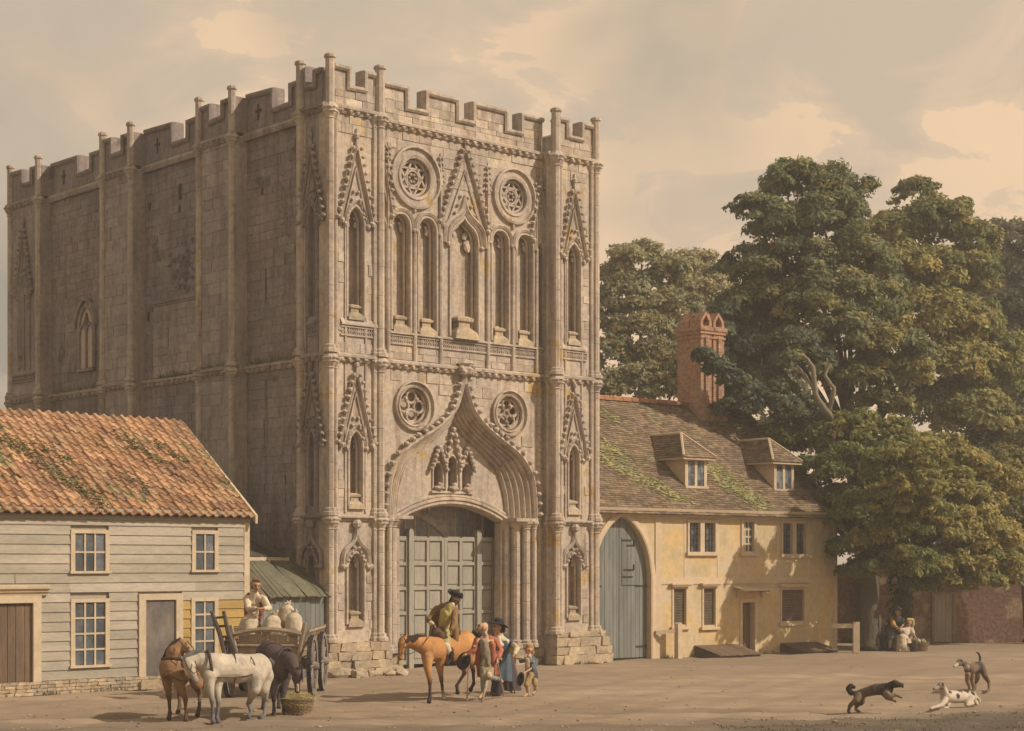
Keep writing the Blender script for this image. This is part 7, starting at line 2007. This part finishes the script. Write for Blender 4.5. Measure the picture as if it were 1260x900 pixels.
# ---- wagon
WG = (-5.74, 41.35, 0)
wag = thing('farm_wagon', 'pale wooden farm wagon with an arched front rail, loaded with sacks', 'wagon', WG, math.radians(-.5))
def wheel(x, y, R_, nm='wheel'):
    T = lambda u, w, z: (x + w, y + u, z + R_)
    b = MB(T); n = 30
    b.loft([[(r * math.cos(i * 2 * math.pi / n), w, r * math.sin(i * 2 * math.pi / n)) for i in range(n)] for r, w in ((R_ - .10, -.045), (R_ - .012, -.055), (R_ - .012, .055), (R_ - .10, .045), (R_ - .10, -.045))], closed=True)
    wh = b.build(nm, M['wheelwood'], wag)
    b = MB(T); b.loft([[(r * math.cos(i * 2 * math.pi / n), w, r * math.sin(i * 2 * math.pi / n)) for i in range(n)] for r, w in ((R_ - .012, -.05), (R_, -.05), (R_, .05), (R_ - .012, .05), (R_ - .012, -.05))], closed=True)
    for i in range(n):
        a = (i + .5) * 2 * math.pi / n
        for w in (-.03, .03): b.lump(R_ * math.cos(a), w, R_ * math.sin(a), .022)
    b.build('tyre', M['iron'], wh)
    for i in range(12):
        a = i * 2 * math.pi / 12; b = MB(T)
        b.tube([(.09 * math.cos(a), 0, .09 * math.sin(a)), ((R_ - .08) * math.cos(a), 0, (R_ - .08) * math.sin(a))], [.038, .028], n=5); b.build('spoke', M['wheelwood'], wh)
    b = MB(T); m2 = 12
    b.loft([[(r * math.cos(i * 2 * math.pi / m2), w, r * math.sin(i * 2 * math.pi / m2)) for i in range(m2)] for r, w in ((.01, -.16), (.07, -.16), (.10, -.10), (.13, 0), (.10, .10), (.07, .16), (.01, .16))], closed=True); b.build('hub', M['wheelwood'], wh)
for x in (-.99, .99): wheel(x, .42, .73); wheel(x, 2.5, .73)
def wb(nm, a, m_='wood', j=.006, T=None): b = MB(T); b.box(*a, j=j); return b.build(nm, M[m_], wag)
wb('axle', (-1.0, 1.0, .36, .50, .66, .80), 'darkwood'); wb('axle', (-1.0, 1.0, 2.44, 2.58, .66, .80), 'darkwood')
for x in (-.45, .40): wb('chassis_beam', (x, x + .09, -.1, 3.4, .80, .93), 'darkwood')
for i in range(6): wb('floor_board', (-.74 + i * .247, -.50 + i * .247, .0, 3.4, .94, .975))
for i in range(6): wb('front_board', (-.70 + i * .235, -.48 + i * .235, -.02, .02, .95 - .03, 1.50))
def bar(nm, p, q, r=.045, m_='wood', fl=None): b = MB(); b.tube([p, q], r, n=6, flat=fl); return b.build(nm, M[m_], wag)
bar('post', (-.72, -.05, .92), (-.86, -.10, 1.72), .05); bar('post', (.70, -.05, .92), (.88, -.10, 1.78), .05); bar('post', (0, -.05, .92), (0, -.06, 1.62), .04)
b = MB(); b.tube([(-.80 + 1.6 * i / 8, -.10, 1.50 + .12 * math.sin(math.pi * i / 8)) for i in range(9)], .05, n=6, flat=1.3); b.build('arched_rail', M['wood'], wag)
b = MB(); b.tube([(-.75, -.06, 1.24), (.75, -.06, 1.24)], .035, n=6); b.build('cross_rail', M['wood'], wag)
wb('sill', (-.78, .78, -.09, -.02, .88, .98))
for s in (-1, 1):
    for z, o in ((1.12, .06), (1.34, .12), (1.56, .20)):
        b = MB(); b.tube([(s * (.74 + o), 0, z), (s * (.74 + o), 3.4, z)], .035, n=6); b.build('side_rail', M['wood'], wag)
    for k in range(8):
        b = MB(); b.tube([(s * .74, .1 + k * .46, .95), (s * .96, .1 + k * .46, 1.62)], .028, n=5); b.build('side_spindle', M['wood'], wag)
    b = MB(); b.add([(s * .76, .02, .97), (s * .76, 3.38, .97), (s * .83, 3.38, 1.30), (s * .83, .02, 1.30), (s * .79, .02, .97), (s * .79, 3.38, .97), (s * .86, 3.38, 1.30), (s * .86, .02, 1.30)], [(0, 1, 2, 3), (4, 7, 6, 5), (0, 4, 5, 1), (1, 5, 6, 2), (2, 6, 7, 3), (3, 7, 4, 0)]); b.build('side_board', M['wood'], wag)
# the raised double shaft on the left
for dx in (0, .26):
    b = MB(); b.tube([(-.95 + dx, -.35, 1.02), (-1.08 + dx * .8, -.40, 1.55), (-1.26 + dx * 1.1, -.45, 2.06)], [.06, .055, .045], n=6); b.build('raised_shaft', M['darkwood'], wag)
for z in (1.2, 1.45, 1.7, 1.9):
    b = MB(); f = (z - 1.02) / 1.04; b.tube([(-.95 - .31 * f, -.38, z), (-.69 - .26 * f, -.38, z + .02)], .028, n=5); b.build('shaft_rung', M['darkwood'], wag)
b = MB(); b.tube([(-.95, -.3, 1.08), (-.95, .1, .9)], .05, n=6); b.build('shaft_hinge', M['iron'], wag)
def sack(label, c, r, h, seed, tilt=(0, 0)):
    """a full sack slumped on its base, its gathered mouth tied and flopping over"""
    R = random.Random(seed); c0 = V3(c); wh_ = (1, 1, 1); Q = []
    hb = h * .74
    for a in range(5):
        th_ = a * 1.2566 + seed; o = V3((math.cos(th_) * r * .38, math.sin(th_) * r * .34, 0)) * R.uniform(.8, 1.2)
        Q.append((c0 + o + V3((0, 0, r * .50)), r * .56, c0 + o * .55 + V3((0, 0, hb - r * .50)), r * R.uniform(.44, .56), wh_))
    Q.append((c0 + V3((0, 0, r * .7)), r * .85, c0 + V3((tilt[0], tilt[1], hb - r * .55)), r * .70, wh_))
    top = c0 + V3((tilt[0] * 2 + R.uniform(-.04, .04), tilt[1] - .02, hb + .02))
    Q.append((c0 + V3((tilt[0], tilt[1], hb - r * .4)), r * .5, top, r * .17, wh_))
    for a in range(6):
        th_ = a * 1.05 + seed * .7; e = top + V3((math.cos(th_) * r * .34, math.sin(th_) * r * .26, r * R.uniform(.10, .42)))
        Q.append((top, r * .13, e, r * .07, wh_))
    t = thing('sack', label, 'sack', c, 0, 'sacks on the wagon')
    blob('cloth', Q, M['sack'], t, .017, 2, c)
    b = MB(); tp = top - c0; b.tube([(tp.x + r * .17 * math.cos(i * .628), tp.y + r * .17 * math.sin(i * .628), tp.z + .005 * math.sin(i)) for i in range(10)], .012, n=5, closed=True); b.build('tie', M['leather'], t)
    return t
sack('plump cream sack at the left of the wagon load, in front of the carter', (-6.26, 41.80, 1.40), .30, .70, 1, (.02, 0))
sack('plump cream sack in the middle of the wagon load, nearest the carter\'s hands', (-5.72, 41.78, 1.44), .285, .64, 2, (.03, 0))
sack('plump cream sack at the right end of the wagon load', (-5.19, 41.85, 1.44), .27, .72, 3, (-.02, 0))
sack('smaller tied sack lying behind the right-hand sacks on the wagon', (-5.45, 42.35, 1.62), .26, .72, 4, (.02, 0))
sack('hidden sack under the upper rear sack, at the back of the wagon', (-5.45, 42.45, .98), .28, .66, 10)
for i, (x, w_) in enumerate(((-6.2, 'left'), (-5.7, 'middle'), (-5.2, 'right'))):
    sack('sack standing on the wagon floor beneath the %s sack of the front row' % w_, (x, 41.80, .98), .26, .5, 20 + i)
# ---- carter
CB = (-6.13, 42.3, .98)
cj = {'chest': (-6.190, 42.200, 2.263), 'neck': (-6.159, 42.120, 2.459), 'pelvis': (-6.293, 42.500, 1.745), 'head': (-6.101, 41.920, 2.647), 'face': (.35, -.85, -.35), 'hk': 1.12, 'shL': (-6.386, 42.200, 2.360), 'elL': (-6.275, 41.850, 2.077), 'wrL': (-6.052, 41.650, 2.101), 'hdL': (.8, -.3, -.1), 'pnL': (0, 0, -1),
      'shR': (-5.961, 42.100, 2.343), 'elR': (-5.790, 41.850, 2.096), 'wrR': (-5.910, 41.600, 2.103), 'hdR': (-.8, -.2, -.1), 'legL': [(-6.352, 42.500, 1.705), (-6.350, 42.350, 1.358), (-6.387, 42.600, 1.012), (-6.377, 42.400, 0.983)], 'legR': [(-6.195, 42.500, 1.705), (-6.134, 42.350, 1.358), (-6.170, 42.600, 1.012), (-6.141, 42.400, 0.983)]}
car = person('carter in a red waistcoat and white shirt leaning over the sacks on the wagon', CB, cj, skin=(.46, .28, .17), k=1.05)
sh_ = (.62, .53, .40)
wear('shirt', car, CB, [((-6.266, 42.450, 1.825), .15, (-6.190, 42.200, 2.224), .155, sh_), ((-6.190, 42.200, 2.263), .14, (-6.159, 42.120, 2.440), .09, sh_)] + chain([(-6.288, 42.200, 2.341), (-6.383, 42.180, 2.322), (-6.275, 41.850, 2.077), (-6.095, 41.680, 2.101)], [.10, .088, .075, .05], sh_) + chain([(-6.066, 42.150, 2.342), (-5.939, 42.080, 2.304), (-5.790, 41.850, 2.096), (-5.874, 41.620, 2.102)], [.10, .088, .075, .05], sh_))
wc = (.34, .095, .06)
wear('waistcoat', car, CB, [((-6.365, 42.450, 1.805), .105, (-6.330, 42.220, 2.223), .105, wc), ((-6.330, 42.220, 2.223), .10, (-6.327, 42.200, 2.399), .07, wc), ((-6.175, 42.500, 1.804), .11, (-6.061, 42.250, 2.222), .11, wc), ((-6.057, 42.220, 2.223), .10, (-6.027, 42.150, 2.400), .065, wc), ((-6.247, 42.320, 2.358), .11, (-6.288, 42.600, 1.860), .12, wc)])
wear('breeches', car, CB, chain([(-6.293, 42.500, 1.745), (-6.352, 42.500, 1.666), (-6.350, 42.350, 1.358)], [.155, .12, .09], (.22, .17, .11)) + chain([(-6.274, 42.500, 1.725), (-6.195, 42.500, 1.666), (-6.134, 42.350, 1.358)], [.14, .12, .09], (.22, .17, .11)) + chain([(-6.350, 42.350, 1.358), (-6.387, 42.600, 1.012)], [.08, .06], (.3, .27, .22)) + chain([(-6.134, 42.350, 1.358), (-6.170, 42.600, 1.012)], [.08, .06], (.3, .27, .22)))
wear('hair', car, CB, [((-6.135, 42.020, 2.724), .098, (-6.163, 42.080, 2.635), .085, (.20, .115, .06)), ((-6.205, 41.970, 2.676), .05, (-6.215, 41.970, 2.579), .035, (.20, .115, .06)), ((-6.043, 41.920, 2.734), .05, (-6.018, 41.950, 2.637), .035, (.22, .13, .07)), ((-6.134, 41.880, 2.764), .05, (-6.034, 41.860, 2.764), .045, (.22, .13, .07))])

# ---- dogs
def dog(label, base, S, body, dark, light, group='dogs at play on the road'):
    t = thing('dog', label, 'dog', base, 0, group)
    he, mu = V3(S['head']), V3(S['muzzle']); d = (mu - he).normalized(); sd = V3(S['side']).normalized()
    P = chain(S['trunk'], S['tr'], S['tc']) + [(S['trunk'][0], S['tr'][0] * .8, S['neck'], .072, S['nc']), (S['neck'], .07, tuple(he), .068, S['nc']),
        (tuple(he), .086, tuple(he + d * .04), .074, S['hc']), (tuple(he + d * .05), .056, tuple(lerp(he, mu, .85)), .038, S['mc']), (tuple(lerp(he, mu, .88)), .021, tuple(lerp(he, mu, .92)), .021, (.02, .018, .018))]
    if S.get('jaw'): P.append((tuple(he + d * .06 - V3((0, 0, .035))), .028, tuple(mu - d * .01 - V3((0, 0, .06))), .016, S['mc']))
    for q in (-1, 1):
        P.append((tuple(he + d * .055 + sd * q * .045 + V3((0, 0, .025))), .012, tuple(he + d * .058 + sd * q * .047 + V3((0, 0, .025))), .012, (.02, .015, .01)))
    for pts, fr, c1, c2 in S['legs']:
        P += chain(pts, ([.075, .050, .036, .030, .034] if fr else [.095, .070, .042, .030, .034])[:len(pts)], [c1, c1, c2, c2][:len(pts) - 1])
    P += chain(S['tail'], S.get('tailr', [.035, .030, .022, .012][:len(S['tail'])]), S['tailc'])
    blob('body', P, M['coat'], t, .0115, 2, base, soft=.02, paint=S.get('spots', ()), fuzz=S.get('fuzz', .002))
    for q in (-1, 1):
        e = he + sd * q * .055 + V3((0, 0, .045)) - d * .015
        Q = [(tuple(e), .028, tuple(e + sd * q * .035 + V3(S.get('ear', (0, 0, -.03)))), .014, dark)]
        blob('ear', Q, M['coat'], t, .010, 1, base)
    return t
br, dkb, wht, tan = (.16, .115, .08), (.045, .036, .032), (.52, .45, .36), (.24, .18, .125)
dog('shaggy dark brown dog with a curled tail springing forward', (7.75, 36.9, 0), dict(trunk=[(7.867, 36.800, 0.543), (7.622, 36.850, 0.523), (7.387, 36.950, 0.447), (7.294, 37.000, 0.392)], tr=[.125, .115, .095, .10], tc=[dkb, br, br],
    neck=(7.925, 36.750, 0.632), nc=dkb, head=(7.999, 36.700, 0.653), muzzle=(8.163, 36.600, 0.651), hc=dkb, mc=br, side=(.1, 1, 0), jaw=True, fuzz=.007,
    legs=[(((7.829, 36.700, 0.466), (7.892, 36.600, 0.389), (7.994, 36.600, 0.439), (8.113, 36.600, 0.389)), 1, tan, tan), (((7.831, 36.950, 0.447), (7.900, 36.950, 0.345), (7.991, 36.900, 0.314), (8.060, 36.900, 0.280)), 1, tan, tan),
          (((7.291, 36.900, 0.383), (7.220, 36.800, 0.305), (7.084, 36.800, 0.203), (7.050, 36.800, 0.067), (7.092, 36.750, 0.003)), 0, br, dkb), (((7.382, 37.100, 0.350), (7.382, 37.100, 0.247), (7.299, 37.200, 0.170), (7.282, 37.200, 0.084), (7.341, 37.150, 0.037)), 0, br, br)],
    tail=[(7.235, 37.050, 0.440), (7.159, 37.100, 0.436), (7.108, 37.100, 0.522), (7.159, 37.100, 0.590), (7.228, 37.100, 0.556)], tailr=[.045, .055, .055, .05, .035], tailc=dkb), br, dkb, wht)
dog('white dog with dark head and spots crouching on its belly', (9.35, 38.4, 0), dict(trunk=[(9.464, 38.300, 0.276), (9.727, 38.500, 0.243), (9.993, 38.700, 0.245), (10.144, 38.800, 0.220)], tr=[.135, .14, .135, .13], tc=[wht, wht, wht],
    neck=(9.386, 38.200, 0.442), nc=wht, head=(9.321, 38.150, 0.508), muzzle=(9.118, 38.000, 0.448), hc=dkb, mc=(.34, .28, .22), side=(-.2, 1, 0),
    legs=[(((9.410, 38.150, 0.199), (9.285, 38.000, 0.105), (9.155, 37.900, 0.078), (9.008, 37.800, 0.051)), 1, wht, wht), (((9.560, 38.400, 0.179), (9.500, 38.300, 0.081), (9.500, 38.300, 0.028), (9.404, 38.200, 0.018)), 1, wht, wht),
          (((10.074, 38.600, 0.199), (9.977, 38.500, 0.100), (10.102, 38.500, 0.100), (9.951, 38.400, 0.073)), 0, wht, wht), (((10.233, 39.000, 0.168), (10.261, 38.900, 0.086), (10.341, 39.000, 0.114), (10.270, 38.800, 0.058)), 0, wht, wht)],
    tail=[(10.261, 38.900, 0.230), (10.351, 38.900, 0.158), (10.355, 38.850, 0.090)], tailc=wht, spots=[((9.811, 38.550, 0.381), .10, dkb), ((9.980, 38.650, 0.374), .11, dkb), ((9.740, 38.340, 0.273), .075, dkb), ((9.540, 38.250, 0.386), .07, dkb), ((10.154, 38.700, 0.317), .08, dkb)]), wht, dkb, wht)
dog('brown dog with a white muzzle and upright tail standing over the crouching one', (11.45, 42.8, 0), dict(trunk=[(11.125, 42.700, 0.592), (11.322, 43.000, 0.613), (11.548, 43.400, 0.629), (11.615, 43.500, 0.623)], tr=[.135, .12, .12, .12], tc=[br, dkb, tan],
    neck=(10.980, 42.600, 0.736), nc=br, head=(10.849, 42.550, 0.768), muzzle=(10.654, 42.400, 0.669), hc=dkb, mc=wht, side=(-.3, 1, 0),
    legs=[(((11.059, 42.600, 0.460), (11.039, 42.600, 0.322), (11.125, 42.700, 0.157), (11.131, 42.800, 0.011), (11.065, 42.700, -0.011)), 1, tan, tan), (((11.210, 42.800, 0.447), (11.210, 42.800, 0.308), (11.276, 42.900, 0.143), (11.256, 42.900, 0.044), (11.216, 42.900, 0.014)), 1, tan, tan),
          (((11.628, 43.400, 0.549), (11.662, 43.300, 0.395), (11.843, 43.600, 0.214), (11.762, 43.300, 0.054), (11.675, 43.200, 0.021)), 0, br, br), (((11.561, 43.600, 0.537), (11.561, 43.600, 0.355), (11.600, 43.900, 0.193), (11.527, 43.700, 0.066), (11.460, 43.600, 0.032)), 0, tan, br)],
    tail=[(11.595, 43.500, 0.724), (11.621, 43.600, 0.839), (11.581, 43.600, 0.940), (11.520, 43.600, 0.960)], tailc=dkb, spots=[((11.026, 42.550, 0.640), .09, wht), ((10.654, 42.400, 0.669), .05, wht)], ear=(0, 0, .0)), br, dkb, wht)

# ---- seated couple under the trees
MBs = (13.75, 63.6, 0)
mj = {'chest': (13.921, 63.600, 1.081), 'neck': (13.928, 63.500, 1.261), 'pelvis': (13.868, 63.900, 0.716), 'head': (13.936, 63.400, 1.381), 'face': (.7, -.6, -.4), 'hk': 1.15, 'shL': (13.788, 63.600, 1.140), 'elL': (13.738, 63.300, 0.945), 'wrL': (13.841, 63.100, 0.849), 'hdL': (.8, -.3, -.1),
      'shR': (14.046, 63.500, 1.143), 'elR': (14.119, 63.300, 0.974), 'wrR': (13.987, 63.100, 0.864), 'hdR': (-.6, -.4, -.2), 'legL': [(13.744, 63.600, 0.698), (13.658, 63.200, 0.509), (13.621, 63.300, 0.095), (13.461, 63.100, 0.046)], 'legR': [(13.862, 63.600, 0.698), (13.855, 63.300, 0.505), (13.950, 63.600, 0.110), (13.994, 63.400, 0.031)]}
mn = person('man in a black hat and orange sleeves sitting with the woman under the trees', MBs, mj, skin=(.40, .25, .16), k=.98, voxel=.013)
wear('shirt', mn, MBs, chain([(13.862, 63.600, 1.140), (13.777, 63.550, 1.112), (13.738, 63.300, 0.945), (13.822, 63.150, 0.862)], [.12, .10, .085, .055], (.50, .27, .09)), voxel=.022)
wear('waistcoat', mn, MBs, [((13.906, 63.800, 0.720), .16, (13.928, 63.500, 1.114), .17, (.085, .09, .08))] + chain([(13.987, 63.500, 1.143), (14.093, 63.450, 1.115), (14.119, 63.300, 0.974)], [.11, .095, .08], (.085, .09, .08)), voxel=.022)
wear('breeches', mn, MBs, chain([(13.828, 63.850, 0.748), (13.715, 63.600, 0.669), (13.658, 63.200, 0.480)], [.19, .14, .11], (.12, .13, .15)) + chain([(13.876, 63.800, 0.720), (13.855, 63.300, 0.505)], [.15, .11], (.10, .11, .12)) + [((13.661, 63.900, 0.834), .10, (13.699, 63.800, 0.572), .10, (.07, .055, .06))], voxel=.022)
wear('stocking', mn, MBs, chain([(13.658, 63.200, 0.480), (13.621, 63.300, 0.095)], [.085, .055], (.48, .42, .33)) + chain([(13.855, 63.300, 0.476), (13.950, 63.600, 0.110)], [.085, .055], (.40, .36, .28)), voxel=.022)
wear('shoe', mn, MBs, [((13.621, 63.300, 0.066), .06, (13.461, 63.100, 0.032), .045, (.04, .035, .03))], voxel=.02); wear('shoe', mn, MBs, [((13.950, 63.600, 0.080), .06, (13.994, 63.400, 0.017), .045, (.04, .035, .03))], voxel=.02)
hat(mn, MBs, (13.932, 63.450, 1.453), (.2, -.1, .97), (.7, -.6, 0), (.05, .04, .035), 'round', 1.35)
fs = thing('log_seat', 'low mossy log under the trees on which the couple sits', 'log', (14.1, 63.95, 0), 0)
b = MB(lambda u, w, z: (z, w, u)); b.lathe(.24, 0, [(-.75, .2), (-.7, .24), (0, .26), (.7, .24), (.75, .2)], 10, j=.06); b.build('log', M['trunk'], fs, smooth=True)
WBs = (14.3, 63.3, 0)
wj2 = {'chest': (14.310, 63.500, 0.732), 'neck': (14.317, 63.400, 0.882), 'pelvis': (14.245, 63.600, 0.434), 'head': (14.309, 63.300, 1.003), 'face': (-.2, -.9, -.35), 'hk': 1.15, 'shL': (14.141, 63.400, 0.794), 'elL': (13.979, 63.200, 0.685), 'wrL': (13.899, 63.100, 0.806), 'hdL': (-.5, -.3, .1),
       'shR': (14.457, 63.500, 0.790), 'elR': (14.500, 63.300, 0.564), 'wrR': (14.541, 63.100, 0.426), 'hdR': (.6, -.3, -.4), 'legL': [(14.112, 63.400, 0.384), (13.913, 62.900, 0.435), (13.920, 62.800, 0.091), (13.818, 62.600, 0.042)], 'legR': [(14.288, 63.400, 0.384), (14.146, 62.900, 0.435), (14.153, 62.800, 0.091), (14.078, 62.600, 0.042)]}
w2 = person('woman in a straw bonnet and pale shawl seated beside the vegetable basket', WBs, wj2, skin=(.46, .29, .19), k=.95, voxel=.013)
wear('shawl', w2, WBs, [((14.288, 63.400, 0.824), .14, (14.126, 63.200, 0.626), .16, (.52, .44, .35)), ((14.126, 63.200, 0.743), .10, (13.928, 63.100, 0.776), .06, (.54, .46, .37)), ((14.376, 63.400, 0.824), .12, (14.418, 63.200, 0.626), .09, (.50, .42, .33)), ((14.310, 63.500, 0.497), .17, (14.270, 63.450, 0.734), .15, (.50, .43, .34))], voxel=.022)
wear('skirt', w2, WBs, [((14.222, 63.500, 0.438), .20, (13.982, 62.950, 0.462), .17, (.50, .42, .32)), ((13.982, 62.950, 0.462), .16, (13.960, 62.850, 0.059), .20, (.54, .46, .35)), ((14.200, 63.400, 0.442), .18, (14.198, 63.000, 0.051), .22, (.50, .42, .32)), ((13.841, 63.100, 0.484), .10, (13.789, 63.000, 0.139), .16, (.09, .095, .06)), ((14.036, 62.800, 0.091), .20, (14.135, 62.850, 0.059), .20, (.5, .43, .33))], voxel=.024)
bonnet = [((14.380, 63.420, 1.072), .115, (14.446, 63.450, 0.969), .10, (.44, .34, .15)), ((14.254, 63.250, 1.137), .055, (14.441, 63.300, 1.120), .06, (.52, .42, .2)), ((14.456, 63.300, 1.062), .055, (14.456, 63.300, 0.915), .05, (.50, .41, .22))]
wear('bonnet', w2, WBs, bonnet, voxel=.018)
def vegfill(t, R):
    for i in range(16):
        a, q_ = R.uniform(0, 6.28), R.uniform(.02, .26); b = MB(); c_ = R.choice(((.38, .36, .2), (.14, .17, .07), (.45, .40, .28), (.2, .22, .09)))
        RND.seed(i); b.lump(0, 0, 0, R.uniform(.07, .11), (1, 1, .9), c_)
        b.build('vegetable', M['cloth'], t, loc=(q_ * math.cos(a), q_ * math.sin(a), .33 + .06 * R.random()), smooth=True)
basket('vegetable_basket', 'round wicker basket heaped with vegetables at the seated woman\'s feet', (14.66, 63.2, 0), .33, .33, vegfill, None, 3)
b = MB(); b.lathe(0, 0, [(0, .15), (.28, .19), (.30, .19), (.29, .17)], 14, (.5, .42, .36)); tb = thing('wooden_bucket', 'dark wooden bucket between the seated woman and the vegetable basket', 'bucket', (14.33, 62.75, 0), 0)
b.build('staves', M['darkwood'], tb)
for z in (.05, .22):
    q = MB(); rr = .155 + .14 * z; q.tube([(rr * math.cos(i * .4488), rr * math.sin(i * .4488), z) for i in range(14)], .010, n=4, closed=True); q.build('hoop', M['iron'], tb)

# ------------------------------------------------------------------ soft evening air
hz = bpy.data.materials.new('air'); hz.use_nodes = True
hn, hl = hz.node_tree.nodes, hz.node_tree.links
hn.clear()
ho = hn.new('ShaderNodeOutputMaterial'); hv = hn.new('ShaderNodeVolumePrincipled')
hv.inputs['Color'].default_value = (.95, .90, .84, 1); hv.inputs['Density'].default_value = .0015; hv.inputs['Anisotropy'].default_value = .2
hl.new(hv.outputs['Volume'], ho.inputs['Volume'])
b = MB(); b.box(-70, 70, -8, 125, -1.0, 27)
me = b.mesh('haze'); me.materials.append(hz)
tag(link('haze', me), kind='stuff')
